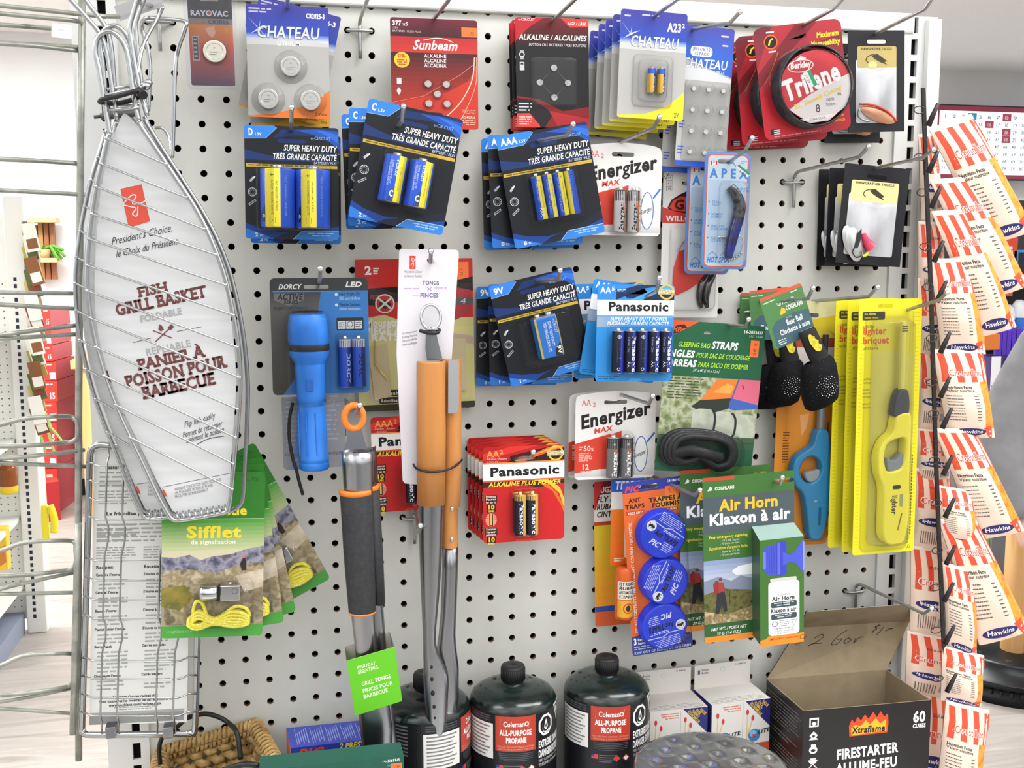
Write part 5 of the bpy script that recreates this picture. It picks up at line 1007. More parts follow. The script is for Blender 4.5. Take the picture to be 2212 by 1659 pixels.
b = MB(); b.ball(X(80, 428, 24), 4*s, mat('8ca6b0', .3), 8, (1.2, .3, .8)); b.box(X(88, 0, 0).x, X(93, 0, 0).x, X(0, 0, 25).y, X(0, 0, 23).y, X(0, 480, 0).z, X(0, 442, 0).z, mat('225c80')); b.build('fuel_window', lg)
c.blister(24, 60, 118, 520, 28, 24, 6)
def yellow(label, q, d):
    global X
    c = Card('lighter_pack', label, 'lighter', 136, 556, *q, d, 'yellow lighter packs', 'eade2a', 6, (56, 14, 34)); X = c.x; s = c.s
    c.rect(8, 26, 56, 44, '3c3a2c', 3); c.text('no name', 12, 36, 33, 5, 'e0d22a', 1); c.text('sans nom', 12, 42, 41, 5, 'e0d22a', 1); c.text('utility', 10, 34, 60, 7, '4a4a2a', 0); c.text('lighter', 10, 60, 74, 14, 'd8642a', 2); c.text('briquet', 10, 66, 94, 14, 'd8642a', 2); c.text('utilitaire', 10, 44, 107, 7, '4a4a2a', 0)
    for i, t_ in enumerate(('refillable', 'rechargeable', '', 'visible fuel reservoir', 'réservoir de', 'combustible visible', '', 'safety lock', 'dispositif de sécurité')):
        if t_: c.text(t_, 12, 12+2.4*len(t_), 172+i*7.6, 4.5, '6a6626', 0)
    c.rect(30, 110, 112, 540, 'e6dc5c', 18)
    for i in range(60): c.rect(4, 60+i*8, 10, 61.2+i*8, 'cfc022'); c.rect(118, 30+i*8.4, 132, 31.2+i*8.4, 'd2c426')
    c.dashes(119, 320, 122, 540, 30, '5a5620', .7, 5); c.dashes(124, 340, 127, 520, 26, '5a5620', .7, 6); c.line([(120, 548), (127, 548), (123.5, 540), (120, 548)], 1, '4a4620')
    c.done(); ym = mat('e6da3c', .3, 0, .5); b = MB()
    slab(b, sp([(72, 248), (100, 244), (104, 280), (104, 340), (104, 400), (106, 460), (98, 520), (80, 530), (58, 526), (48, 500), (48, 440), (46, 400), (36, 370), (34, 330), (46, 300), (64, 282)]), 3, 28, ym, sp([(48, 332), (56, 306), (84, 296), (92, 304), (90, 340), (84, 362), (58, 368), (50, 356)]), 4); lg = b.build('lighter_body', c.root)
    L = Pr(b, lambda u, v, h: X(u, v, 28+h/s)); b = MB(); L.mb = b; L.rect(66, 398, 84, 407, '2a2a22', 4); L.text('lighter', 66, 66+42, 420, 11, '3a3a26', 2, 0, 90); L.rect(82, 418, 90, 446, '9a9a6a', 3); L.line([(88, 460), (80, 498)], 3, '8a6a2a'); b.build('lighter_print', lg)
    b = MB(); slab(b, sp([(56, 340), (72, 346), (88, 330), (92, 345), (84, 364), (60, 368)]), 8, 24, mat('7d8488', .35), None, 2); b.build('trigger', lg)
    b = MB(); slab(b, sp([(76, 196), (96, 196), (98, 246), (72, 250), (66, 240)]), 6, 26, mat('3b3d42', .4), None, 3); b.build('collar', lg)
    b = MB(); b.tube([X(86, 48, 16), X(86, 198, 16)], 6.5*s, mat('d9cf62', .25, .3), 14); [b.box(X(80, 0, 0).x, X(92, 0, 0).x, X(0, 0, 23.2).y, X(0, 0, 22).y, X(0, v+2, 0).z, X(0, v, 0).z, mat('4a4626')) for v in (56, 61, 66)]; b.build('barrel', lg)
    c.blister(30, 40, 110, 536, 32, 16, 6, BLISM); c.blister(16, 24, 118, 548, 4, 12, 2, name='blister_tray')
yellow('front yellow utility lighter pack', ((1855.6, 647.5), (1992, 644), (1840, 1200)), .075)
yl = last('lighter_pack'); shift(dup(yl, 'middle yellow utility lighter pack, a thin strip left of the front pack'), -.0035, -.001, -.018); shift(dup(yl, 'rearmost yellow utility lighter pack, hanging slightly higher at its foot'), -.0085, .000, -.036, .6)
# ---------------------------------------------------------------- fly ribbons and ant traps
c = Card('fly_ribbon_card', 'red and yellow fly ribbon card, leftmost beside the ant trap card', 'fly ribbon', 84, 314, (1282.5, 1041), (1366, 1035), (1285, 1354), .02, None, 'e5b02a', 5, None)
c.rect(0, 0, 84, 30, '7a1c24'); c.text('BUGZY', 6, 50, 24, 12, 'e8e4e0', 2); c.poly([(0, 30), (84, 22), (84, 84), (0, 90)], 'dad6d2'); c.poly([(0, 0), (20, 0), (4, 60), (0, 60)], 'b8222a')
c.text('FLY RIBBON', 5, 90, 44, 11, '2a1a14', 2, .15); c.text('RUBAN À', 5, 64, 60, 11, '2a1a14', 2, .15); c.text('CINTA', 5, 46, 76, 11, '2a1a14', 2, .15); c.rect(0, 86, 84, 94, 'b83a2a'); c.grad(0, 94, 84, 270, 'd8bc2e', 'e0902a', 8); c.rect(0, 270, 84, 282, '24479a'); c.rect(0, 282, 84, 314, 'cc5626'); c.text('CALIFORNIA', 50, 100, 296, 9, 'e8b098', 1); c.done()
c = Card('fly_ribbon_card', 'orange fly ribbon card with a tube, between the red card and the ant traps', 'fly ribbon', 74, 188, (1320.5, 1035), (1394, 1029), (1311, 1222), .045, None, 'e87a22', 6, None)
c.rect(0, 0, 74, 28, '2a5ab8'); c.text('TERRO', 8, 66, 22, 16, 'e8eef6', 2, .1); c.rect(0, 28, 74, 66, 'd9d6d4'); c.text('FLY', 26, 60, 58, 18, '1c1c20', 2); c.grad(0, 66, 74, 188, 'e87a22', 'e2641c', 5); c.poly([(30, 80), (36, 76), (44, 100), (44, 180), (30, 170)], 'f2e2d0'); c.dashes(8, 172, 30, 182, 2, 'f0d8c0', .5, 1); c.done()
X = c.x; s = c.s; b = MB(); b.lathe([(0, -292*s), (18*s, -290*s), (20*s, -284*s), (20*s, -192*s), (18*s, -186*s), (16*s, -180*s), (0, -180*s)], mat('c8561e', .35), 28, (24*s, -.014, 0))
L = Pr(b, lambda u, v, h: V((24*s+(20*s+h)*math.sin((u-24)/20), -.014-(20*s+h)*math.cos((u-24)/20), -v*s)), du=4)
L.rect(2, 206, 48, 244, 'd8cfc2'); [L.text(t_, 6, 44, 214+i*9, 6, '2a2a24', 2, .15) for i, t_ in enumerate(('FLY RIBBON', 'RUBAN', 'ANTI-MOUCHE', 'CINTA'))]; L.rect(2, 246, 48, 282, 'd8a02a'); L.ring(26, 263, 10, 2.4, 'c83a2a', 18); L.ell(26, 263, 5, '2a2420', 7, 10); L.line([(19, 256), (33, 270)], 2, 'c83a2a'); b.build('ribbon_tube', c.root)
c = Card('ant_trap_pack', 'orange and blue card of three round blue ant traps', 'ant traps', 134, 376, (1343, 1043.8), (1476, 1026.5), (1366, 1417.7), .066, None, 'd9632c', 6, (56, 14, 42))
c.rect(0, 0, 134, 23, '2b3b9a'); c.text('PIC', 4, 36, 21, 12, 'd8402e', 2, .35, out=('e8c040', 0)); c.text('14-1401423', 98, 130, 10, 5.5, WH, 1); c.rect(92, 18, 126, 38, 'f2763a'); c.text('2.75', 98, 120, 32, 8, '8a4a20', 0)
c.grad(70, 38, 134, 110, 'eda03a', 'd9632c', 6); c.text('ANT', 12, 38, 44, 9, '2a1a12', 2); c.text('TRAPS', 4, 46, 57, 9, '2a1a12', 2); c.text('TRAPPES À', 56, 128, 48, 9, '2a1a12', 2); c.text('FOURMIS', 62, 122, 60, 9, '2a1a12', 2); c.rect(4, 62, 44, 70, 'b8401e'); c.text('KILLS ANTS', 9, 42, 69, 5, 'f0dcd0', 1); c.rect(62, 64, 118, 72, 'b8401e'); c.text('TUE LES FOURMIS', 64, 116, 70.5, 5, 'f0dcd0', 1)
c.text('USUALLY DESTROYS THE ENTIRE ANT COLONY • DOMESTIC', 15, 15+240, 326, 6, 'f2d8c8', 1, 0, -90); c.text('DOMESTIQUE', 124, 124+50, 76, 6, 'f2d8c8', 1, 0, 90)
c.poly([(0, 334), (30, 330), (134, 318), (134, 376), (0, 376)], '2b3b8e'); c.text('3', 4, 11, 352, 14, WH, 2); c.text('Bait', 13, 24, 344, 5, WH, 1); c.text('Stations', 13, 30, 352, 5, WH, 1); c.dashes(4, 356, 60, 366, 2, 'a8b0d8', .5, 3); c.dashes(70, 340, 130, 364, 4, '7a86c0', .4, 4); c.text('KEEP OUT OF REACH OF CHILDREN', 4, 130, 373, 5, 'd8dcf0', 1); c.done(); X = c.x; s = c.s
for k, (cx, cy, rot) in enumerate(((74, 115, 38), (74, 216, -62), (66, 312, 172))):
    b = MB(); n = 40; R = 50; f = lambda q, h: [X(cx+q*math.cos(6.2832*i/n), cy+q*math.sin(6.2832*i/n), h) for i in range(n)]; m = mat('1f3cd8', .3, 0, .5)
    rows = [(R+3, 1), (R+2, 6), (R-.5, 22), (R-2, 24.5), (R-4, 25)]; vs = [p for q, h in rows for p in f(q, h)]; b.add(vs, [(j*n+i, j*n+(i+1) % n, (j+1)*n+(i+1) % n, (j+1)*n+i) for j in range(4) for i in range(n)], m, True); b.add(vs[-n:], [tuple(range(n))], m)
    cs, sn = math.cos(math.radians(rot)), math.sin(math.radians(rot)); L = Pr(b, lambda u, v, h: X(cx+u*cs-v*sn, cy+u*sn+v*cs, 25+h/s))
    L.ell(-34, -4, 11, 'e8eaf2', 11, 20); L.ell(-34, -5, 4, '14141c', 3, 10); L.ell(-38, -3, 3, '14141c', 2.4, 8); L.ell(-29, -4, 3.4, '14141c', 2.6, 8)
    for q in (-40, -35, -30): L.line([(q, -9), (q+3, -4), (q+1, 3)], 1, '14141c')
    L.line([(-38, -16), (-6, -14), (8, -20), (42, -18)], 2, 'c8d0f4'); L.text('Ant TRAPS', -20, 36, 7, 11, '10143a', 2, .1, out=('8a98e8', 0)); L.text('PIC', -20, 4, 28, 11, 'dfe4fa', 2, .3); L.dashes(-6, -12, 40, -6, 2, 'd8defa', .5, k); L.dashes(-28, -42, 30, -20, 6, 'c4cef8', .4, k+3); L.dashes(10, 10, 34, 30, 5, 'c4cef8', .4, k+5); b.build('ant_trap', c.root)
pts = []; 
c.blister(18, 62, 128, 364, 27, 46, 3)
# ---------------------------------------------------------------- air horn packs
def horn(label, q, d):
    c = Card('air_horn_pack', label, 'air horn', 199, 372, *q, d, 'air horn packs on green cards', '3f6c34', 3, (176, 21, 46)); s = c.s; X = c.x; dx = V(())if 0 else None
    c.rect(0, 0, 68, 8, 'b8462e'); c.poly([(10, 30), (16, 20), (20, 23), (19, 29)], 'e8e8e2'); c.text('COGHLANS', 26, 68, 29, 7, 'e8e8e2', 2); c.text('No. 1424', 162, 190, 20, 5, 'b8a848', 0); c.rect(0, 44, 199, 126, '4a565c'); c.text('Air Horn', 36, 164, 76, 24, 'eeb92e', 2); c.text('Klaxon à air', 13, 190, 107, 24, 'eceef0', 2)
    c.rect(0, 126, 199, 186, '3f6c2e'); c.text('Easy emergency signaling', 12, 96, 137, 6, 'd8c84a', 1); c.text('Signalisation d’urgence facile'.replace('’', "'"), 12, 96, 162, 6, 'd8c84a', 1)
    for y, a in ((145, '- 115 dB signal'), (152, '- 70 blasts per horn'), (170, '- Signal de 115 dB'), (177, '- 70 coups par klaxon')): c.text(a, 36, 78, y, 4.5, 'c8d4c0', 0)
    c.grad(0, 186, 110, 250, '7f90b8', 'c4ccd8', 6); c.poly([(60, 214), (76, 204), (110, 200), (110, 226), (70, 224)], 'e4e8ee'); c.poly([(0, 232), (30, 224), (60, 236), (80, 226), (110, 236), (110, 270), (0, 270)], '7f8aa0'); c.poly([(0, 262), (40, 252), (110, 262), (110, 320), (0, 320)], nmat(['4c5230', '6e6a38', '3c4228'], 120, .6)); c.poly([(0, 300), (50, 312), (110, 296), (110, 334), (0, 334)], nmat(['a88f62', '7c6a48', 'c8b48c'], 140, .6))
    c.poly([(20, 240), (26, 232), (32, 234), (33, 262), (22, 264)], '8e2f2c'); c.ell(36, 230, 4, '7a3a30'); c.poly([(30, 236), (42, 238), (46, 258), (32, 264)], 'a03c38'); c.poly([(28, 262), (44, 258), (48, 280), (50, 304), (44, 306), (38, 284), (32, 308), (24, 308)], '2c2c34'); c.line([(44, 252), (56, 258), (55, 290)], 1.4, '3a3a3a')
    c.rect(0, 330, 199, 360, '2f5a30'); c.rect(0, 359, 199, 372, 'e58a2a'); c.text('NET WT. / POIDS NET', 14, 92, 346, 6.5, 'e8ece6', 1, .2); c.text('39 G (1.4 OZ.)', 26, 78, 357, 6.5, 'e8ece6', 1, .2); c.done()
    b = MB(); v0, v1, dp = 138, 374, 40; gd = mat('3f6c2e')
    # front, sloped roof, sides, floor of the tray box
    kL, kR = 105, 198; A = [X(kL, v0-20, 0), X(kR, v0-20, 0), X(kR, v1-8, 0), X(kL, v1-8, 0)]
    F_ = [X(kL-2, v0, dp), X(kR+1, v0, dp), X(kR+1, v1, dp), X(kL-2, v1, dp)]
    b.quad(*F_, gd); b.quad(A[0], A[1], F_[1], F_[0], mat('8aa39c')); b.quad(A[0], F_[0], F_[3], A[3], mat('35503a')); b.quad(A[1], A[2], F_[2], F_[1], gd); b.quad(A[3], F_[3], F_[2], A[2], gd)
    L = Pr(b, lambda u, v, h: X(kL-2+u, v0+v, dp+h/s)); w = kR+3-kL
    L.poly(smooth([(8, 30, 0), (12, 16, 0), (34, 12, 0), (50, 18, 0), (52, 66, 0), (36, 80, 0), (14, 76, 0), (7, 54, 0)], 3, True), '4450c0'); L.rect(36, 6, 58, 84, '3a44b4', 7); L.poly([(50, 30), (66, 40), (80, 26), (92, 8), (95, 10), (95, 78), (91, 78), (80, 60), (64, 54), (50, 62)], '4a57cc'); L.poly([(94, 8), (97, 14), (97, 72), (94, 78)], '8f98e0'); L.rect(7, 26, 13, 66, '6a75d8', 3); L.rect(38, 8, 44, 82, '5a66d4', 3)
    for k in range(5): L.rect(15+k*5, 16, 16+k*5, 76, '343ea6')
    L.poly([(0, 226), (12, 224), (18, 218), (w, 218), (w, 240), (0, 240)], 'e58a2a'); L.text('EMERGENCY SIGNALING', 20, 84, 228, 4.5, 'a8501e', 1); L.ring(92, 228, 5, 1.4, '7a4a1a', 12)
    L.poly(rrect(18, 96, 86, 218, 8), 'e6e7e6'); L.rect(22, 88, 80, 96, 'c9c6bc', 3); L.text('COGHLANS', 40, 66, 128, 4, '55555a', 0); L.text('Air Horn', 26, 76, 139, 9, '34383c', 2); L.rect(24, 142, 80, 155, '3a4a50', 3); L.dashes(30, 144, 74, 154, 2, 'c8d0d2', .4, 1, 1); L.text('Klaxon à air', 23, 79, 166, 9, '34383c', 2); L.rect(24, 169, 80, 182, '3a4a50', 3); L.dashes(30, 171, 74, 181, 2, 'c8d0d2', .4, 2, 1)
    L.ring(32, 192, 6, 1.3, '44484a', 8); L.line([(68, 186), (80, 186), (74, 200), (68, 186)], 1.2, '44484a'); L.dashes(42, 185, 64, 200, 4, '77797a', .35, 3, 1); L.dashes(26, 202, 78, 206, 1, '77797a', .4, 4, 1); L.text('NET WT. / POIDS NET', 30, 74, 211, 4, '55585a', 0, .15); L.text('39 G (1.4 OZ.)', 36, 66, 216, 4, '55585a', 0, .15); b.build('tray_box', c.root)
    return c
horn('front air horn pack in a green and grey boxed card', ((1517, 1033), (1715, 1020.7), (1530, 1388)), .103)
ah = last('air_horn_pack'); shift(dup(ah, 'air horn pack behind the front one, its hiker picture half covered'), -.0145, .003, -.030, .6)
shift(dup(ah, 'rearmost air horn pack, close to the pegboard'), .001, -.009, -.060, -1)
# ---------------------------------------------------------------- whistle cards
def whistle(label, q, d):
    global X
    c = Card('whistle_card', label, 'whistle', 222, 360, *q, d, 'green cards with whistles', '3f8a30', 9, (111, 26, 46)); s = c.s; X = c.x
    c.rect(0, 0, 222, 100, '2f7a28'); c.line([(0, 100.5), (222, 100.5)], 1, 'c8e0c0'); c.grad(0, 101, 222, 170, '3f9a2c', 'c3c89a', 8); c.text('Signal', 60, 150, 56, 20, 'eedb3a', 2); c.text('whistle', 88, 184, 92, 20, 'eedb3a', 2); c.text('Sifflet', 53, 172, 141, 24, 'eedb3a', 2); c.text('de signalisation', 62, 160, 155, 9, 'eef0e4', 1); c.text('No. 7735', 176, 208, 18, 6, '1c4a1c', 0)
    c.poly([(0, 170), (222, 165), (222, 210), (0, 215)], 'cfc8a8'); mt = nmat(['4a4a5c', '77758a', '9a98a4', '5c5a68'], 90, .6)
    c.poly([(0, 182), (30, 184), (60, 178), (84, 190), (110, 182), (150, 178), (180, 168), (222, 160), (222, 240), (0, 240)], mt); c.poly([(0, 212), (60, 210), (120, 218), (170, 200), (222, 196), (222, 345), (0, 345)], nmat(['6a6448', 'a89c80', '8c7c5c', 'c0b498'], 70, .6, detail=6))
    c.poly([(0, 250), (50, 244), (70, 270), (40, 300), (0, 290)], nmat(['6a6a2c', '94843a'], 60, .6)); c.poly([(174, 190), (180, 184), (184, 196), (184, 214), (174, 214), (170, 200)], '2c2628'); c.ell(178, 184, 3, 'd8704a'); c.poly([(160, 226), (222, 210), (222, 250), (180, 262)], nmat(['b8a890', 'd0c4b0'], 80, .6))
    c.rect(0, 334, 222, 360, '4a9a40'); c.text('coghlans.com', 14, 70, 348, 6, '8ac878', 0); c.done()
    b = MB(); wm = mat('c3c5c8', .14, 1)
    b.box(X(128, 0, 0).x, X(172, 0, 0).x, X(0, 0, 26).y, X(0, 0, 6).y, X(0, 274, 0).z, X(0, 240, 0).z, wm, .001); b.lathe([(0, X(84, 0, 0).x), (18*s, X(85, 0, 0).x), (19*s, X(90, 0, 0).x), (19*s, X(118, 0, 0).x), (17*s, X(122, 0, 0).x), (0, X(122, 0, 0).x)], wm, 24, (0, X(0, 0, 18).y, X(0, 256, 0).z), 'x'); b.box(X(118, 0, 0).x, X(130, 0, 0).x, X(0, 0, 22).y, X(0, 0, 8).y, X(0, 274, 0).z, X(0, 242, 0).z, mat('3a3a3e', .3, .8)); L = Pr(b, lambda u, v, h: X(u, v, 26+h/s)); L.ring(160, 252, 6, 1.6, '6a6c70', 14)
    b.tube(smooth([X(172, 256, 16), X(182, 250, 20), X(188, 258, 16)], 4), 1.6*s, wm, 6); wh = b.build('whistle', c.root)
    b = MB(); rope = nmat(['f0e64a', 'e4d640', 'f6f08a'], 400, .7, bump=.4); r = random.Random(3)
    for k in range(9):
        o_ = (k % 3)*7-7; e = (k//3)*5
        b.tube(smooth([X(66, 316+o_*.8, 8+e), X(84, 304+o_, 14+e), X(116, 318+o_*.5, 16+e), X(150, 306+o_, 14+e), X(182, 312+o_, 10+e), X(190, 324+o_*.6, 8+e), X(160, 326+o_*.7, 14+e), X(116, 320+o_*.5, 16+e), X(80, 330+o_*.6, 12+e), X(60, 324+o_*.5, 8+e)], 5, True), 4*s, rope, 7, True)
    b.tube(smooth([X(100, 308, 18), X(90, 280, 18), X(76, 276, 18), (X(70, 300, 16)), X(76, 318, 14)], 5), 4*s, rope, 7); b.tube(smooth([X(140, 302, 18), X(162, 288, 18), X(186, 294, 18), X(194, 312, 14)], 5), 4*s, rope, 7); b.build('yellow_cord', c.root)
    c.blister(60, 232, 200, 336, 30, 14, 5); c.blister(8, 284, 56, 330, 12, 14, 4, name='blister_bubble'); return c
whistle('front green card with a metal whistle and yellow cord', ((350.5, 1020), (573, 1020.6), (349, 1379)), .105)
wc = last('whistle_card')
def piv(o, ang, dy, px=(462, 1046)):
    p = W(*px, .105); r = V(o.location)-p; a = math.radians(ang); r = V((r.x*math.cos(a)+r.z*math.sin(a), 0, -r.x*math.sin(a)+r.z*math.cos(a))); o.location = p+r+V((0, -dy, 0)); o.rotation_euler.y += a; return o
piv(dup(wc, 'whistle card swung slightly to the right just behind the front one'), -8, -.013); piv(dup(wc, 'whistle card swung to the right showing a dark green foot'), -13, -.026); piv(dup(wc, 'rearmost whistle card swung far to the right with a piece of yellow cord in view'), -29, -.046)
b = MB(); hk = hook((462, 1066), (464, 1036), (466, 1015), 'peg hook behind the fish basket holding the green whistle cards')
# ---------------------------------------------------------------- wire fish baskets
def path(pts, d): return [W(u, v, d) if not isinstance(d, (list, tuple)) else W(u, v, d[i]) for i, (u, v) in enumerate(pts)]
WR = mat('b9bcbe', .2, 1); WRD = mat('a4a6a8', .25, 1)
cardm = nmat(['c6c8ca', 'ced0d2', 'd6d8da'], 9, .38, (.5, 1, 9), 5, .3, lo=.3, hi=.7)
def fish(label, dx, dy, rot, d, front):
    o0 = W(270, 250, d); t = empty('fish_grill_basket', label, 'grill basket', 'wire fish grill baskets', o0)
    ca, sa = math.cos(math.radians(rot)), math.sin(math.radians(rot))
    def G(u, v, dd=0):
        a, b_ = u-270, v-250; return W(270+a*ca-b_*sa+dx, 250+a*sa+b_*ca+dy, d+dd)-o0
    r = .0021
    L_ = [(300, 262), (290, 214), (278, 130), (268, 96), (250, 74), (232, 68), (212, 80), (206, 110), (214, 150), (224, 210), (232, 258), (238, 290)]
    b = MB(); b.tube([G(*p, .004) for p in [q[:2] for q in smooth([(a, c_, 0) for a, c_ in L_], 5)]], r*1.1, WR, 10)
    L2 = [(318, 250), (304, 200), (290, 130), (284, 90), (280, 60), (290, 20), (300, -14)]
    b.tube([G(*p, .002) for p in [q[:2] for q in smooth([(a, c_, 0) for a, c_ in L2], 5)]], r, WR, 10)
    L3 = [(252, 258), (244, 200), (230, 110), (214, 70), (180, 30), (148, -6)]
    b.tube([G(*p, .0) for p in [q[:2] for q in smooth([(a, c_, 0) for a, c_ in L3], 5)]], r, WR, 10)
    b.build('handle', t)
    b = MB()
    for (a, c_) in (((228, 206), (318, 186)), ((236, 238), (300, 232))): b.tube([G(*a, .006), G(*c_, .006)], .0016, WR, 8)
    b.ball(G(316, 186, .006), .004, WR, 8); b.build('hinge_pin', t)
    A = [(300, 262), (304, 272), (340, 325), (382, 388), (420, 446), (452, 508), (482, 585), (500, 660), (514, 740), (519, 820), (515, 900), (508, 975), (500, 1060), (494, 1098)]
    B = [(238, 290), (232, 300), (222, 342), (208, 400), (198, 462), (192, 516), (188, 580), (190, 640), (200, 710), (214, 770), (236, 840), (262, 905), (300, 985), (340, 1070), (364, 1112), (374, 1122), (388, 1124), (440, 1116), (488, 1106), (494, 1098)]
    b = MB(); fr = smooth([(a, c_, 0) for a, c_ in A], 4)[:-1]+smooth([(a, c_, 0) for a, c_ in B], 4)[::-1]; b.tube([G(p[0], p[1], .007) for p in fr], r, WR, 10); b.build('front_frame', t)
    A2 = [(312, 258), (320, 272), (356, 330), (400, 398), (440, 462), (474, 528), (500, 600), (520, 690), (531, 770), (535, 840), (533, 930), (529, 1010), (526, 1070), (518, 1092), (500, 1104)]
    B2 = [(252, 262), (246, 300), (238, 350), (224, 404), (214, 470), (210, 540), (208, 600), (210, 660), (220, 720), (236, 790), (258, 856), (290, 930), (330, 1020), (362, 1090), (376, 1110), (420, 1112), (470, 1106), (500, 1104)]
    b = MB(); fr = smooth([(a, c_, 0) for a, c_ in A2], 4)[:-1]+smooth([(a, c_, 0) for a, c_ in B2], 4)[::-1]; b.tube([G(p[0], p[1], -.008) for p in fr], r, WRD, 10); b.build('rear_frame', t)
    for a, c_ in (((229, 298), (358, 355)), ((218, 354), (403, 427)), ((207, 403), (441, 495)), ((198, 462), (466, 550)), ((192, 516), (488, 616)), ((188, 573), (505, 681)), ((188, 628), (513, 750)), ((195, 687), (518, 816)), ((207, 750), (513, 884)), ((225, 812), (509, 945)), ((250, 875), (504, 1002)), ((281, 945), (502, 1057))):
        b = MB(); g = lambda f, k=0: G(a[0]+(c_[0]-a[0])*f, a[1]+(c_[1]-a[1])*f, .009+k)
        b.tube([g(-.012), g(.0), g(.32, .0008), g(.34, .0016), g(.68, .0016), g(.70, .0008), g(1), g(1.01)], .0011, WR, 6); b.ball(g(0), .0019, WR, 6); b.ball(g(1), .0019, WR, 6); b.build('cross_wire', t)
    b = MB()
    for k in range(9):
        u, v = 382+k*13, 1120-k*1.9; b.tube([G(u, v-14, .004), G(u+2, v-2, .011), G(u+4, v+8, .006), G(u+6, v-2, -.004), G(u+7, v-12, .002)], .0010, WR, 6)
    b.build('end_coils', t)
    # printed card caught between the two halves
    pts = smooth([(262, 252, 0), (276, 249, 0), (300, 275, 0), (345, 334, 0), (392, 402, 0), (436, 478, 0), (468, 560, 0), (490, 640, 0), (504, 730, 0), (510, 820, 0), (506, 900, 0), (500, 980, 0), (496, 1060, 0), (494, 1094, 0), (390, 1114, 0), (350, 1060, 0), (306, 970, 0), (262, 880, 0), (232, 800, 0), (212, 720, 0), (204, 640, 0), (206, 560, 0), (212, 470, 0), (222, 390, 0), (236, 320, 0)], 3, True)
    m = MB(); pl = [(p[0], p[1]) for p in pts]; tri = tessellate_polygon([[V((u, v, 0)) for u, v in pl]]); n = len(pl)
    vs = [G(u, v, .0012) for u, v in pl]+[G(u, v, .0004) for u, v in pl]; m.add(vs, [tuple(q) for q in tri]+[tuple(n+i for i in q) for q in tri]+[(i, (i+1) % n, n+(i+1) % n, n+i) for i in range(n)], cardm)
    P_ = Pr(m, lambda u, v, h: G(u, v, .0013+h)); P_.STEP = 8e-5; br = '6e4240'; gy = 'a2a3a5'
    P_.poly([(260, 408), (306, 398), (324, 478), (278, 492)], 'd2503f'); P_.line(smooth([(266, 440, 0), (284, 422, 0), (294, 424, 0), (286, 440, 0), (306, 438, 0), (318, 430, 0)], 5), 2.4, 'e8dcd8'); P_.line(smooth([(264, 442, 0), (280, 446, 0), (294, 450, 0), (286, 462, 0), (296, 466, 0), (298, 446, 0)], 5), 2.4, 'e8dcd8')
    P_.text("President's Choice.", 240, 376, 530, 16, '3a3a3e', 0, .4, -13); P_.text('le Choix du Président', 250, 386, 556, 15, '3a3a3e', 0, .4, -12)
    def slab_t(t_, x0, x1, y, h, rot, c): P_.text(t_, x0, x1, y, h, c, 2, 0, rot, None, 0, .12)
    slab_t('FISH', 300, 366, 642, 20, -12, br); slab_t('GRILL BASKET', 252, 452, 682, 24, -12, br); P_.text('FOLDABLE', 304, 396, 697, 14, gy, 1, 0, -12); P_.text('REPLIABLE', 316, 416, 769, 15, gy, 1, 0, -12)
    P_.line([(336, 738), (372, 704)], 2.6, br); P_.line([(372, 730), (330, 714)], 2.2, br); P_.poly([(362, 708), (370, 700), (376, 706), (368, 714)], br); P_.poly([(342, 712), (344, 700), (350, 704), (354, 712), (348, 716)], br); P_.line([(288, 740), (326, 730)], 1.2, br); P_.line([(382, 716), (436, 706)], 1.2, br)
    slab_t('PANIER À', 300, 446, 800, 23, -12, br); slab_t('POISSON POUR', 274, 494, 838, 25, -12, br); slab_t('BARBECUE', 310, 470, 862, 25, -12, br)
    for i, t_ in enumerate(('Flip fish easily', 'Permet de retourner', 'aisément le poisson')): P_.text(t_, (398, 395, 402)[i], (468, 484, 488)[i], (924, 946, 958)[i], 12, '35363a', 0, .35, (-18, -17, -17)[i])
    P_.line(smooth([(422, 962, 0), (450, 948, 0), (484, 942, 0)], 5), 1.4, '35363a'); P_.line([(352, 1052), (498, 1022)], 1, '55565a')
    for i, t_ in enumerate(('HANDLE FOLDS FOR EASY STORAGE', 'LA POIGNÉE SE REPLIE POUR', 'FACILITER LE RANGEMENT')): P_.text(t_, 378, (480, 462, 452)[i], 1060+i*8, 6, '77787a', 0, 0, -12)
    P_.poly([(350, 1054), (356, 1060), (362, 1074), (354, 1070)], 'd2503f'); m.build('printed_card', t)
    return t
fish('front wire fish grill basket with a grey printed card, nearest and rightmost', 0, 0, 0, .15, True)
fish('rear wire fish grill basket, swung left behind the front one', 0, -10, 4, .112, False)
b = MB(); b.tube(smooth([W(219, 216, .165), W(262, 206, .168), W(300, 196, .168), W(308, 206, .150), W(262, 222, .148), W(222, 222, .150)], 5, True), .0022, mat('1c1c1e', .5), 8, True); b.tube([W(300, 196, .16), W(310, 206, .17)], .004, mat('1c1c1e', .5), 8); tag(b.build('cable_tie'), 'black cable tie around the neck of the front fish basket', 'cable tie')
b = MB(); b.tube([W(203, 253, .12), W(222, 251, .12)], .0016, mat('4a4a4a', .5), 8); b.tube([W(218, 252, .12), W(296, 244, .12)], .0032, mat('4a4a4a', .5), 8); tag(b.build('cable_tie'), 'grey cable tie around the rear fish basket below the black one', 'cable tie')
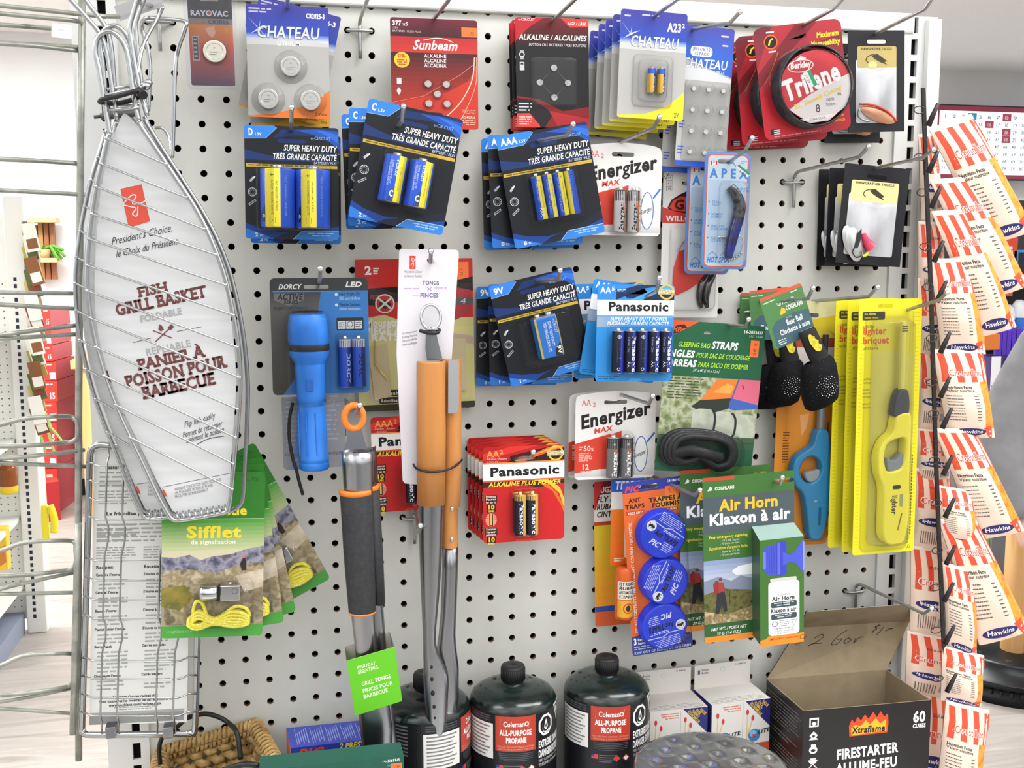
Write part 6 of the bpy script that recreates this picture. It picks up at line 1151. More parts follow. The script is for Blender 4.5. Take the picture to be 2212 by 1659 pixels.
# loose wire handle of another basket, behind, at the top
t = empty('basket_handle', 'bare wire loop handle hanging beside the small orange clamshell', 'wire handle', None, W(320, 60, .05)); o0 = V(t.location); b = MB()
b.tube([p-o0 for p in smooth([W(320, 240, .06), W(324, 150, .06), (W(318, 100, .06)), W(306, 60, .06), W(314, 40, .07), W(340, 40, .07), W(398, 46, .07), W(400, 62, .07), W(384, 110, .06), W(378, 160, .06), W(374, 300, .06), W(372, 340, .06)], 5)], .0020, WR, 10); b.tube([p-o0 for p in smooth([W(334, 276, .05), W(352, 278, .05), W(366, 300, .05), W(372, 340, .06)], 5)], .0016, WR, 8); b.build('wire', t)
b = MB(); b.tube([p-o0 for p in smooth([W(352, 14, .10), W(340, 40, .10), W(312, 90, .11), W(300, 140, .12), W(298, 190, .13)], 5)], .0019, WR, 10); b.build('side_wire', t)
c = Card('paper_tag', 'grey blank price tag at the top beside the fish basket handles', 'tag', 100, 40, (246, 14), (340, -22), (258, 46), .06, None, 'a9a9aa', 1, None, part='tag_sheet'); c.rect(4, 28, 96, 36, '9fa0a2'); c.done()
# ---------------------------------------------------------------- camp grill basket with a recipe sheet
o0 = W(300, 1260, .07); t = empty('camp_grill', 'long rectangular wire camp grill with a white recipe sheet inside', 'grill basket', None, o0)
T_ = lambda u, v, d: W(u, v, d)-o0
def edge(v): return (192+(176-192)*(v-960)/620, 432+(422-432)*(v-960)/620)
for dd, nm in ((.082, 'front_frame'), (.066, 'rear_frame')):
    b = MB(); off = 0 if dd > .07 else 3
    pts = [(240, 962), (212, 960), (196, 970), (192, 1000), (190, 1080), (184, 1300), (176, 1560), (180, 1578), (196, 1586), (380, 1584), (410, 1582), (420, 1566), (424, 1400), (428, 1200), (432, 1000), (426, 968), (400, 962), (240, 962)]
    b.tube([T_(p[0]+off, p[1]+off, dd) for p in smooth([(a, c_, 0) for a, c_ in pts], 4)], .0026, WR, 10); b.build(nm, t)
for v in (1000, 1038, 1076, 1117, 1206, 1248, 1290, 1331, 1422, 1461, 1501, 1540):
    l, r_ = edge(v); b = MB(); b.tube([T_(l-3, v-1, .085), T_(l+8, v, .090), T_(l+18, v+5, .096), T_(l+24, v+6, .097), T_(r_-44, v+7, .097), T_(r_-34, v+5, .094), T_(r_-16, v-3, .087), T_(r_+2, v-2, .085)], .0009, WR, 6); b.build('cross_wire', t)
for u in (236, 272, 356, 393):
    b = MB(); k = (u-236)*.0; sh = lambda v: -(v-960)*.026
    pts = [(u+sh(v)+q, v, dd) for v, q, dd in ((966, 0, .088), (985, 0, .094), (1000, -4, .098), (1117, -4, .098), (1140, 3, .095), (1168, 3, .095), (1200, -4, .098), (1335, -4, .098), (1352, 3, .095), (1378, 3, .095), (1412, -4, .098), (1545, -4, .098), (1562, 0, .094), (1584, 0, .086))]
    b.tube([T_(*p) for p in pts], .0010, WRD, 6); b.build('long_wire', t)
for u in (240, 364):
    b = MB(); q = T_(u, 1580, .088); b.box(q.x-.005, q.x+.005, q.y-.004, q.y+.012, q.z-.006, q.z+.006, STEEL, .0008); b.build('clasp', t)
m = MB(); q4 = [T_(204, 972, .078), T_(414, 972, .078), T_(404, 1560, .078), T_(193, 1566, .078)]; m.quad(*q4, mat('e2e3e0', .6)); bk = [p+V((0, .004, 0)) for p in q4]; m.quad(*bk, 'b9bab8')
for i in range(4): m.quad(q4[i], q4[(i+1) % 4], bk[(i+1) % 4], bk[i], 'a4a5a4')
ux = (q4[1]-q4[0])/210; vx = (q4[3]-q4[0])/592; P_ = Pr(m, lambda u, v, h: q4[0]+ux*u+vx*v+V((0, -h-1e-4, 0)))
for y, t1 in ((40, 'Features'), (126, '')): P_.text(t1, 24, 64, y, 7, '4a4a4a', 2) if t1 else None
for x0, y0, y1, n_, se in ((12, 46, 82, 4, 1), (10, 86, 118, 5, 2), (8, 156, 200, 4, 3), (8, 206, 234, 5, 4), (110, 46, 118, 9, 5), (110, 206, 234, 5, 6)): P_.dashes(x0, y0, x0+88, y1, n_, 'a2a3a2', .4, se)
P_.text('La friandise préférée de tous', 28, 190, 138, 7, '4a4a4a', 2); P_.dashes(8, 156, 196, 200, 5, 'a2a3a2', .4, 9)
for x0, hd, names in ((8, 'Recipes:', ("Campfire S'mores", "Caramel S'mores", "Banana S'mores", "Peanut Butter S'mores", 'Berry Peach', "Chuckwagon S'mores")), (112, 'Recettes', ("S'mores de feu", "S'mores au caramel", "S'mores à la banane", "S'mores au beurre", 'Carrés aux baies', 'Carrés western'))):
    P_.text(hd, x0, x0+38, 252, 6, '4a4a4a', 2)
    for i, nme in enumerate(names):
        y = 268+i*(40 if i < 4 else 47)-(0 if i < 5 else 0); y = (268, 306, 346, 386, 424, 488)[i]
        P_.text(nme, x0, x0+2.9*len(nme)+6, y, 5.5, '4a4a4a', 2); P_.dashes(x0+6, y+8, x0+74, y+8+8.4*(3 if i != 4 else 6), (3 if i != 4 else 6), 'a6a7a6', .42, 10+i)
P_.text("For more s'mores recipes visit", 50, 150, 536, 6, '55555a', 2); P_.text("Vous trouverez les recettes de carrés s'mores au", 20, 184, 545, 6, '55555a', 2); P_.text('www.coghlans.com/recipes.aspx', 42, 158, 554, 6, '55555a', 2); P_.rect(0, 566, 210, 572, 'a7a8a7'); P_.rect(0, 572, 210, 592, '8f9190'); P_.dashes(50, 556, 150, 565, 2, '9a9b9a', .4, 30, 1)
m.build('recipe_sheet', t)
# ---------------------------------------------------------------- wire spinner rack at the far left
o0 = W(170, 900, .07); t = empty('wire_spinner_rack', 'grey wire spinner rack with empty looped shelves at the left edge', 'display rack', None, o0)
T_ = lambda u, v, d=.07: W(u, v, d)-o0; rk = nmat(['8f9189', 'a9aba2', '9b9d94'], 50, .4, metal=.55)
b = MB(); b.tube([T_(178, -60), T_(174, 300), T_(170, 900), T_(169, 1300), T_(170, 1642)], .0034, rk, 12); b.build('post', t)
b = MB(); b.tube([T_(170, 1130, .085), T_(166, 1236, .085), T_(161, 1430, .085), T_(157, 1586, .085)], .0032, rk, 12); b.build('post', t)
for pts in (((-60, 8), (0, 12), (200, 33), (256, 36)), ((-60, 18), (0, 29), (155, 44), (176, 50)), ((-60, 88), (0, 92), (184, 103)), ((-60, 92), (60, 98), (172, 110)), ((-60, 50), (40, 56), (112, 62)), ((-60, 342), (0, 344), (168, 352)), ((-60, 340), (60, 346), (170, 354)), ((-60, 410), (0, 411), (192, 421)), ((-60, 632), (0, 632), (157, 634)), ((-60, 655), (0, 658), (162, 667)), ((-60, 735), (0, 724), (60, 716), (164, 703)), ((-60, 736), (0, 732), (166, 722)), ((-60, 1000), (0, 991), (80, 984), (182, 972)), ((-60, 999), (0, 1000), (188, 1008)),
            ((-60, 1296), (0, 1273), (60, 1258), (162, 1236)), ((-60, 1284), (0, 1283), (170, 1280)), ((-60, 1520), (0, 1516), (80, 1502), (166, 1484)), ((-60, 1527), (0, 1530), (170, 1542))):
    b = MB(); b.tube(smooth([T_(u, v, .067 if i == len(pts)-1 else .095) for i, (u, v) in enumerate(pts)], 5), .0021, rk, 8); b.build('shelf_wire', t)
for y, k in ((918, 0), (1190, 4), (1438, 8)):
    pts = [(-60, y+14), (0, y), (50, y-13-k), (110, y-18-k), (150, y-18-k), (162, y-12-k), (167-k, y-2), (168-k, y+22), (160-k, y+34+k), (140, y+38+k), (80, y+43+k*1.6), (0, y+46+k*2), (-60, y+42)]
    b = MB(); b.tube(smooth([T_(u, v, .10 if u < 120 else .08) for u, v in pts], 5), .0022, rk, 8); b.build('looped_shelf_wire', t)
c = Card('price_tag_holder', 'small white plastic tag holder clipped on the wire spinner rack', 'tag', 44, 30, (112, 50), (156, 54), (111, 80), .105, None, 'f4f5f5', 2, None, part='tag_plate'); c.dashes(14, 12, 32, 16, 1, 'd0d2d2', .6, 1); c.done()
# ---------------------------------------------------------------- propane, boxes and basket on the shelf deck
def propane(label, px):
    u, vtop = px; p = W(u, vtop, .056); o = V((p.x, -.056, ZS)); t = empty('propane_cylinder', label, 'propane cylinder', 'green propane cylinders', o)
    R = .0492; gm = nmat(['0e1a19', '13211f'], 30, .18, spec=.6); b = MB()
    prof = [(0, .002), (R*.8, .0), (R*.97, .004), (R, .012), (R, .160), (R*1.003, .1635), (R*.992, .1665), (R*.955, .1705), (R*.87, .1750), (R*.72, .1790), (R*.50, .1818), (R*.26, .1832), (R*.24, .187), (0, .187)]
    b.lathe(prof, gm, 56); body = b.build('body', t)
    b = MB(); L = Pr(b, lambda q, v, h: V(((R+.0002+h)*math.sin(q), -(R+.0002+h)*math.cos(q), .164-v)), du=.08)
    z = lambda k: k*.001
    L.rect(-3.1, .000, 3.14, .145, '15161a')
    r0, r1 = -.62, .30
    L.rect(r0, .000, r1, .040, 'b23a28'); L.line([(-.50, .004), (.16, .004), (.13, .0135), (-.52, .0135), (-.50, .004)], .0008, 'eadcd6'); L.text('Coleman', -.44, .04, .0115, .0058, 'eeeae8', 1, .2); L.ring(.09, .0088, .0028, .0008, 'eeeae8', 12) if 0 else L.ell(.085, .0088, .05, 'eeeae8', .0028, 12); L.ell(.085, .0088, .028, 'b23a28', .0016, 10)
    L.text('ALL-PURPOSE', -.52, .20, .0215, .0058, 'f0ece8', 2); L.text('PROPANE', -.38, .08, .0300, .0058, 'f0ece8', 2); L.line([(-.58, .0325), (.26, .0325)], .0002, 'd8a090'); L.text('FOR USE WITH PORTABLE PROPANE', -.58, .26, .0355, .0018, 'd89a88', 0); L.text('APPLIANCES & PROPANE TORCHES', -.56, .24, .0385, .0018, 'd89a88', 0)
    L.dashes(-.56, .042, .26, .052, 5, '55575a', .4, 3, 1); L.rect(-.60, .056, -.44, .061, 'c8404a'); L.rect(-.60, .056, -.53, .0588, '2a3a7a'); L.dashes(-.42, .056, .0, .066, 4, '6a6c70', .4, 4)
    for q, c_ in ((-.02, 'c8452e'), (.20, 'e4e0de')): L.poly([(q, .056), (q+.085, .060), (q, .064), (q-.085, .060)], 'c8452e'); L.poly([(q, .057), (q+.065, .060), (q, .063), (q-.065, .060)], c_)
    oc = [(.60+.235*math.cos(6.2832*(i+.5)/8), .0155+.0128*math.sin(6.2832*(i+.5)/8)) for i in range(8)]; L.poly(oc, 'eceae8'); L.poly([(.60+(a-.60)*.78, .0155+(v-.0155)*.78) for a, v in oc], '15161a')
    L.poly([(.60, .0085), (.64, .0135), (.66, .018), (.62, .021), (.57, .021), (.54, .018), (.56, .0135)], 'eceae8'); L.poly([(.60, .013), (.62, .017), (.60, .0195), (.575, .017)], '15161a'); L.line([(.50, .013), (.49, .018), (.52, .0225), (.60, .0238), (.68, .0225), (.71, .018), (.70, .013)], .0016, 'eceae8')
    tr_ = [(.90, -.002), (1.30, -.004), (1.12, .020)]; L.poly(tr_, 'eceae8'); L.poly([(.95, .0), (1.25, -.0015), (1.12, .017)], '15161a'); L.text('W', 1.0, 1.2, .009, .008, 'eceae8', 1)
    L.text('EXTREME DANGER', .38, 1.24, .0400, .0078, 'eceae8', 2); L.text('DANGER EXTRÊME'.replace('Ê', 'E'), .38, 1.24, .0510, .0078, 'eceae8', 2); L.text('VERY FLAMMABLE • CONTENTS', .38, 1.26, .0565, .0032, 'c8c6c4', 0); L.text('TRÈS INFLAMMABLE', .38, 1.1, .0615, .0032, 'c8c6c4', 0)
    L.rect(-1.55, .010, -.68, .050, 'dcdad6'); L.dashes(-1.50, .012, -.72, .049, 8, '4a4a4c', .45, 7) if 0 else None
    for i in range(9): L.dashes(-1.5, .0120+i*.0041, -.72, .0142+i*.0041, 1, '4a4a4c', .8, 20+i) if 0 else L.rect(-1.48, .0128+i*.0041, -.76-.06*(i % 3), .0145+i*.0041, '77777a')
    L.dashes(-1.5, .001, -.70, .008, 3, '55575a', .4, 11) if 0 else [L.rect(-1.5, .001+i*.0026, -.74, .0022+i*.0026, '4a4c50') for i in range(3)]
    L.rect(-2.9, .012, -1.62, .05, '15161a'); [L.rect(-2.8, .002+i*.004, -1.9, .0036+i*.004, '6a6c70') for i in range(9)]
    b.build('wrap_label', t)
    b = MB(); cm = mat('1a1a1c', .5); b.lathe([(R*.24, .182), (R*.25, .1835), (R*.255, .186), (R*.275, .187), (R*.275, .201), (R*.255, .2030), (R*.06, .2030), (R*.05, .2024), (0, .2024)], cm, 36)
    for i in range(36):
        a = 6.2832*i/36; b.tube([V((R*.275*math.cos(a), R*.275*math.sin(a), .1875)), V((R*.275*math.cos(a), R*.275*math.sin(a), .200))], .0005, cm, 4)
    b.build('cap', t); return t
pc = propane('dark green propane cylinder in the middle, with red and black label', (1108, 1428)); 
def pdup(u, v, lab, rz):
    o = dup(pc, lab); p = W(u, v, .056); o.location = (p.x, -.056, ZS); o.rotation_euler.z = rz
pdup(1311, 1425, 'rightmost dark green propane cylinder with red and black label', -.05); pdup(919, 1444, 'propane cylinder behind the wooden handled tongs', 1.35)
def wbox(mb, p0, ux, uy, uz, mats):
    """box from a corner and three edge vectors; mats: front, back, left, right, top, bottom"""
    c = [p0, p0+ux, p0+ux+uz, p0+uz]; k = [q+uy for q in c]
    for f, m in (((c[0], c[1], c[2], c[3]), mats[0]), ((k[1], k[0], k[3], k[2]), mats[1]), ((k[0], c[0], c[3], k[3]), mats[2]), ((c[1], k[1], k[2], c[2]), mats[3]), ((c[3], c[2], k[2], k[3]), mats[4]), ((k[0], k[1], c[1], c[0]), mats[5])):
        if m: mb.quad(*f, m)
# match boxes
def matches(label, TL, TR, bl_, d):
    zt = W(*TL, d).z; a = W(*TL, d); b_ = Wz(*TR, zt); ux = b_-a; wd_ = ux.length; ux.normalize(); nrm = V((ux.y, -ux.x, 0)); nrm = nrm if nrm.y < 0 else -nrm
    h = zt-ZS; o = V((a.x, a.y, ZS)); t = empty('match_box_pack', label, 'matches', 'white packs of match boxes', o); m = MB(); wt = mat('dcd8d2', .5); nv = mat('27246e', .5)
    dep = .048; wbox(m, V(), ux*wd_, -nrm*dep, V((0, 0, h)), (wt, wt, nv, wt, wt, wt)); sc = wd_/196; P_ = Pr(m, lambda u, v, hh: ux*(u*sc)+nrm*hh+V((0, 0, h-v*sc)))
    P_.line([(104, 4), (104, h/sc)], 1, '8a8a94'); P_.dashes(36, 10, 96, 32, 3, 'd87a6a', .45, 1, 2); P_.poly([(112, 0), (196, 0), (196, 88)], '27246e')
    for i, t_ in enumerate(('VALUE', 'PACK', 'FORMAT', 'ÉCONOMIQUE')): P_.text(t_, 168-i*14, 168-i*14+(26, 22, 34, 56)[i], 8+i*1, 9, 'd8b83a', 2, 0, 48)
    for x in (0, 100):
        if x: 
            pass
        P_.line([(20+x, 36), (18+x, 150)], 4, 'd8bf8a'); P_.line([(40+x, 54), (14+x, 130)], 4, 'd8bf8a'); P_.ell(20+x, 36, 5, 'c83a48', 9, 14); P_.ell(38+x, 56, 5, 'c83a48', 9, 14)
        P_.ell(44+x, 112, 20, '3c78b0', 20, 24); P_.ell(40+x, 106, 12, '7fb2dc', 11, 20); P_.text('x', 36+x, 52+x, 119, 15, 'b8281e', 2); P_.text('LiTE', 56+x, 98+x, 110, 12, '24242c', 2, .25, -7)
    P_.rect(104, 138, 196, 200, 'c8502e')
    q = Pr(m, lambda u, v, hh: ux*(u*sc)-nrm*(v*sc)+V((0, 0, h+hh)), STEP) if 0 else Pr(m, lambda u, v, hh: ux*(u*sc)-nrm*(v*sc)+V((0, 0, h+hh)))
    q.dashes(8, 8, 190, 44, 4, 'a09a9a', .35, 5, 1); m.build('carton', t)
    m = MB(); fh = .030; fo = -nrm*dep+V((0, 0, h)); wbox(m, fo, ux*wd_*.985, -nrm*.0008, V((0, 0, fh)), (wt,)*6); P_ = Pr(m, lambda u, v, hh: fo+ux*(u*sc)+nrm*hh+V((0, 0, fh-v*sc)))
    P_.text('8', 10, 20, 30, 14, '2a2a5a', 1); P_.text('Boxes', 24, 50, 20, 7, '55557a', 1); P_.text('Boîtes', 24, 50, 30, 7, '55557a', 1); P_.ring(96, 20, 8, .9, 'b4b0aa', 18); P_.text('11-3046133', 140, 176, 12, 5.5, '2a2a2e', 1); m.build('hang_flap', t)
matches('left pack of white match boxes beside the rightmost propane cylinder', (1404, 1540), (1529, 1526), 0, .062)
matches('right pack of white match boxes beside the open black box', (1538, 1524), (1664, 1508), 0, .062)
# open firestarter carton
z1 = W(1656, 1467, .030).z; BL = Wz(1656, 1467, z1); FL = Wz(1736, 1536, z1); FR = Wz(2012, 1512, z1); ux = FR-FL; uy = BL-FL; h = z1-ZS
t = empty('firestarter_box', 'open black firestarter carton with its brown cardboard lid raised', 'carton', None, (FL.x, FL.y, ZS)); bkm = mat('1b1819', .35); brn = nmat(['86775f', '94846a', '8c7d64'], 25, .8); m = MB(); th = .0012
n1 = ux.normalized(); n2 = uy.normalized()
for p, e, c_ in ((V(), ux, 'f'), (uy, ux, 'b'), (V(), uy, 'l'), (ux, uy, 'r')):
    off = n2*th if c_ == 'f' else -n2*th if c_ == 'b' else n1*th if c_ == 'l' else -n1*th
    q = [p, p+e, p+e+V((0, 0, h)), p+V((0, 0, h))]; m.quad(*q, bkm); k = [x+off for x in q]; m.quad(*k, brn); m.quad(q[3], q[2], k[2], k[3], brn)
m.quad(V((0, 0, .004)), ux+V((0, 0, .004)), ux+uy+V((0, 0, .004)), uy+V((0, 0, .004)), brn)
sc = ux.length/277; fn = V((ux.y, -ux.x, 0)).normalized(); fn = fn if fn.y < 0 else -fn; P_ = Pr(m, lambda u, v, hh: n1*(u*sc)+fn*(hh+1e-4)+V((0, 0, h-v*sc)))
P_.text('60', 238, 266, 44, 22, 'eceae8', 2); P_.text('CUBES', 238, 267, 56, 8, 'eceae8', 2)
P_.poly([(100, 62), (98, 40), (104, 26), (110, 34), (116, 22), (124, 30), (132, 18), (140, 28), (150, 14), (158, 26), (166, 14), (174, 26), (182, 20), (184, 40), (182, 60)], 'd8481e'); P_.poly([(104, 60), (103, 44), (112, 38), (124, 42), (134, 30), (144, 40), (156, 28), (166, 40), (178, 32), (180, 56)], 'f0b02a'); P_.text('Xtraflame', 104, 176, 56, 13, '1b1514', 2, .1, 0, out=('f6e8b0', 0)) if 0 else P_.text('Xtraflame', 105, 177, 56, 13, '1b1514', 2, .1)
P_.text('FIRESTARTER', 74, 208, 108, 20, 'eceae8', 2, 0, -2); P_.text('ALLUME-FEU', 74, 208, 138, 20, 'eceae8', 2, 0, -2); P_.dashes(80, 152, 250, 164, 2, 'b8b6b4', .5, 3)
for i in range(4):
    y = 16+i*28; ic = 'dcdad8'
    if i == 0: P_.rect(13, y, 33, y+19, ic); P_.rect(16, y+4, 30, y+16, bkm); P_.ell(23, y+12, 5, ic, 4, 12)
    elif i == 1: P_.poly([(23, y), (32, y+9), (28, y+13), (33, y+18), (13, y+18), (18, y+13), (14, y+9)], ic); P_.ell(23, y+10, 3, bkm, 3, 8)
    elif i == 2: P_.ell(23, y+11, 9, ic, 8, 18); P_.rect(18, y-1, 28, y+5, ic); P_.ell(23, y+12, 5, bkm, 3, 12)
    else: P_.poly([(12, y+4), (34, y+4), (28, y+12), (18, y+12)], ic); P_.line([(23, y+12), (14, y+22)], 2, ic); P_.line([(23, y+12), (32, y+22)], 2, ic); P_.rect(17, y, 29, y+3, ic)
ln = uy.length; sn_ = V((-uy.y, uy.x, 0)).normalized(); sn_ = sn_ if sn_.x < 0 else -sn_; P2 = Pr(m, lambda u, v, hh: uy-n2*(u*sc)+sn_*(hh+1e-4)+V((0, 0, h-v*sc)))
LW = ln/sc; P2.dashes(6, 16, LW*.94, 74, 8, '6a6460', .35, 5); P2.dashes(6, 84, LW*.94, 100, 2, '6a6460', .35, 6); P2.dashes(6, 112, LW*.94, 176, 9, '6a6460', .35, 7)
m.build('carton', t)
m = MB(); z0_ = V((0, 0, h)); F0 = V((FL.x, FL.y, ZS)); A = W(1735, 1352, .026)-F0; B_ = W(1968, 1342, .018)-F0; C0 = uy+z0_; C1 = ux+uy+z0_
A = W(1726, 1356, .020)-F0; B_ = W(1966, 1341, .016)-F0
m.quad(C0, C1, B_, A, brn); off = V((0, .0012, 0)); m.quad(C0+off, C1+off, B_+off, A+off, bkm)
E0 = W(1742, 1322, .060)-F0; E1 = W(1966, 1305, .052)-F0; m.quad(A, B_, E1, E0, brn); m.quad(A+off, B_+off, E1+off, E0+off, bkm); m.quad(E0, E1, E1+off, E0+off, 'c8bca8')
u_ = (B_-A)/240; v_ = (C0-A)/110; nn = u_.cross(v_).normalized(); nn = nn if nn.y < 0 else -nn; P3 = Pr(m, lambda u, v, hh: A+u_*u+(C0-A)/110*v+nn*(hh+2e-4))
pen = '2e2a28'; P3.text('#', 14, 26, 36, 18, pen, 0, .2); P3.line(smooth([(48, 26, 0), (58, 18, 0), (66, 24, 0), (58, 34, 0), (46, 42, 0), (52, 38, 0), (72, 38, 0)], 5), 2, pen); P3.line(smooth([(110, 12, 0), (98, 24, 0), (94, 42, 0), (106, 42, 0), (110, 32, 0), (100, 32, 0)], 5), 2, pen); P3.line(smooth([(124, 30, 0), (118, 36, 0), (124, 42, 0), (132, 36, 0), (124, 30, 0)], 5), 2, pen); P3.line(smooth([(140, 32, 0), (142, 42, 0), (146, 32, 0), (156, 30, 0)], 5), 2, pen)
P3.line(smooth([(178, 6, 0), (168, 8, 0), (174, 14, 0), (166, 20, 0)], 5), 2, pen); P3.line([(174, 2), (170, 24)], 1.4, pen); P3.line([(188, 10), (182, 32)], 2, pen); P3.ell(192, 32, 1.2, pen, n=8); P3.ring(206, 20, 7, 2.2, pen, 14, 5); P3.ring(224, 18, 7, 2.2, pen, 14, 5); m.build('lid', t)
# silver foil pan
c0 = W(1535, 1662, .20); t = empty('foil_pan', 'round silver foil pan with dimples, upside down in front', 'foil pan', None, (c0.x, c0.y, ZS)); hz = c0.z-ZS; m = MB(); fo = nmat(['a4a6aa', 'c0c2c6'], 40, .15, metal=.85)
R = .078
def pan(u, v):
    a = 6.2832*u; q = v
    if q < .55: r = R*q/.55; z = hz+.004; r_ = r; dm = .003*max(0, math.cos(6.2832*r*math.cos(a)/.034)*math.cos(6.2832*r*math.sin(a)/.040)); z -= dm*(1 if r < R*.92 else 0)
    else: f = (q-.55)/.45; r_ = R*(1+.06*math.sin(f*1.57)); z = hz+.004-f*.03; r_ += .0012*math.sin(40*a)*f
    return V((r_*math.cos(a), r_*math.sin(a), z))
m.grid(pan, 160, 60, fo); m.build('dimpled_pan', t)
m = MB(); m.lathe([(R*1.06, hz-.026), (R*1.02, .0), (0, 0)], fo, 48); m.build('pan_wall', t)
# insect strip box, green box
def lyingbox(name, label, cat, TLb, TRb, TLf, TRf, d, mats):
    z = W(*TLb, d).z; a, b_, c_, e_ = W(*TLb, d), Wz(*TRb, z), Wz(*TLf, z), Wz(*TRf, z); o = V((c_.x, c_.y, ZS)); t = empty(name, label, cat, None, o); m = MB(); ux = e_-c_; uy = a-c_; wbox(m, V(), ux, uy, V((0, 0, z-ZS)), mats); return t, m, ux, uy, z-ZS
pb_ = mat('2b3a9a', .35); t, m, ux, uy, h = lyingbox('insect_strip_box', 'dark blue box with red lettering lying beside the wicker basket', 'carton', (618, 1573), (798, 1552), (628, 1616), (812, 1596), .030, (pb_, pb_, mat('d87a52'), pb_, mat('3447b0', .35), pb_))
sc = ux.length/184; n1 = ux.normalized(); fn = V((ux.y, -ux.x, 0)).normalized(); fn = fn if fn.y < 0 else -fn
P_ = Pr(m, lambda u, v, hh: n1*(u*sc)+fn*(hh+1e-4)+V((0, 0, h-v*sc))); P_.text('PIC', 12, 66, 26, 20, 'c8402e', 2, .4, out=('8a98d8', 0)); P_.line([(12, 29), (64, 27)], 2.4, 'e8b83a'); P_.text('2 PRESTO', 104, 172, 14, 12, 'e8c83a', 2, .15)
P_ = Pr(m, lambda u, v, hh: n1*(u*sc)+uy.normalized()*(v*sc)+V((0, 0, h+hh+1e-4))); Lh = uy.length/sc
for k in range(5): P_.rect(16+k*34, Lh*.1, 17+k*34, Lh*.9, 'aeb6e0'); [P_.rect(20+k*34+j*5, Lh*(.15+.1*(j % 2)), 22+k*34+j*5, Lh*(.7+.05*j), '8f9ad8') for j in range(5)]
m.build('carton', t)
gb = mat('1d5446', .4); t, m, ux, uy, h = lyingbox('green_carton', 'dark green box at the bottom edge with an orange price sticker', 'carton', (590, 1660), (868, 1640), (590, 1662), (872, 1634), .19, (gb,)*6)
zt = W(872, 1632, .17).z; o = V((W(560, 1660, .17).x, -.17, ZS)); ux = V((W(872, 1632, .17).x-o.x, 0, 0)); 
m = MB(); wbox(m, V(), ux, V((0, .03, 0)), V((0, 0, zt-ZS)), (gb,)*6); t.location = o; sc = ux.length/312; P_ = Pr(m, lambda u, v, hh: V((u*sc, -hh-1e-4, zt-ZS-v*sc))); P_.text('14-3069749', 264, 304, 12, 6.5, 'dfe8e2', 1); P_.rect(284, 16, 308, 48, 'f5763c'); P_.text('1.49', 289, 303, 27, 6, '7a3a1a', 0); P_.ring(156, 26, 11, 2, '4a7ac0', 16); P_.text('MC', 276, 284, 22, 5, '9ab8aa', 0)
for k in range(60): P_.line([(k*5.2, 2), (k*5.2+6, 60)], .5, '24604f')
m.build('carton', t)
# wicker basket
wk = nmat(['8a6a3c', 'b39460', 'a58450', 'c4a874'], 60, .75, bump=.6); z1 = W(500, 1580, .012).z; PB = [Wz(350, 1632, z1-.012), Wz(338, 1668, z1-.012), Wz(590, 1672, z1-.012), Wz(506, 1582, z1)]
BLk = W(350, 1628, .014); BRk = W(505, 1583, .014); zz = (BRk.z+BLk.z)/2
o = V((BLk.x, BLk.y, ZS)); t = empty('wicker_basket', 'tan wicker basket at the bottom left corner of the shelf', 'basket', None, o)
bw, bd, bh = .100, .13, BLk.z-ZS; r = random.Random(5); m = MB()
C4 = [V((.0, 0, 0)), V((bw, 0, 0)), V((bw+.040, -bd, 0)), V((-.004, -bd, 0))]
rise = [0, .022, .002, -.020]
def strand(a, b_, za, zb, rr, m_, n=26, tw=.004, ph=0, out=V((0, 0, 0))):
    pts = []
    for i in range(n+1):
        f = i/n; q = a.lerp(b_, f); pts.append(V((q.x+out.x*math.sin(f*n*1.57+ph)*tw, q.y+out.y*math.sin(f*n*1.57+ph)*tw, za+(zb-za)*f+tw*.5*math.cos(f*n*1.57+ph))))
    m_.tube(pts, rr, wk, 6)
for e in range(4):
    a, b_ = C4[e], C4[(e+1) % 4]; out = V(((b_-a).y, -(b_-a).x, 0)).normalized(); zt_ = (bh+rise[e], bh+rise[(e+1) % 4])
    for k in range(9): strand(a, b_, zt_[0]-.012*(k+1), zt_[1]-.012*(k+1), .0052, m, ph=k*3.14, tw=.0045, out=out)
m.build('woven_sides', t)
m = MB()
for e in range(4):
    a, b_ = C4[e], C4[(e+1) % 4]; za, zb_ = bh+rise[e], bh+rise[(e+1) % 4]; n = 22; m.tube([V((a.x, a.y, za)), V((b_.x, b_.y, zb_))], .0068, wk, 8)
    for i in range(n):
        f = (i+.5)/n; q = a.lerp(b_, f); z = za+(zb_-za)*f; d_ = (b_-a).normalized(); nn = V((d_.y, -d_.x, 0)); m.tube([q+nn*.008*math.cos(tt)+V((0, 0, z+.008*math.sin(tt)))+d_*(.004*tt/6.28+r.uniform(-.001, .001)) for tt in [6.2832*j/8 for j in range(9)]], .0021, wk, 5)
m.build('braided_rim', t)
m = MB(); m.quad(*[V((p.x*1, p.y, .004)) for p in C4], wk); m.build('bottom', t)
# black tube looping into the basket
b = MB(); b.tube(smooth([W(402, 1551, .03), W(440, 1542, .03), W(470, 1548, .032), W(494, 1562, .035), W(512, 1584, .05), W(520, 1640, .06)], 6), .0027, mat('17181a', .4), 10); b.tube(smooth([W(402, 1552, .03), W(376, 1576, .05), W(352, 1592, .05), W(344, 1616, .05), W(346, 1650, .05)], 6), .0024, mat('17181a', .4), 10); tag(b.build('black_tube'), 'thin black tube looping from behind the camp grill into the wicker basket', 'tube')
b = MB(); b.tube(smooth([W(470, 1668, .14), W(520, 1652, .15), W(560, 1654, .15), W(600, 1670, .14)], 6), .0028, mat('17181a', .4), 10); tag(b.build('black_tube'), 'short black tube arch at the bottom edge in front of the wicker basket', 'tube')
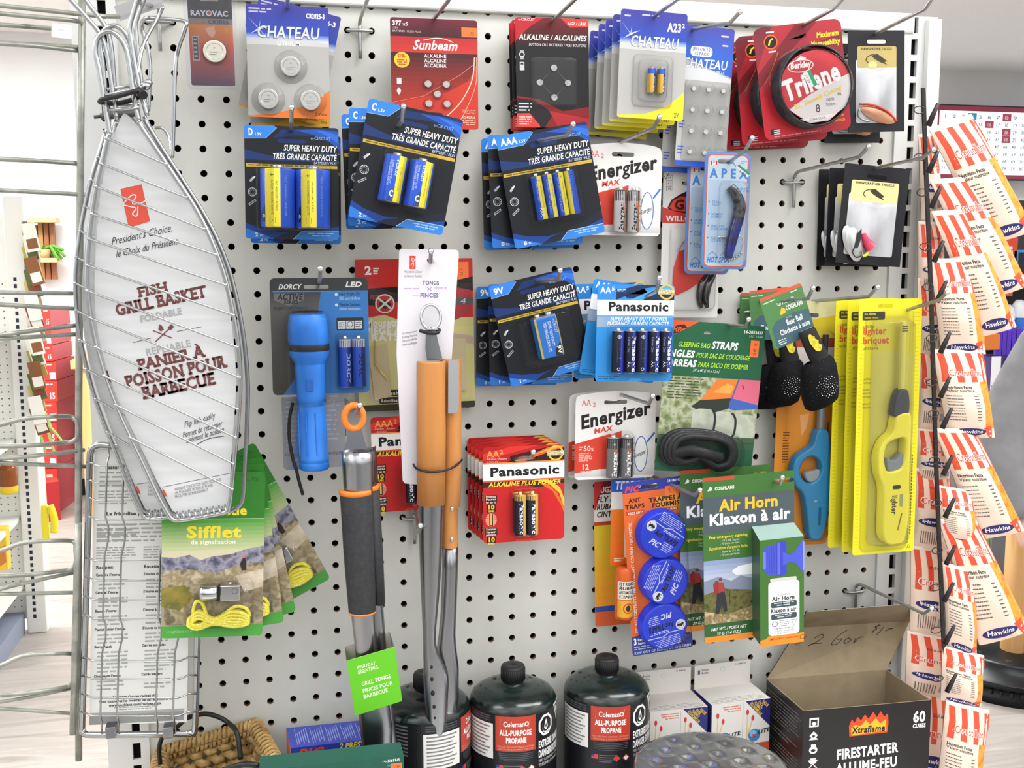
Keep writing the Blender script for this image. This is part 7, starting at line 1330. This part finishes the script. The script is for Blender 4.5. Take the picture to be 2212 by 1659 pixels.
# ---------------------------------------------------------------- snack bags on a black clip strip at the right edge
st0 = W(2022, 900, .085); t = empty('clip_strip', 'black metal clip strip holding snack bags at the right end of the gondola', 'clip strip', None, st0)
b = MB(); pts = [W(u, v, .085)-st0 for u, v in ((1994, 190), (2003, 440), (2010, 600), (2016, 800), (2022, 1000), (2030, 1200), (2038, 1380), (2044, 1496))]
for a, c_ in zip(pts[:-1], pts[1:]): 
    d_ = (c_-a).normalized(); e_ = V((.0023, 0, 0)); f_ = V((0, .0012, 0)); vs = [a-e_-f_, a+e_-f_, a+e_+f_, a-e_+f_, c_-e_-f_, c_+e_-f_, c_+e_+f_, c_-e_+f_]
    b.add(vs, [(0, 1, 5, 4), (1, 2, 6, 5), (2, 3, 7, 6), (3, 0, 4, 7), (0, 3, 2, 1), (4, 5, 6, 7)], nmat(['1b1819', '2a2425'], 200, .5))
b.build('strip', t)
clips = ((2012, 250), (2012, 352), (2018, 428), (2024, 545), (2030, 632), (2038, 742), (2038, 838), (2042, 905), (2044, 1006), (2048, 1098), (2050, 1200), (2046, 1280), (2048, 1372), (2052, 1476))
ck = mat('2a2627', .45)
for u, v in clips:
    b = MB(); q = W(u, v, .100)-st0; k = W(u-28, v-12, .092)-st0
    b.tube([q+V((.005, -.004, .013)), q+V((.001, -.001, .0)), q+V((-.002, .002, -.011))], .003, ck, 6, rads=[.0020, .0030, .0034])
    b.tube([k+V((.007*math.cos(a), -.002, .004*math.sin(a))) for a in [6.2832*i/12 for i in range(12)]], .0006, ck, 5, True); b.build('clip', t)
red, cream = 'de4f34', 'efd6c4'
def snack(label, q, d, left=False, seed=0):
    A = [W(*p, d) for p in q]; o = A[0]; A = [p-o for p in A]; t = empty('snack_bag', label, 'snack bag', 'striped snack bags on the clip strip', o); r = random.Random(seed); ph = r.uniform(0, 6)
    wdt = (A[1]-A[0]).length
    def f(u, v, h=0):
        p = A[0]*(1-u)*(1-v)+A[1]*u*(1-v)+A[2]*u*v+A[3]*(1-u)*v; fill = (.35+.65*min(1, max(0, v*1.5)))*math.sin(math.pi*min(1, max(0, u)))**.55*(math.sin(math.pi*min(1, max(0, v*.96+.02)))**.5)
        return p+V((0, -(.014*fill+.0016*math.sin(9*u+6*v+ph)*math.sin(5*v+ph)*fill)-h, 0))
    m = MB(); back = lambda u, v: (lambda p: V((p.x, -p.y*.6+.001, p.z)))(f(u, v))
    bm_ = mat(cream, .3, 0, .5, .2); og = nmat(['e8862a', 'f0a03a', 'd8701e'], 90, .4)
    fm = (lambda u, v: bm_) if left else (lambda u, v: og if (u > .73+.08*(v-.4) and .36 < v < .88) else bm_)
    m.grid(f, 20, 28, fm); m.grid(back, 10, 14, bm_)
    P_ = Pr(m, lambda u, v, h: f(u, v, h+1e-4), du=.1, dv=.05)
    e = .48 if left else .36
    for i in range(4):
        x = .06+i*.27; w_ = .13; P_.poly([(x, .04), (x+w_, .04), (x+w_+.02, e*.5), (x+w_-.01, e), (x-.01, e), (x+.02, e*.5)], red)
    P_.rect(0, 0, 1, .03, 'f2e4dc')
    if left:
        P_.text('Crunchy', .10, .86, .42, .075, 'f6ece6', 2, .2); P_.text('Crunchy', .11, .85, .42, .07, 'c8382a', 0, .2); P_.ell(.42, .64, .36, '262a66', .055, 24); P_.text('Hawkins', .16, .68, .655, .04, 'eeeaf0', 1, .2)
        for i in range(8): P_.rect(.12+i*.05, .76, .14+i*.05, .92, '7a6258')
        P_.rect(.56, .78, .9, .88, '8a98a8'); P_.text('OC-15 AM1', .36, .7, .24, .03, '2a2422', 1)
    else:
        P_.text('Croustillant', .18, .86, .29, .075, 'f6ece6', 2, .15); P_.text('Croustillant', .19, .85, .29, .07, 'd2412e', 0, .15)
        P_.line([(.04, .385), (.72, .385)], .004, '4a4240'); P_.text('Nutrition Facts', .06, .56, .43, .028, '3a3432', 2); P_.text('Valeur nutritive', .06, .60, .465, .028, '3a3432', 1)
        for i in range(9): P_.line([(.05, .50+i*.034), (.67, .50+i*.034)], .004 if i not in (0, 3) else .009, '4a4240'); P_.dashes(.06, .508+i*.034, .46, .525+i*.034, 1, '6a605c', .6, seed+i); P_.rect(.56, .510+i*.034, .65, .521+i*.034, '6a605c')
        P_.poly([(0, .90), (.3, .86), (.36, 1), (0, 1)], red) if 0 else None; P_.poly([(.70, .88), (1, .84), (1, 1), (.84, 1)], red); P_.ell(.42, .925, .34, '2a2666', .045, 24); P_.text('Hawkins', .16, .68, .94, .04, 'eeeaf0', 1, .2)
    m.build('bag', t); return t
ord_ = ('first', 'second', 'third', 'fourth', 'fifth', 'sixth', 'seventh', 'eighth', 'ninth', 'tenth', 'eleventh')
for i, q in enumerate((((1984, 290), (2022, 286), (2036, 470), (1990, 474)), ((1984, 478), (2040, 480), (2036, 640), (1983, 640)), ((1983, 600), (2046, 600), (2040, 770), (1982, 770)), ((1983, 755), (2050, 760), (2046, 930), (1982, 925)), ((1981, 925), (2050, 930), (2052, 1040), (1978, 1040)), ((1975, 1010), (2052, 1015), (2054, 1190), (1972, 1184)), ((1968, 1178), (2055, 1185), (2052, 1375), (1966, 1366)), ((1960, 1362), (2060, 1380), (2066, 1512), (1955, 1497)), ((1985, 1480), (2062, 1500), (2052, 1720), (1962, 1720)))):
    snack('striped snack bag with its front showing left of the clip strip, %s from the top' % ord_[i], q, .030+.002*i, True, i)
for i, q in enumerate((((2006, 278), (2098, 246), (2236, 498), (2134, 530)), ((2008, 388), (2106, 380), (2222, 618), (2128, 648)), ((2012, 456), (2100, 450), (2196, 706), (2118, 728)), ((2010, 560), (2094, 556), (2130, 765), (2034, 765)), ((2014, 755), (2122, 755), (2150, 945), (2048, 945)), ((2018, 925), (2104, 925), (2214, 1146), (2112, 1166)), ((2026, 1048), (2104, 1060), (2110, 1180), (2030, 1170)), ((2026, 1120), (2108, 1122), (2226, 1362), (2116, 1394)), ((2036, 1214), (2106, 1232), (2110, 1424), (2046, 1400)), ((2036, 1394), (2126, 1416), (2120, 1530), (2032, 1512)), ((2044, 1512), (2138, 1534), (2112, 1740), (2022, 1720)))):
    snack('striped snack bag hanging right of the clip strip, %s from the top' % ord_[i], q, .045+.0045*i, False, 20+i)
# ---------------------------------------------------------------- behind, right: lit number board, sweets counter, stand, shopper
D = lambda u, v, y: W(u, v, -y)
def panel(name, label, cat, TL, BR, y, th, m, parent=None):
    a, c_ = D(*TL, y), D(*BR, y); o = V((a.x, y, c_.z)); b = MB(); b.box(0, c_.x-a.x, 0, th, 0, a.z-c_.z, m, .002); ob = b.build(name, parent, o if not parent else o-V(parent.location))
    if label: tag(ob, label, cat)
    return ob, c_.x-a.x, a.z-c_.z
y = 5.3; a, c_ = D(2020, 224, y), D(2330, 392, y); t = empty('number_board', 'lit number board with a dark red border on the far right wall', 'display board', None, (a.x, y, c_.z)); w_, h_ = c_.x-a.x, a.z-c_.z
b = MB(); b.box(0, w_, 0, .04, 0, h_, mat('2a2a2e', .5), .003); P_ = Pr(b, lambda u, v, hh: V((u*w_/310, -hh, h_-v*h_/168))); P_.STEP = 3e-4
P_.rect(3, 3, 307, 165, 'a83c58'); P_.rect(10, 14, 300, 156, glow('eef3f6', 1.1))
for i in range(8):
    for j in range(16):
        x, yy = 20+j*18, 26+i*16.5
        if (i, j) in ((0, 3), (7, 4)): P_.rect(x-6, yy-8, x+12, yy+8, '4ab4d8')
        elif (i, j) in ((0, 7), (2, 7), (3, 7), (1, 5)): P_.rect(x-6, yy-8, x+12, yy+8, 'd8506a')
        P_.text(str(i*10+j % 10+1), x-2, x+7, yy+4, 7, 'f4f6f8' if (i, j) in ((0, 3), (7, 4), (0, 7), (2, 7), (3, 7), (1, 5)) else '8a9aa8', 1)
b.build('screen', t)
y = 2.75; t = empty('sweets_counter', 'grey and black counter shelves behind the snack bags', 'counter', None, (D(2110, 900, y).x, y, 0)); o = V(t.location)
x0 = -.03; x1 = 1.1
for v, hh, dd in ((596, .016, 0), (738, .045, -.02), (890, .02, -.10), (1251, .02, -.32)):
    b = MB(); z = D(2170, v, y).z; b.box(x0, x1, dd, .4, z-hh, z, mat('9a9ca4' if v < 700 else '26262a', .5), .002); b.build('shelf', t)
b = MB(); b.box(x0, x1, .4, .43, .02, D(2170, 420, y).z, mat('3a3436', .6)); b.build('back_panel', t); b = MB(); b.box(x0+.1, x1, -.05, .4, .02, D(2170, 900, y).z-.02, mat('6a6a6c', .6)); b.build('base_cabinet', t)
def small(name, label, cat, u0, u1, v0, v1, yy, col, th=.05, group=None, extra=None, bev=.004):
    a, c_ = D(u0, v0, yy), D(u1, v1, yy); t = empty(name, label, cat, group, (a.x, yy, c_.z)); b = MB(); w_, h_ = c_.x-a.x, a.z-c_.z; b.box(0, w_, 0, th, 0, h_, M_(col), bev)
    if extra: P_ = Pr(b, lambda u, v, hh: V((u*w_, -hh-2e-4, h_-v*h_))); P_.STEP = 3e-4; extra(P_)
    b.build('pack', t); return t
small('candy_pack', 'orange wafer bar packet standing above the shelf behind the snack bags', 'candy', 2158, 2196, 512, 592, 2.78, 'd2482e', .04, None, lambda P_: (P_.poly([(.3, .3), (.7, .25), (.8, .7), (.4, .75)], 'eeeae6'), P_.text('K', .35, .75, .7, .35, 'd2482e', 2)))
small('candy_pack', 'blue and black packet at the right edge above the counter shelf', 'candy', 2190, 2240, 540, 592, 2.78, '3a8ad0', .04, None, lambda P_: P_.rect(.2, .1, .6, 1, '1a1a22'))
small('candy_bar', 'flat red candy packet lying on the grey counter shelf', 'candy', 2140, 2188, 628-4, 640, 2.74, 'd2513c', .05)
for i, u in enumerate((2138, 2162, 2188, 2212)):
    a, c_ = D(u, 648+(i % 2)*10, 2.8), D(u+24, 737, 2.8); w_ = c_.x-a.x; h_ = a.z-c_.z; t2 = empty('blue_bottle', ('leftmost blue and white bottle on the counter below the grey shelf', 'second blue and white bottle on the counter', 'third blue and white bottle on the counter', 'rightmost blue and white bottle at the picture edge')[i], 'bottle', 'blue and white bottles on the counter', ((a.x+c_.x)/2, 2.8, c_.z)); b = MB()
    b.lathe([(0, 0), (w_*.44, 0), (w_*.48, h_*.05), (w_*.48, h_*.5), (w_*.42, h_*.6)], mat('2a6fc8', .35), 20); b.build('body', t2); b = MB(); b.lathe([(w_*.5, h_*.58), (w_*.52, h_*.7), (w_*.4, h_*.9), (w_*.2, h_), (0, h_)], mat('e8ecf0', .35), 20); b.build('cap', t2)
small('chocolate_box', 'purple and white display box of chocolate bars on the counter', 'chocolate', 2142, 2216, 770, 868, 2.62, '33235e', .10, None, lambda P_: (P_.rect(0, 0, .26, 1, 'eceaf0'), P_.dashes(.03, .62, .22, .76, 2, '55507a', .4), P_.text('Cadbury', .36, .68, .26, .10, 'cfc8e4', 0, .3), P_.text('DAIRY', .36, .82, .46, .14, 'eeeaf6', 2), P_.text('MILK', .36, .72, .64, .14, 'eeeaf6', 2), P_.text('21 x 95g', .3, .64, .94, .08, 'cfc8e4', 0), P_.line([(.3, .74), (.9, .72)], .012, '8a80b0')))
for i in range(7):
    u = 2148+i*10; a, c_ = D(u, 706+(i % 3)*4, 2.67), D(u+9, 780, 2.67); b = MB(); b.box(0, c_.x-a.x, 0, .02, 0, a.z-c_.z, mat('5a36c0', .25, .2), .002); ob = b.build('chocolate_bar', None, V((a.x, 2.67-.02, c_.z))); tag(ob, 'purple wrapped chocolate bar standing in the purple display box', 'chocolate', 'purple chocolate bars in the display box')
small('candy_pack', 'orange fringed packet just above the purple chocolate box', 'candy', 2128, 2160, 722, 756, 2.64, 'd8782e', .04)
small('candy_bag', 'shiny blue bag under the purple chocolate box', 'candy', 2146, 2200, 864, 892, 2.60, nmat(['2448c8', '4a6ae0', '9ab0f0'], 40, .25), .08)
small('candy_box', 'red candy box with a white code panel, below the blue bag', 'candy', 2136, 2190, 892, 926, 2.58, 'c8352e', .08, None, lambda P_: (P_.rect(.1, .2, .4, .8, 'e8e8e8'), P_.rect(.16, .3, .34, .7, '9a9a9c')))
small('candy_pack', 'bright green packet under the red candy box', 'candy', 2136, 2180, 924, 962, 2.56, '8ad05a', .06)
small('candy_pack', 'pale green packet low behind the snack bags', 'candy', 2122, 2152, 1158, 1250, 2.72, 'b8d8a0', .06, None, lambda P_: P_.rect(0, 0, 1, .3, '6ad04a'))
c_ = Wz(2186, 1462, 0); t = empty('post_stand', 'wooden post on a black disc base standing on the floor', 'stand', None, (c_.x, c_.y, 0)); b = MB(); R = (Wz(2186, 1462, 0)-Wz(2012, 1462, 0)).length
bk = mat('1e2022', .3, .6)
b.lathe([(0, .0), (R, .0), (R, .028), (R*.98, .032), (R*.98, .05), (R, .052), (R, .064), (R*.97, .07), (R*.66, .07), (R*.62, .094), (R*.58, .10), (0, .10)], bk, 56)
for k in range(8): a = 6.2832*k/8; b.lathe([(0, .1012), (.010, .1012), (.010, .10)], mat('0a0a0b'), 12, (R*.46*math.cos(a), R*.46*math.sin(a), 0))
for k in range(56): a = 6.2832*k/56; b.tube([V((R*math.cos(a), R*math.sin(a), .034)), V((R*math.cos(a), R*math.sin(a), .049))], .005, mat('101112'), 5)
b.build('disc_base', t); b = MB(); b.lathe([(.043, .10), (.043, .74), (0, .74)], nmat(['b98a52', 'c89a62', 'a87a44'], 9, .5, (2, 2, .25)), 28); b.build('post', t)
# shopper in a grey jacket, mostly beyond the right edge
def skin(name, nodes, edges, m, parent, sub=2):
    me = bpy.data.meshes.new(name); me.from_pydata([n[0] for n in nodes], edges, []); o = bpy.data.objects.new(name, me); COL.objects.link(o); o.parent = parent
    md = o.modifiers.new('skin', 'SKIN'); md.use_smooth_shade = True
    for i, n in enumerate(nodes): me.skin_vertices[0].data[i].radius = n[1]; 
    me.skin_vertices[0].data[0].use_root = True
    s_ = o.modifiers.new('sub', 'SUBSURF'); s_.levels = sub; s_.render_levels = sub; me.materials.append(m); return o
q = D(2330, 1100, 1.05); px, py = q.x+.08, 1.05
t = empty('person', 'person in a grey jacket and dark trousers at the right edge, arm hanging down', 'person', None, (px, py, 0))
sk = nmat(['c89a86', 'd4a894'], 12, .5); jk = nmat(['77777a', '828285'], 18, .85); tr = nmat(['4a4a4d', '555558'], 30, .85)
body = [((0, 0, .95), (.13, .10)), ((0, 0, 1.12), (.13, .10)), ((0, 0, 1.34), (.15, .11)), ((0, .01, 1.47), (.07, .07)), ((0, 0, 1.54), (.055, .055)), ((0, -.01, 1.62), (.075, .09)), ((0, -.01, 1.72), (.08, .095)), ((0, 0, 1.76), (.05, .06)),
        ((-.17, .01, 1.40), (.06, .06)), ((-.31, .04, 1.10), (.045, .045)), ((-.30, -.05, .88), (.034, .034)), ((-.30, -.085, .81), (.02, .036)), ((.17, .01, 1.40), (.06, .06)), ((.25, .03, 1.12), (.045, .045)), ((.24, -.06, .90), (.034, .034)), ((.24, -.085, .83), (.02, .036)),
        ((-.10, 0, .86), (.085, .09)), ((-.10, -.01, .48), (.06, .06)), ((-.10, .02, .08), (.04, .04)), ((-.10, -.13, .035), (.04, .028)), ((.10, 0, .86), (.085, .09)), ((.10, -.01, .48), (.06, .06)), ((.10, .02, .08), (.04, .04)), ((.10, -.13, .035), (.04, .028))]
E_ = [(0, 1), (1, 2), (2, 3), (3, 4), (4, 5), (5, 6), (6, 7), (2, 8), (8, 9), (9, 10), (10, 11), (2, 12), (12, 13), (13, 14), (14, 15), (0, 16), (16, 17), (17, 18), (18, 19), (0, 20), (20, 21), (21, 22), (22, 23)]
skin('body', body, E_, sk, t)
def rings(b, rows, m, seg=28):
    vs = [V((rx*math.cos(6.2832*k/seg), ry*math.sin(6.2832*k/seg), z)) for z, rx, ry in rows for k in range(seg)]
    b.add(vs, [(i*seg+k, i*seg+(k+1) % seg, (i+1)*seg+(k+1) % seg, (i+1)*seg+k) for i in range(len(rows)-1) for k in range(seg)], m, True)
def limb(b, pts, rr, m):
    p_ = smooth(pts, 5); n_ = len(p_)-1; b.tube(p_, .1, m, 18, rads=[rr[min(int(i*(len(rr)-1)/n_), len(rr)-2)]*(1-(i*(len(rr)-1)/n_) % 1 if i < n_ else 0)+rr[min(int(i*(len(rr)-1)/n_)+1, len(rr)-1)]*((i*(len(rr)-1)/n_) % 1 if i < n_ else 1) for i in range(n_+1)])
b = MB(); rings(b, ((.83, .172, .140), (.85, .185, .150), (.95, .186, .150), (1.10, .176, .142), (1.25, .186, .146), (1.36, .200, .142), (1.42, .188, .128), (1.46, .130, .104), (1.49, .085, .084), (1.53, .074, .078)), jk)
limb(b, [(-.13, .01, 1.40), (-.20, .02, 1.34), (-.31, .04, 1.10), (-.30, -.05, .89)], [.075, .085, .072, .052], jk); limb(b, [(.13, .01, 1.40), (.20, .02, 1.34), (.25, .03, 1.12), (.24, -.06, .91)], [.075, .085, .072, .052], jk); b.build('jacket', t)
b = MB(); rings(b, ((.78, .17, .12), (.84, .178, .136), (.92, .172, .132), (1.0, .15, .115)), tr)
for sx in (-1, 1): limb(b, [(sx*.095, 0, .86), (sx*.10, 0, .70), (sx*.10, -.01, .48), (sx*.10, .02, .09)], [.098, .100, .080, .062], tr)
b.build('trousers', t); t.scale = (.9, .9, .9)
for sx in (-1, 1):
    hx, hz = (-.055, -.02) if sx < 0 else (0, 0)
    for k, (dx, ln_, bend) in enumerate(((-.030, .060, .2), (-.011, .072, .1), (.008, .068, .15), (.026, .054, .25))):
        x, y_, z = (-.295 if sx < 0 else .245), -.088+dx, (.78 if sx < 0 else .80); skin('finger', [((x, y_, z+.02), (.009, .009)), ((x+sx*-.004, y_-.002, z-ln_*.45), (.0085, .0085)), ((x-sx*.014, y_-.002, z-ln_*.95), (.007, .007))], [(0, 1), (1, 2)], sk, t, 1)
    skin('thumb', [((sx*.24+hx, -.125, .835+hz), (.010, .010)), ((sx*.232+hx, -.148, .80+hz), (.0095, .0095)), ((sx*.226+hx, -.152, .768+hz), (.008, .008))], [(0, 1), (1, 2)], sk, t, 1)
b = MB(); b.ball((0, .0, 1.72), .105, nmat(['2a201a', '3a2c22'], 60, .7), 20, (.95, 1.05, .9)); b.build('hair', t)
b = MB(); [b.ball((sx*.032, -.098, 1.675), .010, mat('f0f0ee', .2), 10) for sx in (-1, 1)]; b.build('eyes', t)
b = MB(); b.tube([V((0, -.098, 1.68)), V((0, -.118, 1.645)), V((0, -.10, 1.638))], .01, sk, 8); b.build('nose', t)
b = MB(); b.tube([V((-.025, -.096, 1.61)), V((0, -.104, 1.608)), V((.025, -.096, 1.61))], .005, mat('a8605a'), 8); b.build('mouth', t)
for sx in (-1, 1): b = MB(); b.ball((sx*.082, 0, 1.665), .026, sk, 10, (.4, .7, 1.2)); b.build('ear', t)
for sx in (-1, 1): b = MB(); b.box(sx*.10-.05, sx*.10+.05, -.20, .08, 0, .07, mat('2a2a2c', .6), .025); b.build('shoe', t)
# ---------------------------------------------------------------- behind, left: far shelves, red crates, wall shelf, table
y = 3.05; T0 = D(28, 440, y); Zb = 0
t = empty('store_shelf', 'white store shelving with perforated back and blue price rails at the far left', 'display shelving', None, (T0.x, y, 0)); o = V(t.location)
top_ = D(44, 424, y).z; b = MB(); wt = mat('e6e6e0', .4)
b.box(-.038, .034, 0, .06, .0, top_, wt, .004); P_ = Pr(b, lambda u, v, hh: V((u, -hh-2e-4, v))); P_.STEP = 3e-4
for k in range(52): z = .06+k*.0254*1; P_.rect(-.014, z, -.003, z+.015, '1c2338') if z < top_-.04 else None
b.build('end_upright', t); b = MB(); b.box(-1.4, -.038, .03, .05, .05, top_-.02, wt)
P_ = Pr(b, lambda u, v, hh: V((u, .03-hh-2e-4, v))); P_.STEP = 3e-4
for i in range(16):
    for k in range(50): P_.ell(-.06-i*.0254, .10+k*.0254, .003, '55584e', n=6)
b.build('perforated_back', t)
for v, dp, dz in ((722, .40, 0), (950, .42, 0), (1118, .42, 0), (1262, .45, 0)):
    p = D(30, v, y); z = p.z; b = MB(); b.box(-1.4, -.045, -dp, .03, z-.02, z, wt); b.build('shelf_board', t); b = MB(); b.box(-1.4, -.05, -dp-.006, -dp, z-.035, z+.004, mat('3f6fb8', .4)); b.build('price_rail', t)
b = MB(); b.box(-1.4, -.05, -.40, .02, 0, .08, mat('8a92a4', .5)); b.build('kick_plate', t)
def far(name, label, cat, u0, u1, v0, v1, yy, col, th, group=None, extra=None, bev=.003): return small(name, label, cat, u0, u1, v0, v1, yy, col, th, group, extra, bev)
a = D(8, 1066, 2.95); t = empty('honey_bottle', 'amber honey bottle with a yellow base on the far left shelf', 'bottle', None, (a.x+.02, 2.95, a.z)); b = MB(); b.lathe([(0, 0), (.03, 0), (.032, .02), (.032, .03)], mat('e8c82a'), 20); b.build('yellow_base', t); b = MB(); b.lathe([(.031, .03), (.031, .09), (.026, .105), (.016, .112)], mat('8a4a1a', .2), 20); b.build('amber_body', t); b = MB(); b.lathe([(.018, .11), (.018, .13), (0, .13)], mat('f0e8d8'), 16); b.build('cap', t)
far('food_packet', 'yellow packet on the lowest far left shelf', 'food packet', -12, 18, 1142, 1232, 2.85, 'f0c83a', .05, None, lambda P_: P_.poly([(.2, .5), (.8, .4), (.9, .8), (.3, .9)], 'd8823a'))
far('glove_pack', 'yellow rubber gloves hanging at the end of the far left shelf', 'gloves', 86, 106, 1092, 1168, 3.06, 'eede2e', .02); 
o_ = last('glove_pack'); b = MB(); p = D(108, 1092, 3.06); k = D(119, 1150, 3.06); b.tube(smooth([V((p.x, 3.06, p.z))-V(o_.location), V((k.x, 3.06, (p.z+k.z)/2))-V(o_.location), V((k.x-.004, 3.06, k.z))-V(o_.location)], 5), .014, mat('eede2e'), 8); b.build('glove_finger', o_)
r = random.Random(4); cl = ('f0efe6', 'e8e6d8', 'b8a850', '8a5a34', '5a6a3a', 'c8b46a', 'f4f2ea', '7a4434', 'd8d4c4')
for i in range(17):
    f = i/16; u = 46+14*f+r.uniform(-2, 2); v = 484+400*f; a = D(u, v, 3.0+.01*(i % 3)); b = MB(); ln_ = .105; an = .22+r.uniform(-.06, .06); d1 = V((math.sin(an), 0, -math.cos(an))); d2 = V((math.cos(an), 0, math.sin(an)))*.045
    wbox(b, V(), d2, V((0, .006, 0)), d1*ln_*-1, (M_(cl[i % 9]), M_(cl[(i+2) % 9]), M_(cl[(i+1) % 9]), M_(cl[i % 9]), M_(cl[i % 9]), M_(cl[i % 9]))); P_ = Pr(b, lambda q, w_, hh: d2*q+d1*(-ln_*w_)+V((0, -hh-2e-4, 0))); P_.STEP = 3e-4; P_.rect(.1, .1, .9, .45, M_(cl[(i+3) % 9])); ob = b.build('seed_packet', None, a+d1*ln_); tag(ob, 'small printed packet hanging in a row on the end of the far left shelf', 'packet', 'packets hanging at the end of the far left shelf')
a_, c_ = D(46, 478, 3.05), D(72, 900, 3.05); b = MB(); d_ = c_-a_; wbox(b, V(), V((.02, 0, 0)), V((0, .004, 0)), -d_, (mat('6a6a66'),)*6); ob = b.build('packet_strip', None, c_); tag(ob, 'dark hanging strip holding small packets at the end of the far left shelf', 'clip strip')
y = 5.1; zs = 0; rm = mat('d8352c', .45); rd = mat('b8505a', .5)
edges = [1070, 1012, 958, 912, 868, 822, 780, 745, 706, 664]
for i in range(len(edges)-1):
    vb, vt = edges[i], edges[i+1]; u0 = (80, 80, 79, 78, 78, 80, 84, 82, 81)[i]; u1 = (126, 124, 124, 124, 125, 122, 115, 112, 110)[i]
    yy = y; zb = max(.0, D(100, vb, yy).z) if i else 0.0; zt = D(100, vt, yy).z-.004; xa, xb = D(u0, vb, yy).x, D(u1, vb, yy).x
    t = empty('drink_crate', 'red drinks case in the tall stack by the back wall, %s from the floor' % ord_[i], 'crate', 'stacked red drinks cases by the back wall', (xa, yy, zb)); b = MB(); w_, h_ = xb-xa, zt-zb
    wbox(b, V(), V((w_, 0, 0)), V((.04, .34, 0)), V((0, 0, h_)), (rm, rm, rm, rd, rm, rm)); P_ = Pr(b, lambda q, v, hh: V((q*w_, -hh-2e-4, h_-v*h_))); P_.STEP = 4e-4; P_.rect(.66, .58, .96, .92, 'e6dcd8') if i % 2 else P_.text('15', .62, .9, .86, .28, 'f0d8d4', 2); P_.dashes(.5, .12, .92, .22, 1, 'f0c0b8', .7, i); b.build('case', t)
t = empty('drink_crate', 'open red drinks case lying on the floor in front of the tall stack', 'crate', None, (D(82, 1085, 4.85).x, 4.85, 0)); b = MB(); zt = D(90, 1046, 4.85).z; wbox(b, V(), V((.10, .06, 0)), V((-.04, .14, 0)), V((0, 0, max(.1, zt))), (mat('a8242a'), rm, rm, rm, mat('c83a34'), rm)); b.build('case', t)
y = YB-.14; a, c_ = D(62, 478, y), D(119, 604, y); t = empty('wall_shelf', 'wooden slatted wall shelf with pale ledges and a small plant on the back wall', 'wall shelf', None, (a.x, y, c_.z)); w_, h_ = c_.x-a.x, a.z-c_.z; wd = nmat(['8a5634', '9c6440', '7c4c2e'], 8, .6, (1, 1, .2))
for i in range(4): b = MB(); b.box(w_*i/4+.003, w_*(i+1)/4-.003, .06, .1, 0, h_*(.98 if i else .94), M_(wd) if i != 1 else mat('b0854e', .6)); b.build('slat', t)
for z in (h_*.98, h_*.30): b = MB(); b.box(-.02 if z > h_*.5 else w_*.3, w_+.03, -.06, .08, z, z+.025, mat('d8b888', .5)); b.build('ledge', t)
t2 = empty('small_plant', 'small green plant on the lower ledge of the wall shelf', 'plant', None, (a.x+w_*.62, y-.03, c_.z+h_*.30+.025)); b = MB(); b.lathe([(0, 0), (.03, 0), (.04, .05), (0, .05)], mat('c8a878'), 14); b.build('pot', t2); b = MB(); r = random.Random(2)
for k in range(22): an = r.uniform(0, 6.28); l = r.uniform(.04, .10); b.tube([V((0, 0, .05)), V((l*.6*math.cos(an), l*.3*math.sin(an), .07)), V((l*1.2*math.cos(an), l*.5*math.sin(an), .05-r.uniform(0, .08)))], .008, mat('6ab040', .5), 5)
b.build('foliage', t2)
y = 5.0; t = empty('wooden_table', 'tall pale wooden table leg and top seen behind the wire baskets', 'table', None, (D(186, 900, y).x, y, 0)); wd = nmat(['d8a868', 'e0b478', 'c89858'], 7, .5, (2, 2, .2)); zt = D(186, 776, y).z
b = MB(); b.box(-.06, .9, -.05, .5, zt-.05, zt, wd, .004); b.build('top', t)
for dx, dy in ((-.02, 0), (.8, 0), (-.02, .4), (.8, .4)): b = MB(); b.box(dx, dx+.07, dy-.03, dy+.05, 0, zt-.05, wd, .003); b.build('leg', t)
y = YB-.002; a = D(148, 800, y); b = MB(); b.box(-.04, .04, -.012, 0, -.075, .075, mat('e6e6e4', .4), .003); ob = b.build('wall_outlet', None, V((a.x, YB, a.z-.0))); tag(ob, 'white wall outlet with a black cord plugged in', 'outlet')
b = MB(); b.tube(smooth([D(146, 806, 5.5), D(142, 830, 5.42), D(143, 868, 5.42), D(156, 898, 5.42), D(164, 930, 5.42), D(166, 1040, 5.42)], 6), .006, mat('1a1a1c'), 8); tag(b.build('power_cord'), 'black power cord hanging from the wall outlet', 'cord')
c_ = Wz(160, 1062, 0); b = MB(); b.box(-.10, .10, -.05, .16, 0, .035, mat('2a2a2c'), .01); b.box(-.08, .10, -.03, .14, .035, .07, mat('d8452e'), .015); ob = b.build('red_tool', None, c_); tag(ob, 'small red and black tool on the floor by the back wall', 'tool')
pt = empty('grass_plant', 'plant with long thin green leaves drooping in front of the red drinks cases', 'plant', None, D(84, 960, 3.9)); b = MB(); o = V(pt.location)
for (p1, p2, p3) in (((84, 960), (100, 918), (136, 955)), ((80, 940), (92, 900), (118, 980)), ((82, 960), (84, 930), (98, 976)), ((78, 900), (96, 890), (112, 930))): b.tube([p-o for p in smooth([D(*p1, 3.9), D(*p2, 3.9), D(*p3, 3.9)], 6)], .006, mat('8ab060', .5), 6)
b.build('leaves', pt); b = MB(); b.lathe([(0, -.9), (.07, -.9), (.09, -.72), (.02, -.70), (.02, 0), (0, 0)], mat('c8b8a0'), 16); b.build('tall_pot', pt)
